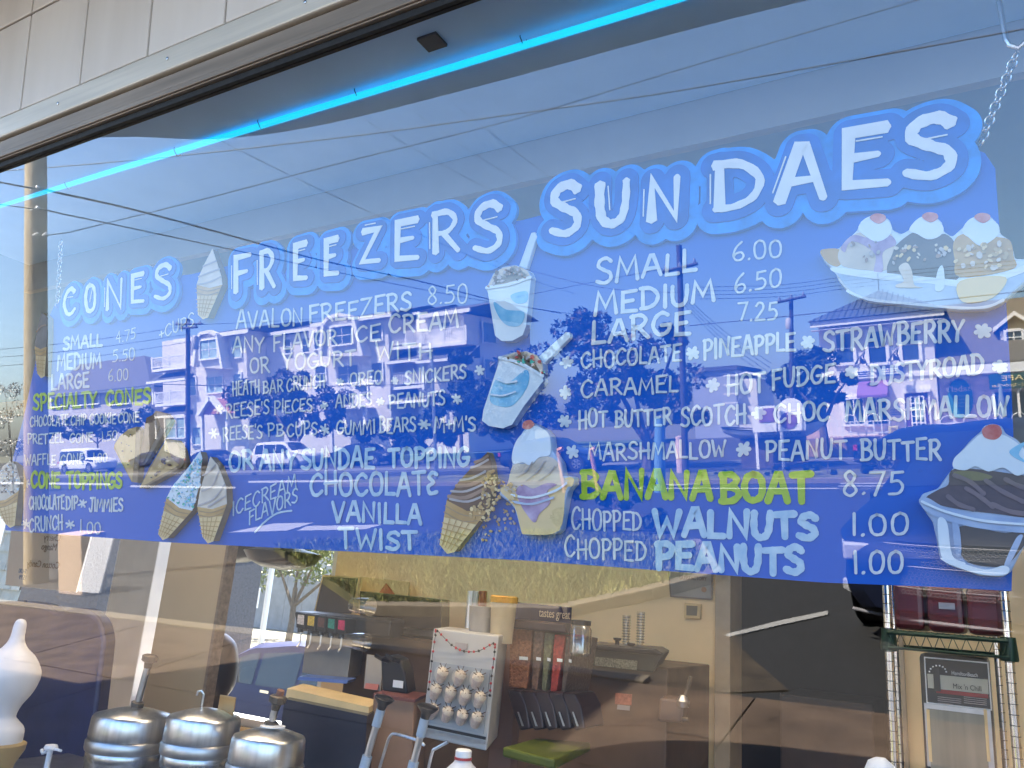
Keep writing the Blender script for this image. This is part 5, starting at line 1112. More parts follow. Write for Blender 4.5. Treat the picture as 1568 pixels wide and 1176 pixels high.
pxtree('loose leafy shrub close to the road below the wide tree', 'shrub', [(900, 745, 36, 34), (950, 770, 44, 30), (880, 800, 34, 34), (970, 735, 40, 24), (1000, 800, 24, 30)], 12, 0, lmB, 2600, .06, 18, .03, 'shrub')
pxtree('bare twiggy tree with white blossom at the far left edge', 'blossom_tree', [(14, 640, 30, 40), (30, 690, 30, 40), (8, 600, 20, 30)], 20, 0, [leafmat('blossom', (.6, .58, .52)), leafmat('twig', (.12, .1, .08))], 1500, .06, 19, .06)
# ---------------------------------------------------------------- houses
m_sid = mat('pale grey clapboard', (.84, .8, .74), .7, 0, 3, .05)
def clap(m, step=.16):
    t = m.node_tree; b = t.nodes['Principled BSDF']; tc = t.nodes.new('ShaderNodeTexCoord'); w = t.nodes.new('ShaderNodeTexWave'); w.wave_type = 'BANDS'; w.bands_direction = 'Z'; w.wave_profile = 'SAW'
    w.inputs['Scale'].default_value = 1/step/3.1416*.5*3.1416/3.1416*3.1416; t.links.new(tc.outputs['Object'], w.inputs['Vector'])
    bp = t.nodes.new('ShaderNodeBump'); bp.inputs['Strength'].default_value = 1.; bp.inputs['Distance'].default_value = .03
    t.links.new(w.outputs['Fac'], bp.inputs['Height']); t.links.new(bp.outputs[0], b.inputs['Normal']); return m
clap(m_sid, .32)
m_sid2 = clap(mat('white clapboard', (.84, .81, .76), .7, 0, 3, .04), .32)
m_lil = clap(mat('lilac white siding', (.68, .63, .66), .7, 0, 3, .04), .3)
m_trim = mat('white trim', (.76, .76, .74), .5, 0, 3, .03)
m_win = mat('house window glass', (.03, .05, .07), .05, 0, 2, .3, spec=.8)
m_wing = mat('window with pale curtain', (.3, .42, .42), .1, 0, 2, .3)
m_shg = mat('grey roof shingles', (.07, .075, .09), .9, 0, 20, .3, .5)
m_brs = mat('brown roof shingles', (.1, .09, .07), .9, 0, 16, .3, .6)
m_mroof = mat('blue grey metal roof', (.1, .13, .17), .45, .3, 3, .1)
m_purp = mat('plum paint', (.12, .05, .17), .5)
def window(par, box, Y, dep=.12, mull=(1, 1), m=None, tr=.1):
    x0, x1, z0, z1 = FB(*box, Y); y = -Y
    f = MB()
    f.box(x0-tr, x0, y-.02, y+dep, z0-tr, z1+tr); f.box(x1, x1+tr, y-.02, y+dep, z0-tr, z1+tr); f.box(x0+.001, x1-.001, y-.02, y+dep, z1, z1+tr*1.3); f.box(x0-tr*.4, x1+tr*.4, y-.02, y+dep*1.5, z0-tr, z0-.001)
    o = f.build('window', m_trim, par)
    MB().box(x0+.004, x1-.004, y+.01, y+.04, z0+.004, z1-.004).build('pane', m or m_win, o)
    b = MB()
    for k in range(1, mull[0]): x = x0+(x1-x0)*k/mull[0]; b.box(x-.025, x+.025, y+.045, y+.075, z0+.005, z1-.005)
    for k in range(1, mull[1]): z = z0+(z1-z0)*k/mull[1]; b.box(x0+.005, x1-.005, y+.047, y+.073, z-.025, z+.025)
    if b.v: b.build('muntin', m_trim, o)
    return o
def wallpx(par, box, Y, depth, m, name='wall', zb=None):
    x0, x1, z0, z1 = FB(*box, Y); z0 = z0 if zb is None else zb
    return MB().box(x0, x1, -Y-depth, -Y, z0, z1).build(name, m, par), (x0, x1, z0, z1)
def eave(par, xa, ya, xb, yb, th, Y, out=.5, m=None):
    a, b_ = RP(xa, ya, Y-out), RP(xb, yb, Y-out); z = (a[2]+b_[2])/2; h = abs(RP((xa+xb)/2, (ya+yb)/2+th, Y-out)[2]-z)
    return MB().box(a[0], b_[0], -Y+out-.15, -Y+out, z-h, z).build('eave', m or m_trim, par), (a[0], b_[0], z)
# corner house with the hipped metal roof
hb = thing('corner_house', 'white clapboard two storey corner house with hipped metal roof and plum door', 'house')
w, (x0, x1, z0, z1) = wallpx(hb, (1258, 492, 1434, 668), 40, 9, m_sid2, zb=.8)
_, (ea, eb, ez) = eave(hb, 1240, 494, 1445, 473, 9, 40, .6)
ap_ = RP(1344, 443, 44); 
b = MB(); rf = [(ea-.1, -39.3, ez+.02), (eb+.1, -39.3, ez+.02), (eb+.1, -49.7, ez+.02), (ea-.1, -49.7, ez+.02), (ap_[0], -44.5, ap_[2])]
b.add(rf, [(0, 1, 4), (1, 2, 4), (2, 3, 4), (3, 0, 4), (0, 3, 2, 1)]).build('roof', m_mroof, hb)
b = MB()
for k in range(1, 22):
    s = k/22; p = Vector(rf[0]).lerp(Vector(rf[1]), s); ap2 = Vector(rf[4]); t_ = min(s, 1-s)*2
    base = Vector((p.x, -39.3, ez+.03)); tgt = Vector((p.x, -39.3-5.2*t_, ez+.03+(ap2.z-ez)*t_)); b.tube([base, tgt], .035, 4)
b.build('standing_seam', m_mroof, hb)
MB().box(ea, eb, -40, -39.41, ez-.42, ez-.4).build('soffit', m_trim, hb)
b = MB(); b.tube([(ap_[0], -44.5, ap_[2]), (ap_[0], -44.5, ap_[2]+.9)], .03, 5); b.tube([(ap_[0]-.3, -44.5, ap_[2]+.6), (ap_[0]+.35, -44.5, ap_[2]+.6)], .025, 5); b.build('weather_vane', m_black, hb)
for bx in ((1281, 512, 1306, 556), (1330, 508, 1356, 556), (1381, 504, 1406, 552)): window(hb, bx, 40, .12, (1, 2), None, .14)
X0, X1, Z0, Z1 = FB(1388, 603, 1421, 665, 40)
o = MB().box(X0, X1, -40.02, -39.88, .8, Z1).build('door', m_purp, hb); X0, X1, Z0, Z1 = FB(1396, 608, 1416, 658, 40)
MB().box(X0, X1, -39.9, -39.86, Z0, Z1).build('pane', m_win, o); b = MB()
for k in range(4): x = X0+(X1-X0)*k/3; b.box(x-.03, x+.03, -39.85, -39.82, Z0, Z1)
for k in range(6): z = Z0+(Z1-Z0)*k/5; b.box(X0, X1, -39.848, -39.822, z-.03, z+.03)
b.build('lattice', m_trim, o)
X0, X1, Z0, Z1 = FB(1384, 597, 1425, 602, 40); MB().box(X0, X1, -39.99, -39.75, Z0, Z1).build('door_hood', m_trim, hb)
for x_ in (1384, 1423): X0, X1, Z0, Z1 = FB(x_, 603, x_+3, 665, 40); MB().box(X0, X1, -39.99, -39.84, .8, Z1).build('door_jamb', m_trim, hb)
for bx in ((1294, 612, 1322, 650), (1328, 610, 1358, 650)): window(hb, bx, 40, .1, (2, 1), None, .1)
X0, X1, Z0, Z1 = FB(1258, 575, 1434, 580, 40); MB().box(X0, X1, -40.0, -39.93, Z0, Z1).build('band', m_trim, hb)
X0, X1, Z0, Z1 = FB(1315, 583, 1361, 606, 40); MB().prism([(X0, -39.98, Z1), (X0, -38.9, Z0), (X0, -38.9, Z0-.1), (X0, -39.98, Z0-.1)], (X1-X0, 0, 0)).build('awning', mat('plum awning', (.2, .09, .26), .7), hb)
m_navy2 = mat('navy sign', (.03, .05, .25), .5)
for bx, mm_, s_, tm in (((1309, 567, 1342, 580), m_trim, 'GALLERY', m_navy2), ((1344, 562, 1383, 576), m_navy2, 'ANTIQUES', m_trim), ((1360, 625, 1382, 639), m_trim, '', m_navy2)):
    X0, X1, Z0, Z1 = FB(*bx, 39.9); t = MB().box(X0, X1, -39.95, -39.86, Z0, Z1).build('sign_board', mm_, hb)
    for k in range(3): MB().box(X0+.15*(X1-X0), X1-(.15+.1*(k % 2))*(X1-X0), -39.86, -39.85, Z0+(Z1-Z0)*(.2+.25*k), Z0+(Z1-Z0)*(.32+.25*k)).build('painted_line', tm, t)
for x_, y_ in ((1317, 553), (1368, 548)):
    p = RP(x_, y_, 39.2); b = MB(); b.lathe([(.05, .16), (.1, .1), (.24, -.12), (.25, -.14)], p, 16); o = b.build('lamp_shade', m_black, hb, True)
    q_ = RP(x_+11, y_+8, 39.95); MB().tube([p+np.array([0, 0, .16]), p+np.array([.2, -.1, .4]), (p+q_)/2+np.array([0, 0, .3]), q_], .03, 6).build('lamp_arm', m_black, o)
# neighbouring cafe
cf = thing('cafe_building', 'low lilac cafe with a big shingled roof and a green sign at the right edge', 'building')
X0, X1, Z0, Z1 = FB(1437, 556, 1568, 650, 40.6); X1 += 9
MB().box(X0+.05, X1, -50, -40.6, .8, Z1).build('wall', m_lil, cf)
e0 = RP(1437, 560, 39.6); rt = RP(1500, 462, 46)
MB().prism([(X0+.02, -39.5, e0[2]), (X0+.02, -46, rt[2]), (X0+.02, -52, e0[2]), (X0+.02, -52, e0[2]-.25), (X0+.02, -39.5, e0[2]-.25)], (X1-X0, 0, 0)).build('roof', m_brs, cf)
MB().box(X0+.02, X1, -39.5, -39.36, e0[2]-.5, e0[2]-.1).build('eave', m_trim, cf)
MB().box(X0+.05, X1, -40.55, -40.4, Z1-.75, Z1-.45).build('frieze', m_trim, cf)
# dormer
X0d, X1d, Z0d, Z1d = FB(1532, 506, 1580, 534, 41.5)
dm = MB().box(X0d, X1d, -45, -41.5, Z0d, Z1d).build('dormer', m_sid2, cf); xm = (X0d+X1d)/2
pk_ = RP(1551, 483, 41.3)[2]
MB().prism([(X0d-.25, -41.3, Z1d), (xm, -41.3, pk_), (X1d+.25, -41.3, Z1d), (X1d+.25, -41.3, Z1d+.18), (xm, -41.3, pk_+.2), (X0d-.25, -41.3, Z1d+.18)], (0, -4, 0)).build('dormer_roof', m_trim, dm)
MB().prism([(X0d, -41.45, Z1d), (xm, -41.45, pk_), (X1d, -41.45, Z1d)], (0, -3.5, 0)).build('gable', m_brs, dm)
window(cf, (1541, 508, 1564, 526), 41.45, .1, (2, 2), None, .1)
# oval sign and cafe sign (they read backwards in the glass)
c = RP(1470, 611, 40.4); rx = abs(RP(1490, 611, 40.4)[0]-c[0]); rz_ = abs(RP(1470, 580, 40.4)[2]-c[2])
ov = thing('oval_sign', 'tall teal oval shop sign with white lettering on the lilac wall', 'sign')
MB().prism([(c[0]+rx*math.cos(t), -40.5, c[2]+rz_*math.sin(t)) for t in [k*math.pi/16 for k in range(32)]], (0, .1, 0)).build('oval_panel', mat('teal sign', (.03, .2, .26), .5), ov)
hh = rz_*.42; text("Isabel's", hh, (c[0], -40.38, c[2]+rz_*.35), (-1, 0, 0), (0, 0, 1), m_trim, ov, ext=.01, align='CENTER', sx=1.)
for k in range(4): MB().box(c[0]-rx*.45, c[0]+rx*.45, -40.4, -40.38, c[2]+rz_*(.1-.17*k), c[2]+rz_*(.15-.17*k)).build('painted_line', mat('pale teal', (.2, .4, .42), .6), ov)
X0, X1, Z0, Z1 = FB(1514, 571, 1600, 595, 39.2)
sg = thing('cafe_sign', 'dark green cafe sign board under the shingled roof', 'sign')
MB().box(X0, X1, -39.3, -39.2, Z0, Z1).build('panel', mat('dark green sign', (.01, .06, .05), .4), sg); m_gold = mat('gold lettering', (.7, .6, .3), .5)
text('CAFE', (Z1-Z0)*.5, (RP(1533, 582, 39.2)[0], -39.19, Z0+(Z1-Z0)*.52), (-1, 0, 0), (0, 0, 1), m_gold, sg, ext=.01, align='RIGHT', sx=1.5)
text('Salad - Sandwiches', (Z1-Z0)*.3, (RP(1518, 590, 39.2)[0], -39.19, Z0+(Z1-Z0)*.14), (-1, 0, 0), (0, 0, 1), m_gold, sg, ext=.01, align='RIGHT')
for x_ in (1521, 1559): X0, X1, Z0, Z1 = FB(x_, 595, x_+4, 665, 39.4); MB().box(X0, X1, -39.5, -39.3, .8, Z1).build('porch_post', m_trim, cf)
X0, X1, Z0, Z1 = FB(1522, 600, 1600, 660, 40.55); MB().box(X0, X1+3, -40.6, -40.52, .8, Z1).build('porch_opening', m_win, cf)
um = thing('folded_parasol', 'folded grey green parasol standing on the cafe patio', 'parasol'); p = RP(1534, 622, 38.6); zt = RP(1534, 588, 38.6)[2]
MB().lathe([(.04, zt-2.1), (.17, zt-1.9), (.14, zt-1.0), (.05, zt)], (p[0], -38.6, 0), 12).build('canopy_cloth', mat('grey green cloth', (.2, .25, .22), .9), um, True); MB().tube([(p[0], -38.6, .8), (p[0], -38.6, zt)], .03, 6).build('pole', m_black, um)
# hoop topped patio fence
def hoopfence(xa, xb, Y, label):
    f = thing('patio_fence', label, 'fence', None); a, b_ = RP(xa, 650, Y)[0], RP(xb, 650, Y)[0]; zt = RP((xa+xb)/2, 641, Y)[2]; n = max(4, int((b_-a)/.28))
    r = MB().box(a, b_, -Y-.02, -Y+.02, zt-.16, zt-.12).build('top_rail', m_trim, f); MB().box(a, b_, -Y-.02, -Y+.02, .95, .99).build('bottom_rail', m_trim, f)
    for k in range(n+1):
        x = a+(b_-a)*k/n; MB().box(x-.02, x+.02, -Y-.018, -Y+.018, .8, zt-.125).build('picket', m_trim, f)
    for k in range(0, n-1, 3):
        x = a+(b_-a)*(k+1)/n; MB().tube([(x+.28*math.cos(t), -Y, zt-.12+.3*math.sin(t)) for t in [i*math.pi/8 for i in range(9)]], .02, 5).build('hoop', m_trim, f)
hoopfence(1263, 1288, 37.6, 'short white hoop topped fence left of the corner house door')
hoopfence(1290, 1362, 37.5, 'white hoop topped fence in front of the corner house windows')
hoopfence(1440, 1600, 37.4, 'long white hoop topped fence along the lilac cafe patio')
# newspaper box
nb = thing('newspaper_box', 'yellow newspaper box on a white post in front of the corner house', 'newspaper box')
X0, X1, Z0, Z1 = FB(1360, 653, 1376, 669, 32); MB().box(X0, X1, -32.4, -32, Z0, Z1).build('box_body', mat('yellow enamel', (.55, .48, .2), .4), nb, bevel=.03); MB().box(X0+.1, X1-.1, -32., -31.97, Z0+.08, Z1-.08).build('display_window', mat('tan window', (.3, .22, .1), .4), nb)
MB().box((X0+X1)/2-.08, (X0+X1)/2+.08, -32.25, -32.1, .1, Z0).build('post', m_trim, nb)
# boat on display and placards
bt = thing('display_boat', 'white wooden rowing boat with dark lettering on its side standing by the trees', 'boat')
Yb2 = 29.; L0_, R0_ = RP(1098, 656, Yb2), RP(1256, 641, Yb2); ln = R0_[0]-L0_[0]; zt0, zt1, zm = L0_[2], R0_[2], RP(1178, 658, Yb2)[2]; zk = RP(1178, 676, Yb2)[2]
st = []; n = 16
for k in range(n+1):
    s = k/n; x = L0_[0]+ln*s; top = zm+(zt0-zm)*max(0, 1-2*s)**2+(zt1-zm)*max(0, 2*s-1)**2; wd = .75*(1-abs(2*s-1)**2.4)**.6+.02; bot = zk+(top-zk)*abs(2*s-1)**3*.7
    st.append([(x, -Yb2-.8-wd, top), (x, -Yb2-.8-wd*.85, (top+bot)/2), (x, -Yb2-.8, bot), (x, -Yb2-.8+wd*.85, (top+bot)/2), (x, -Yb2-.8+wd, top)])
b = MB(); b.add([p for r_ in st for p in r_], [(i*5+j, i*5+j+1, (i+1)*5+j+1, (i+1)*5+j) for i in range(n) for j in range(4)]); b.build('hull', m_trim, bt, True)
b = MB()
for j in (0, 4): b.tube([st[i][j] for i in range(n+1)], .045, 6)
b.build('gunwale', m_black, bt, True); MB().box(L0_[0]+ln*.2, L0_[0]+ln*.8, -Yb2-1.3, -Yb2-.4, 0, zk+.1).build('cradle', m_dark, bt)
text('VIZZARDGROUP', (zm-zk)*.5, (L0_[0]+ln*.82, -Yb2+.02, zk+(zm-zk)*.42), (-1, 0, 0), (0, 0, 1), m_black, bt, ext=.01, sx=.9)
m_pinkp = mat('magenta print', (.2, .1, .26), .6, 0, 3, .3)
for k, (bx, lb) in enumerate((((1152, 622, 1188, 662), 'tall white placard with a purple panel above the boat'), ((1191, 629, 1233, 660), 'white placard with a round picture and scalloped top above the boat'))):
    X0, X1, Z0, Z1 = FB(*bx, 28.7); t = thing('placard', lb, 'sign'); MB().box(X0, X1, -28.8, -28.7, Z0, Z1).build('panel', m_trim, t)
    if k == 0: MB().box(X0+.25, X1-.05, -28.7, -28.68, Z0+.35, Z0+.85).build('purple_panel', m_pinkp, t)
    else:
        MB().lathe([(.3, 0), (.3, .02)], ((X0+X1)/2-.1, -28.7, (Z0+Z1)/2), 20, (0, 1, 0)).build('round_picture', m_pinkp, t)
        MB().lathe([(.45, 0), (.45, .08)], ((X0+X1)/2, -28.8, Z1), 20, (0, 1, 0)).build('scalloped_top', m_trim, t)
    MB().box(X0+.05, X0+.15, -28.78, -28.72, 0, Z0).build('post', m_trim, t)
# distant gable house
dg = thing('distant_house', 'small distant white gabled house beyond the trees', 'house')
X0, X1, Z0, Z1 = FB(1130, 580, 1160, 640, 75); MB().box(X0, X1, -82, -75, 0, Z1).build('wall', m_sid2, dg)
xm = (X0+X1)/2; MB().prism([(X0-.5, -74.8, Z1), (xm, -74.8, RP(1144, 571, 75)[2]), (X1+.5, -74.8, Z1), (X1+.5, -74.8, Z1+.3), (xm, -74.8, RP(1144, 569, 75)[2]), (X0-.5, -74.8, Z1+.3)], (0, -7, 0)).build('roof', m_trim, dg)
X0, X1, Z0, Z1 = FB(1062, 568, 1128, 650, 80); g2 = thing('distant_house', 'plain distant grey blue building beyond the trees', 'house'); MB().box(X0, X1, -90, -80, 0, Z1).build('wall', mat('grey blue wall', (.3, .33, .4), .8), g2); MB().box(X0-.3, X1+.3, -90.3, -79.7, Z1, Z1+.4).build('roof', m_shg, g2)
b = MB()
for k in range(4): X0, X1, Z0, Z1 = FB(1108, 574+k*14, 1130, 576+k*14, 74); b.box(X0, X1, -75.5, -74, Z0, Z1)
b.build('balcony', m_trim, dg)

# ---- the townhouse row
TY = 47.
th = thing('townhouse_row', 'long three storey grey clapboard townhouse row with gambrel dormers and white balconies', 'townhouses')
def block(x0, ye, x1, Y, dep, zb=.3, ybase=690): return wallpx(th, (x0, ye, x1, ybase), Y, dep, m_sid, zb=zb)
block(287, 510, 379, TY, 9); block(410, 512, 476, TY+2.2, 7); block(475, 492, 597, TY, 9); block(640, 484, 714, TY+.5, 10); block(596, 500, 640, TY+3, 7); block(250, 520, 288, TY+2.5, 6)
block(379, 514, 411, TY+4, 6)
for a_ in ((266, 519, 379, 504, 6, TY, .6), (379, 506, 412, 503, 4, TY+3, .4), (409, 509, 474, 501, 5, TY+2.2, .5), (474, 495, 598, 479, 6, TY, .6), (598, 482, 642, 478, 4, TY+2.4, .5), (640, 482, 719, 471, 6, TY+.5, .6)):
    xa, ya, xb, yb, th_, Y, out = a_; e, (ea, eb, ez) = eave(th, xa, ya, xb, yb, th_, Y, out)
    MB().prism([(ea, -Y+out, ez+.01), (ea, -Y-4.5, ez+1.1), (ea, -Y-10, ez+.01)], (eb-ea, 0, 0)).build('roof', m_shg, th)
for pl, w_ in (([(300, 562), (304, 520), (311, 511), (325, 508), (335, 513), (344, 565)], (308, 521, 334, 549)), ([(493, 545), (497, 497), (505, 487), (521, 482), (543, 486), (557, 545)], (508, 500, 540, 527))):
    Y = TY-.9; q = [RP(x, y, Y) for x, y in pl]; c = sum(q)/len(q)
    d = MB().prism([tuple(p) for p in q], (0, -3, 0)).build('gambrel_dormer', m_sid, th)
    b = MB()
    for i in range(len(q)-1):
        p, r_ = Vector(q[i]), Vector(q[i+1]); t_ = (r_-p).normalized(); n_ = Vector((-t_.z, 0, t_.x))*.14; b.obox((p+r_)/2+Vector((0, .1, 0)), (r_-p)/2, n_, (0, .22, 0))
    b.build('dormer_trim', m_trim, d); window(th, w_, TY-.95, .15, (2, 2), m_wing if w_[0] < 400 else None, .14)
for bx, Y, mm_ in (((357, 521, 370, 547), TY, m_wing), ((318, 577, 342, 601), TY, m_wing), ((291, 578, 301, 605), TY, m_wing), ((359, 573, 370, 584), TY, m_wing), ((464, 518, 474, 539), TY+2.2, None), ((437, 520, 446, 541), TY+2.2, None), ((482, 509, 495, 534), TY, None), ((570, 495, 585, 521), TY, None),
                   ((484, 561, 499, 583), TY, None), ((518, 560, 549, 586), TY, None), ((570, 556, 586, 582), TY, None), ((545, 590, 563, 612), TY, None), ((676, 494, 690, 507), TY+.5, None), ((296, 655, 310, 680), TY, m_wing), ((255, 640, 270, 670), TY+2.5, m_wing), ((272, 640, 284, 670), TY+2.5, m_wing)):
    window(th, bx, Y, .12, (2 if bx[2]-bx[0] > 20 else 1, 2), mm_, .12)
# right end wall recess windows (shaded side)
for y0, y1 in ((489, 520), (548, 580)):
    xs2 = RP(714, 500, TY+.5)[0]; z0, z1 = RP(714, y1, TY+.5)[2], RP(714, y0, TY+.5)[2]
    f = MB(); f.box(xs2, xs2+.08, -TY-4.6, -TY-2.6, z0-.15, z1+.15); o = f.build('window', m_trim, th); MB().box(xs2+.02, xs2+.1, -TY-4.45, -TY-2.75, z0, z1).build('pane', m_win, o)
def balcony(xa, ya, xb, yb, Y, out, hpx=12):
    a, b_ = RP(xa, ya, Y-out), RP(xb, yb, Y-out); z1 = (a[2]+b_[2])/2; z0 = z1-.95; X0, X1 = a[0], b_[0]
    bb = MB(); bb.box(X0, X1, -Y+.0, -Y+out, z0-.35, z0-.12); bl_ = bb.build('balcony', m_trim, th)
    bb = MB(); bb.box(X0, X1, -Y+out-.08, -Y+out, z1-.08, z1); bb.box(X0, X1, -Y+out-.08, -Y+out, z0, z0+.08)
    n = int((X1-X0)/.16)
    for k in range(n+1): x = X0+(X1-X0)*k/n; bb.box(x-.03, x+.03, -Y+out-.06, -Y+out-.02, z0+.08, z1-.08)
    for x in (X0, (X0+X1)/2, X1): bb.box(x-.07, x+.07, -Y+out-.09, -Y+out+.01, z0-.1, z1+.08)
    bb.build('railing', m_trim, bl_)
    MB().prism([(X0-.3, -Y+out+.35, z0-1.25), (X0-.3, -Y, z0-.36), (X0-.3, -Y, z0-1.25)], (X1-X0+.6, 0, 0)).build('skirt_roof', m_shg, bl_)
    MB().box(X0-.32, X1+.32, -Y+out+.3, -Y+out+.38, z0-1.42, z0-1.22).build('skirt_trim', m_trim, bl_)
    return X0, X1, z0
for a_ in ((232, 549, 284, 541, TY+1, 1.6), (237, 602, 283, 596, TY+1, 1.6), (597, 511, 644, 504, TY+2, 1.8), (644, 505, 713, 501, TY+.4, 1.3), (597, 572, 650, 566, TY+2, 1.8)):
    X0, X1, z0 = balcony(*a_)
    for x in (X0, X1): MB().box(x-.1, x+.1, -a_[4]+a_[5]-.15, -a_[4]+a_[5]-.02, z0-3.3, z0-1.42).build('balcony_post', m_trim, th)
for cx_, yt, yb, hw in ((326, 610, 634, 19), (530, 596, 626, 26)):
    Y = TY-1.4; a, b_, c = RP(cx_-hw, yb, Y), RP(cx_+hw, yb, Y), RP(cx_, yt, Y); z = (a[2]+b_[2])/2
    g_ = MB().prism([(a[0], -Y, z), ((a[0]+b_[0])/2, -Y, c[2]), (b_[0], -Y, z)], (0, -1.6, 0)).build('porch_gable', mat('red brown gable', (.4, .17, .17), .7) if cx_ < 400 else m_sid, th)
    bb = MB(); m_ = Vector(((a[0]+b_[0])/2, -Y+.1, c[2]+.1))
    for p in (a, b_):
        p = Vector((p[0], -Y+.1, z)); t_ = (m_-p).normalized(); n_ = Vector((-t_.z, 0, t_.x))*.16; bb.obox((m_+p)/2, (m_-p)/2, n_, (0, .25, 0))
    bb.build('gable_trim', m_trim, g_)
    for p in (a, b_): MB().box(p[0]-.12, p[0]+.12, -Y-.3, -Y-.06, .3, z).build('porch_post', m_trim, th)
# low house at the far left
lh = thing('low_house', 'low pale house with grey roof and white eave left of the townhouses', 'house')
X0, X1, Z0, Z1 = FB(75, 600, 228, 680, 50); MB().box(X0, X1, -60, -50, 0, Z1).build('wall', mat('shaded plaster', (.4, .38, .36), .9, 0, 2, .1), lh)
e, (ea, eb, ez) = eave(lh, 72, 604, 232, 592, 3, 50, .6)
r0, r1 = RP(120, 558, 55), RP(222, 568, 55)
MB().add([(ea, -49.3, ez), (eb, -49.3, ez), (eb, -61, ez), (ea, -61, ez), (r0[0], -55, r0[2]), (r1[0], -55, r0[2])], [(0, 1, 5, 4), (1, 2, 5), (2, 3, 4, 5), (3, 0, 4), (0, 3, 2, 1)]).build('roof', m_shg, lh)
for bx in ((80, 606, 104, 622), (110, 604, 130, 620), (134, 603, 152, 618), (170, 602, 200, 618)): window(lh, bx, 50, .12, (2, 1), None, .12)
# teal shingled house by the window edge, seen through the back window
sh2 = thing('shingled_shed', 'weathered teal shingle sided house beyond the back window at the far left', 'house')
m_tsh = [mat('teal shingle %d' % k, c, .9, 0, 6, .2, .4) for k, c in enumerate(((.22, .28, .28), (.28, .33, .32), (.18, .24, .25)))]
Xh = -13.5; Yh2 = 6.5
MB().box(Xh-4, Xh, Yh2, Yh2+5, -.4, 5.2).build('wall', m_shg, sh2)
for r_ in range(18):
    for k in range(7):
        x = Xh-4+k*.58+(.29 if r_ % 2 else 0); z = -.3+r_*.3
        MB().prism([(x+.01, Yh2-.05, z), (min(x+.57, Xh), Yh2-.05, z), (min(x+.57, Xh), Yh2-.01, z+.31), (x+.01, Yh2-.01, z+.31)], (0, .012, 0)).build('shingle', random.choice(m_tsh), sh2)
# ---------------------------------------------------------------- poles and wires
m_wood = mat('weathered pole wood', (.3, .235, .14), .85, 0, 14, .3, .3, c2=(.42, .34, .22), stretch=(3, 3, .25))
m_wire = mat('cable', (.025, .022, .02), .6)
def pole(label, xb, yb, xt, yt, d, r, m=m_wood, name='utility_pole', cat='utility pole'):
    p, dd = rr(xb, yb); t_ = d; base = p+dd*t_; top = RP(xt, yt, -base[1])
    t = thing(name, label, cat, None, (base[0], base[1], 0)); a = np.array([base[0], base[1], 0.]); dv = (top-base)/(top-base)[2]; bot = base-dv*base[2]
    MB().tube([bot, top], r, 20, r*.86).build('shaft', m, t, True); return t, bot, top
near, nb0, nt0 = pole('big weathered wooden utility pole close to the shop at the left', 55, 700, 55, 150, 11.2, .165)
PW = []
for y in (292, 323):
    p = RP(73, y, -nb0[1]+.0)+np.array([.03, .16, 0]); b = MB(); b.tube([p+np.array([-.18, 0, 0]), p+np.array([.04, 0, 0])], .012, 6); b.lathe([(.02, -.02), (.03, 0), (.02, .03)], p, 8); b.build('cable_bracket', m_steeld, near, True); PW.append(p)
p = RP(74, 364, -nb0[1])+np.array([.05, .1, 0]); b = MB(); b.tube([p, p+np.array([.12, .02, .02])], .02, 6); b.tube([p+np.array([-.08, .1, 0]), p+np.array([.04, .1, .02])], .012, 6); b.build('guy_clamp', m_white, near, True); PW.append(p)
m_woodd = mat('dark creosoted pole', (.05, .04, .035), .9, 0, 10, .3)
def xpole(label, x, yb, yt, d, arms, r=.14, trans=None, m=m_woodd, lean=0):
    r *= .8
    t, bot, top = pole(label, x+lean, yb, x, yt, d, r, m); Y = -bot[1]; out = []
    for (xa, ya, xb, yb2) in arms:
        a, b_ = RP(xa, ya, Y-.2), RP(xb, yb2, Y-.2); o = MB().tube([a, b_], .06, 6).build('crossarm', m, t)
        for s in (.08, .5, .92): p = a+(b_-a)*s; MB().lathe([(.04, 0), (.07, .08), (.03, .2)], p, 8).build('insulator', m_steeld, o, True); out.append(p+np.array([0, 0, .2]))
    if trans:
        x0, y0, x1, y1 = trans; a, b_ = RP((x0+x1)/2, y1, Y-.35), RP((x0+x1)/2, y0, Y-.35); rr_ = abs(RP(x1, y0, Y)[0]-RP(x0, y0, Y)[0])/2
        MB().lathe([(rr_*.9, a[2]), (rr_, a[2]+.05), (rr_, b_[2]-.05), (rr_*.6, b_[2]+.05), (0, b_[2]+.06)], (a[0], -Y+.35, 0), 16).build('transformer', mat('transformer grey', (.4, .4, .42), .5), t, True)
    return out
A1 = xpole('utility pole with double crossarm and transformer in front of the townhouses', 288, 690, 488, 46, [(268, 497, 310, 496), (276, 503, 302, 501)], .17, (296, 515, 303, 535))
A2 = xpole('tall tilted pole with a small crossarm rising over the wide tree', 1040, 640, 376, 27, [(1015, 417, 1068, 404)], .14, None, lean=8)
A3 = xpole('utility pole with a grey transformer left of the corner house', 1211, 640, 456, 33, [(1190, 463, 1234, 454)], .12, (1203, 489, 1213, 504), lean=2)
lp, lb0, lt0 = pole('slim grey lamp pole between the townhouses and the road', 668, 742, 661, 540, 30, .07, m_steeld, 'lamp_pole', 'lamp pole')
bp_, _, _ = pole('short blue grey post in front of the wide tree', 1011, 745, 1011, 640, 21, .16, mat('blue post', (.12, .25, .4), .5), 'post', 'post')
for x, y0, y1, lb in ((858, 690, 720, 'short pinkish bent pipe by the parked car left'), (908, 690, 716, 'short pinkish pipe bollard right of the bent one')):
    t, bb_, tt = pole(lb, x+2, y1, x-3, y0, 22, .07, mat('pinkish pipe', (.5, .25, .2), .6), 'bollard', 'bollard'); MB().tube([tt, tt+np.array([.15, 0, .05])], .07, 8).build('pipe_end', mat('pinkish pipe', (.5, .25, .2), .6), t, True)
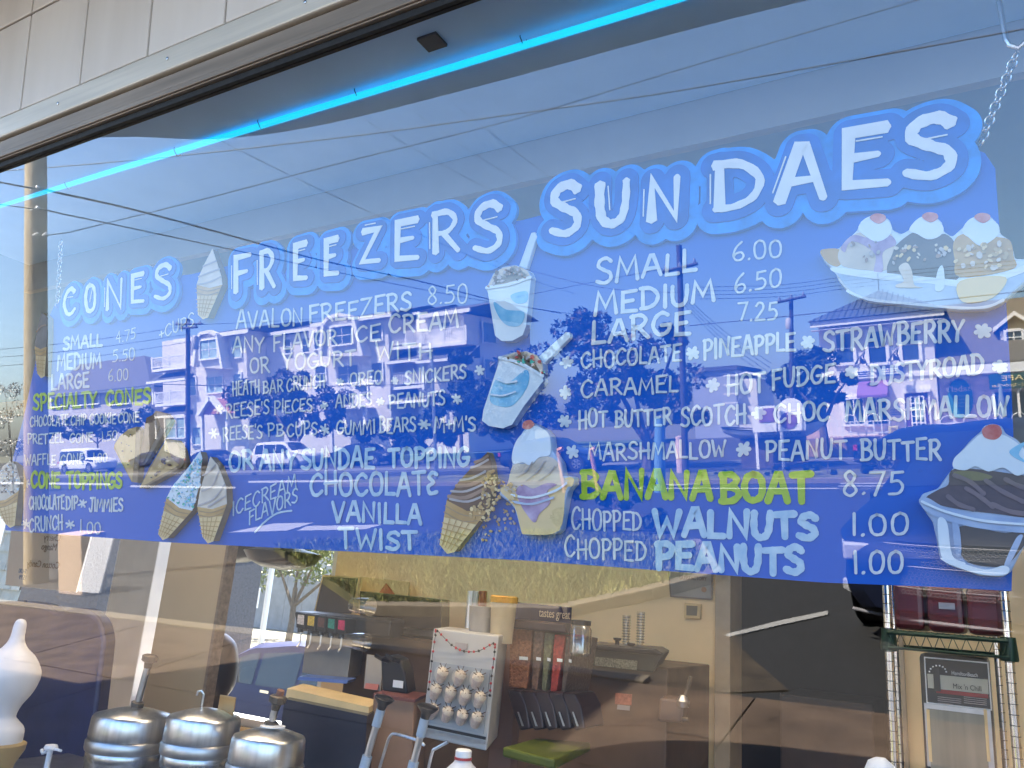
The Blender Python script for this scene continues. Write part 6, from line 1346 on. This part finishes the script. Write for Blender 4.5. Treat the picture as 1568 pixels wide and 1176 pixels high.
hy = thing('hydrant_box', 'squat pale pink box with rounded cap behind the low shrub', 'utility box'); X0, X1, Z0, Z1 = FB(1035, 667, 1048, 705, 26)
MB().lathe([((X1-X0)/2, 0), ((X1-X0)/2, Z1-.3), ((X1-X0)*.42, Z1-.25), ((X1-X0)*.44, Z1-.05), (0, Z1)], ((X0+X1)/2, -26, 0), 18).build('box_body', mat('pink box', (.5, .36, .34), .6), hy, True)
rb = thing('rough_pillar', 'sunlit rough stucco pillar on the pavement at the lower left', 'pillar')
rf_b = RG(107, 912); rt_ = RP(105, 818, -rf_b[1]); wv = abs(RP(125, 870, -rf_b[1])[0]-RP(88, 870, -rf_b[1])[0])
MB().box(rf_b[0]-wv/2, rf_b[0]+wv/2, rf_b[1]-.35, rf_b[1], 0, rt_[2]).build('shaft', mat('pebbled stucco', (.5, .37, .27), .95, 0, 45, .25, 1.), rb, bevel=.02)
def wire(label, pts_, r, pre=None, post_=None):
    """pts_: picture x, y and distance along the reflected ray"""
    P = [RD(x, y, d) for x, y, d in pts_]; q = smooth2(P, 5); 
    if pre is not None: q[0] = pre
    if post_ is not None: q[-1] = post_
    o = MB().tube(q, r, 6).build('overhead_wire', m_wire, None, True); tag(o, label, 'cable')
wire('long cable crossing the sky from the left edge to high at the right edge', [(-80, 268, 16), (200, 246, 14), (520, 211, 12), (760, 178, 11), (1040, 139, 10), (1568, 45, 9), (1700, 20, 9)], .0085)
wire('thin cable from the near pole clamp rising to the top right', [(74, 364, 11.2), (300, 308, 12.), (520, 250, 12), (785, 183, 12), (1040, 107, 12), (1420, -4, 12), (1560, -50, 12)], .0075, pre=PW[2])
wire('heavy sagging cable from the near pole bracket down to the right', [(73, 292, 11.2), (200, 320, 13), (340, 357, 15), (498, 400, 19), (640, 430, 24), (760, 461, 29), (860, 480, 34)], .017, pre=PW[0])
wire('heavy cable entering the near pole from the left edge', [(-120, 250, 10), (0, 279, 10.6), (73, 292, 11.2)], .012, post_=PW[0])
wire('second lighter cable below the heavy one from the near pole', [(73, 323, 11.2), (260, 362, 14), (439, 400, 18), (600, 434, 24), (760, 464, 31), (900, 484, 38)], .010, pre=PW[1])
wire('light cable entering the near pole from the left edge', [(-120, 296, 10), (0, 313, 10.6), (73, 323, 11.2)], .007, post_=PW[1])
wire('thin wire running down from the canopy edge across the FREEZERS heading', [(333, 213, 14), (445, 269, 17), (520, 304, 19), (666, 369, 24), (790, 420, 30), (880, 450, 36)], .006)
for k, (a, b_, lb) in enumerate((((555, 182), (860, 345), 'faintest thin wire, left of three slanting across the sky'), ((630, 168), (850, 310), 'middle of three thin slanting wires in the sky'), ((696, 160), (1000, 380), 'right of three thin slanting wires in the sky'))):
    wire(lb, [(a[0], a[1], 16), ((a[0]+b_[0])/2, (a[1]+b_[1])/2+5, 22), (b_[0], b_[1], 30)], .0045)
wire('dark cable passing behind the corner house roof to the right edge', [(1054, 499, 27), (1240, 481, 24), (1400, 464, 22), (1568, 446, 20), (1700, 430, 19)], .014)
for k, (y0, y1, lb) in enumerate(((505, 540, 'upper of three faint wires by the first crossarm pole'), (518, 552, 'middle of three faint wires by the first crossarm pole'), (530, 566, 'lower of three faint wires by the first crossarm pole'))):
    wire(lb, [(-60, y1, 40), (120, (y0+y1)/2+1, 43), (288, y0-6, 45)], .012)
wire('wire passing from the crossarm pole along the townhouse tops', [(310, 497, 45), (500, 487, 47), (700, 470, 50), (1015, 412, 30)], .012)
wire('wire at mid height across the townhouse front', [(240, 588, 40), (420, 592, 40), (640, 588, 40), (790, 578, 40)], .02)
for k in range(4): wire(('highest', 'second', 'third', 'lowest')[k]+' of the bundled wires between the tilted pole and the corner house', [(1068, 440+k*6, 27), (1200, 436+k*6, 29), (1330, 420+k*6, 31), (1600, 395+k*6, 33)], .008)
for k in range(4): wire(('first', 'second', 'third', 'fourth')[k]+' wire slanting down right from the tilted pole', [(1048, 452+k*5, 27), (1110, 508+k*7, 30), (1180, 556+k*8, 34)], .008)
wire('sagging wire from the left into the tilted pole', [(760, 400, 40), (880, 432, 34), (960, 445, 30), (1040, 448, 27)], .010)
# ---------------------------------------------------------------- vehicles
m_tyre = mat('tyre', (.02, .02, .02), .8); m_cgl = mat('car glass', (.015, .02, .025), .04, 0, 2, .2, spec=.5); m_lamp = mat('lamp lens', (.6, .6, .62), .08, .4); m_tail = mat('tail lamp', (.4, .02, .02), .15)
def interp(pts, x):
    for (a, va), (b_, vb) in zip(pts[:-1], pts[1:]):
        if a <= x <= b_: t = (x-a)/max(1e-6, b_-a); t = t*t*(3-2*t)*.4+t*.6; return va+(vb-va)*t
    return pts[0][1] if x < pts[0][0] else pts[-1][1]
def car(label, loc, rz, L, Wd, Hh, kind, m_body, cat='car', detail=1, group=None):
    """local +x is the front"""
    t = thing('parked_car', label, cat, group, loc, 0); h = L/2
    if kind == 'suv': roof = [(-h, .72), (-h*.985, .98), (-h*.93, 1.2), (-h*.82, .985*Hh), (-h*.5, Hh), (h*.12, Hh*.985), (h*.22, Hh*.94), (h*.5, 1.16), (h*.62, 1.1), (h*.93, .95), (h, .74)]
    elif kind == 'box': roof = [(-h, .9), (-h*.985, Hh*.93), (-h*.9, Hh), (h*.2, Hh*.99), (h*.32, Hh*.9), (h*.47, 1.16), (h*.9, 1.05), (h, .8)]
    else: roof = [(-h, .6), (-h*.97, .92), (-h*.72, 1.0), (-h*.42, Hh*.94), (-h*.12, Hh), (h*.12, Hh*.97), (h*.46, .95), (h*.9, .76), (h, .55)]
    belt = [(-h, .6), (-h*.96, .92), (0, .98), (h*.45, .94), (h*.9, .82), (h, .62)] if kind != 'sedan' else [(-h, .5), (-h*.95, .86), (0, .86), (h*.46, .86), (h*.9, .7), (h, .5)]
    wid = [(-h, .78), (-h*.93, .96), (-h*.6, 1.), (h*.6, 1.), (h*.88, .95), (h*.97, .84), (h, .7)]
    n = 44; secs = []; xs = [-h+2*h*k/n for k in range(n+1)]
    def sec(x):
        r_ = interp(roof, x); bl_ = min(interp(belt, x), r_-.02); w = interp(wid, x)*Wd/2; cab = max(0, r_-bl_-.12); wt = w*(1-min(.24, cab*.42)); zl = .24+.1*max(0, abs(x)/h-.85)/.15
        return [(x, w*.86, zl), (x, w*.98, zl+.12), (x, w, (zl+bl_)/2), (x, w*.965, bl_), (x, wt+.03, r_-.07), (x, wt*.88, r_-.01), (x, 0, r_+.015)]
    for x in xs: s = sec(x); secs.append(s+[(p[0], -p[1], p[2]) for p in s[:-1][::-1]])
    m_ = len(secs[0]); b = MB(); b.add([p for s in secs for p in s], [(i*m_+j, i*m_+j+1, (i+1)*m_+j+1, (i+1)*m_+j) for i in range(n) for j in range(m_-1)]+[(i*m_+m_-1, i*m_, (i+1)*m_, (i+1)*m_+m_-1) for i in range(n)]+[tuple(range(m_)), tuple(n*m_+k for k in range(m_))[::-1]])
    R_ = Matrix.Rotation(rz, 4, 'Z'); Lc = Vector(loc)
    def fix(mb): mb.v = [tuple(Lc+R_@Vector(v)) for v in mb.v]; return mb
    fix(b).build('body', m_body, t, True)
    def cabin(x): return interp(roof, x)-interp(belt, x) > .22
    cx = [x for x in xs if cabin(x)]
    def side(x0, x1, s, f0=.08, f1=.86):
        q = MB(); k = 5
        for i in range(k+1):
            x = x0+(x1-x0)*i/k; c = sec(x); p, r_ = Vector(c[3]), Vector(c[4])
            for f in (f0, f1): v = p.lerp(r_, f); q.v.append((v.x, s*(v.y+.006), v.z))
        q.f = [(2*i, 2*i+1, 2*i+3, 2*i+2) for i in range(k)]; return fix(q)
    a0, a1 = cx[0]+.18, cx[-1]-.25; cuts = [a0, a0+(a1-a0)*.26, a0+(a1-a0)*.62, a1]
    for s in (1, -1):
        for c0, c1 in zip(cuts[:-1], cuts[1:]): side(c0+.03, c1-.03, s).build('side_window', m_cgl, t, True)
        for c0 in cuts[1:3]:
            q = MB(); q.box(c0-.5, c0-.36, s*Wd/2*1.0, s*(Wd/2*1.0+.012), .83, .86); fix(q).build('door_handle', m_chrome, t)
    # windscreen and rear window follow the roof slope
    def topwin(x0, x1, name):
        q = MB(); k = 5
        for i in range(k+1):
            c = sec(x0+(x1-x0)*i/k)
            for y in (-1, -.5, 0, .5, 1): v = Vector(c[6]).lerp(Vector(c[5]), abs(y)); q.v.append((v.x, (1 if y > 0 else -1)*abs(v.y)*.97 if y else 0, v.z+.008))
        q.f = [(5*i+j, 5*i+j+1, 5*i+j+6, 5*i+j+5) for i in range(k) for j in range(4)]; fix(q).build(name, m_cgl, t, True)
    fr = {'suv': (h*.2, h*.48), 'box': (h*.3, h*.46), 'sedan': (h*.15, h*.44)}[kind]; re_ = {'suv': (-h*.92, -h*.83), 'box': (-h*.985, -h*.93), 'sedan': (-h*.7, -h*.44)}[kind]
    topwin(fr[0], fr[1], 'windscreen'); topwin(re_[0], re_[1], 'rear_window')
    wr = .36 if kind != 'sedan' else .325
    for sx in (h*.62, -h*.6):
        for s in (1, -1):
            q = MB().lathe([(wr*.6, -.1), (wr, -.11), (wr, .1), (wr*.9, .115), (wr*.62, .1)], (sx, s*(Wd/2-.1), wr), 24, (0, s, 0)); o = fix(q).build('wheel', m_tyre, t, True)
            q = MB().lathe([(wr*.6, .07), (wr*.62, .112), (wr*.56, .112), (wr*.54, .085), (0, .08)], (sx, s*(Wd/2-.1), wr), 24, (0, s, 0))
            for k in range(6): a = k*math.pi/3; q.obox((sx+wr*.3*math.cos(a), s*(Wd/2+.002), wr+wr*.3*math.sin(a)), (wr*.27*math.cos(a), 0, wr*.27*math.sin(a)), (-.035*math.sin(a), 0, .035*math.cos(a)), (0, .012, 0))
            fix(q).build('rim', m_steelp, o, True)
            q = MB().lathe([(wr*1.16, 0), (wr*1.16, .012)], (sx, s*(Wd/2-.006), wr+.02), 24, (0, s, 0)); fix(q).build('wheel_arch', m_black, t, True)
    for s in (1, -1):
        q = MB(); q.obox((h*.93, s*Wd*.39, .76 if kind != 'sedan' else .66), (.12, -s*.05, 0), (.02, .12, 0), (0, 0, .07)); fix(q).build('headlight', m_lamp, t, bevel=.02)
        q = MB(); q.obox((-h*.965, s*Wd*.42, .88 if kind != 'sedan' else .78), (.07, 0, 0), (0, .1, 0), (0, 0, .09)); fix(q).build('tail_light', m_tail, t, bevel=.02)
        q = MB(); q.obox((h*.3, s*(Wd/2+.09), 1.03 if kind != 'sedan' else .93), (.09, 0, 0), (0, .09, 0), (0, 0, .065)); fix(q).build('mirror', m_body, t, bevel=.02)
    return t, fix, sec
def paintc(name, c): return mat(name, c, .25, 0., 1, .03, spec=.5)
m_cw, m_cb, m_cs, m_cd = paintc('white car paint', (.62, .62, .64)), paintc('navy car paint', (.02, .035, .1)), paintc('silver car paint', (.4, .42, .45)), paintc('dark blue car paint', (.015, .02, .045))
def parked(xpx, ypx, Y, *a, **k):
    p = RP(xpx, ypx, Y); return car(a[0], (p[0], -Y, 0.), *a[1:], **k)
parked(135, 715, 38, 'white boxy wagon seen from the side before the low house', 0, 5.3, 2.0, 1.95, 'box', m_cw, group=None)
parked(242, 710, 40, 'dark sedan with silver roof line right of the white wagon', 0, 4.8, 1.85, 1.42, 'sedan', m_cb)
parked(330, 712, 39, 'dark blue low car between the sedan and the white wagon with red tail lamps', 0, 4.6, 1.85, 1.4, 'sedan', m_cd)
parked(440, 700, 38, 'white sport utility car before the townhouse hedge', 0, 5.0, 2.0, 1.78, 'suv', m_cw)
parked(560, 705, 39, 'dark car right of the white sport utility car', 0, 4.7, 1.85, 1.42, 'sedan', m_cd)
parked(850, 705, 30, 'dark blue car half hidden behind the sundae cup cut-out', 0, 4.7, 1.85, 1.45, 'sedan', m_cb)
parked(1440, 690, 27, 'dark blue sedan on the road before the cafe patio', 0, 4.8, 1.85, 1.42, 'sedan', m_cd)
# big dark car facing the shop
CY = 5.75; ang = .22; fcx = RP(1262, 880, CY)[0]+.93
cx_, cy_ = fcx+2.5*math.sin(ang), -CY-2.5*math.cos(ang)
m_gt = mat('grille trim', (.2, .2, .22), .6, .0)
bigc, fix, sec = car('big near black sport utility car facing the shop with a wide honeycomb grille', (cx_, cy_, 0), math.pi/2+ang, 5.0, 1.96, 1.74, 'suv', mat('black blue car paint', (.008, .012, .03), .5, 0, 1, .03, spec=.12))
q = MB(); zg0, zg1 = .46, .86
def fx(y, z): return 2.50-.16*(abs(y)/.98)**2.2*1.6-(z-.5)**2*.5+.02
pan = []; 
for i in range(13):
    y = -.72+1.44*i/12; pan += [(fx(y, zg0), y, zg0), (fx(y, zg1), y, zg1)]
q.add(pan, [(2*i, 2*i+1, 2*i+3, 2*i+2) for i in range(12)]); fix(q).build('grille_back', m_black, bigc, True)
gq = MB(); hx = .03
for r_ in range(10):
    for k in range(-23, 24):
        y = k*hx*1.05*1.0+(hx*.52 if r_ % 2 else 0); z = zg0+.025+r_*.037
        if abs(y) > .68-(.12*(r_ < 2)): continue
        gq.tube([(fx(y, z)+.012, y+hx*.5*math.cos(a), z+.016*math.sin(a)) for a in [i*math.pi/3+math.pi/6*0 for i in range(7)]], .0022, 4, caps=False)
fix(gq).build('grille_mesh', mat('bright mesh', (.2, .21, .23), .5), bigc)
for z in (.52, .68, .84):
    w_ = .7 if z > .5 else .6
    gb = MB(); gb.tube([(fx(y, z)+.016, y, z) for y in [(-w_+2*w_*i/12) for i in range(13)]], .0055, 6); fix(gb).build('grille_bar', m_gt, bigc, True)
for s in (1, -1):
    q = MB(); q.obox((2.27, s*.82, .45), (.06, -s*.06, 0), (.02, .07, 0), (0, 0, .05)); fix(q).build('fog_lamp', m_lamp, bigc, bevel=.015)
q = MB(); q.tube([(fx(y, .25)-.02, y, .26) for y in [(-.85+1.7*i/12) for i in range(13)]], .015, 8); fix(q).build('bumper_strip', m_gt, bigc, True)
# ---------------------------------------------------------------- behind the shop (through the back window)
yd = struct(MB().box(-60, -2.6, 2.9, 60, -.9, -.45).build('back_lot', mat('back lot', (.14, .13, .11), .9, 0, 2, .15), None))
p = I(470, 1010, 10.5)
car('shiny blue sedan seen through the back window', (-6.75, 7.0, -.45), .0, 4.8, 1.88, 1.45, 'sedan', mat('blue car paint', (.006, .016, .07), .35, 0, 1, .03, spec=.2))
p = I(412, 900, 13); b_ = thing('street_sign_pole', 'white pole seen through the back window', 'pole', None, (p[0], 13, -.45)); MB().tube([(p[0], 13, -.45), (p[0], 13, 6)], .07, 12).build('shaft', m_white, b_, True)
p = I(389, 915, 14); s2 = thing('street_sign', 'small white parking notice seen through the back window', 'sign'); MB().box(p[0]-.16, p[0]+.16, 14, 14.03, p[2]-.25, p[2]+.25).build('plate', m_white, s2); MB().tube([(p[0], 14.05, -.45), (p[0], 14.05, p[2]+.25)], .03, 8).build('post', m_steeld, s2)
for k in range(4): MB().box(p[0]-.1, p[0]+.1, 13.99, 13.998, p[2]-.18+k*.1, p[2]-.13+k*.1).build('print_line', m_black, s2)
pi3 = I(455, 880, 18)
tree('pale sunny tree seen through the back window', 'tree', pi3[0], 18, -.45, [(pi3[0], 18, 3., 2.4, 2., 1.4), (pi3[0]-1.4, 18, 2.4, 1.4, 1.4, 1.), (pi3[0]+1.6, 18, 3.6, 1.6, 1.4, 1.2), (pi3[0]+3, 18, 2.6, 1.4, 1.2, 1.)], 2., .12, lmY, 5000, .09, 41)
hw = thing('pale_fence', 'pale grey board fence beyond the blue sedan', 'fence')
for k in range(34): MB().box(-34+k*.9, -34+k*.9+.88, 22, 22.05, -.45, 1.9+.03*(k % 3)).build('board', mat('grey board', (.26, .26, .25), .9, 0, 3, .15), hw)
w4 = thing('neighbour_house', 'pale neighbouring house beyond the back lot', 'house'); MB().box(-40, -12, 26, 34, -.45, 5).build('wall', mat('grey plaster', (.34, .33, .32), .9, 0, 2, .1), w4); MB().prism([(-41, 25.4, 5), (-41, 30, 8), (-41, 34.6, 5)], (30, 0, 0)).build('roof', m_shg, w4)
for k in range(5):
    o = MB().box(-36+k*4.5, -34.6+k*4.5, 25.9, 25.98, 2.2, 3.8).build('window', m_trim, w4); MB().box(-35.9+k*4.5, -34.7+k*4.5, 25.86, 25.92, 2.3, 3.7).build('pane', m_win, o)
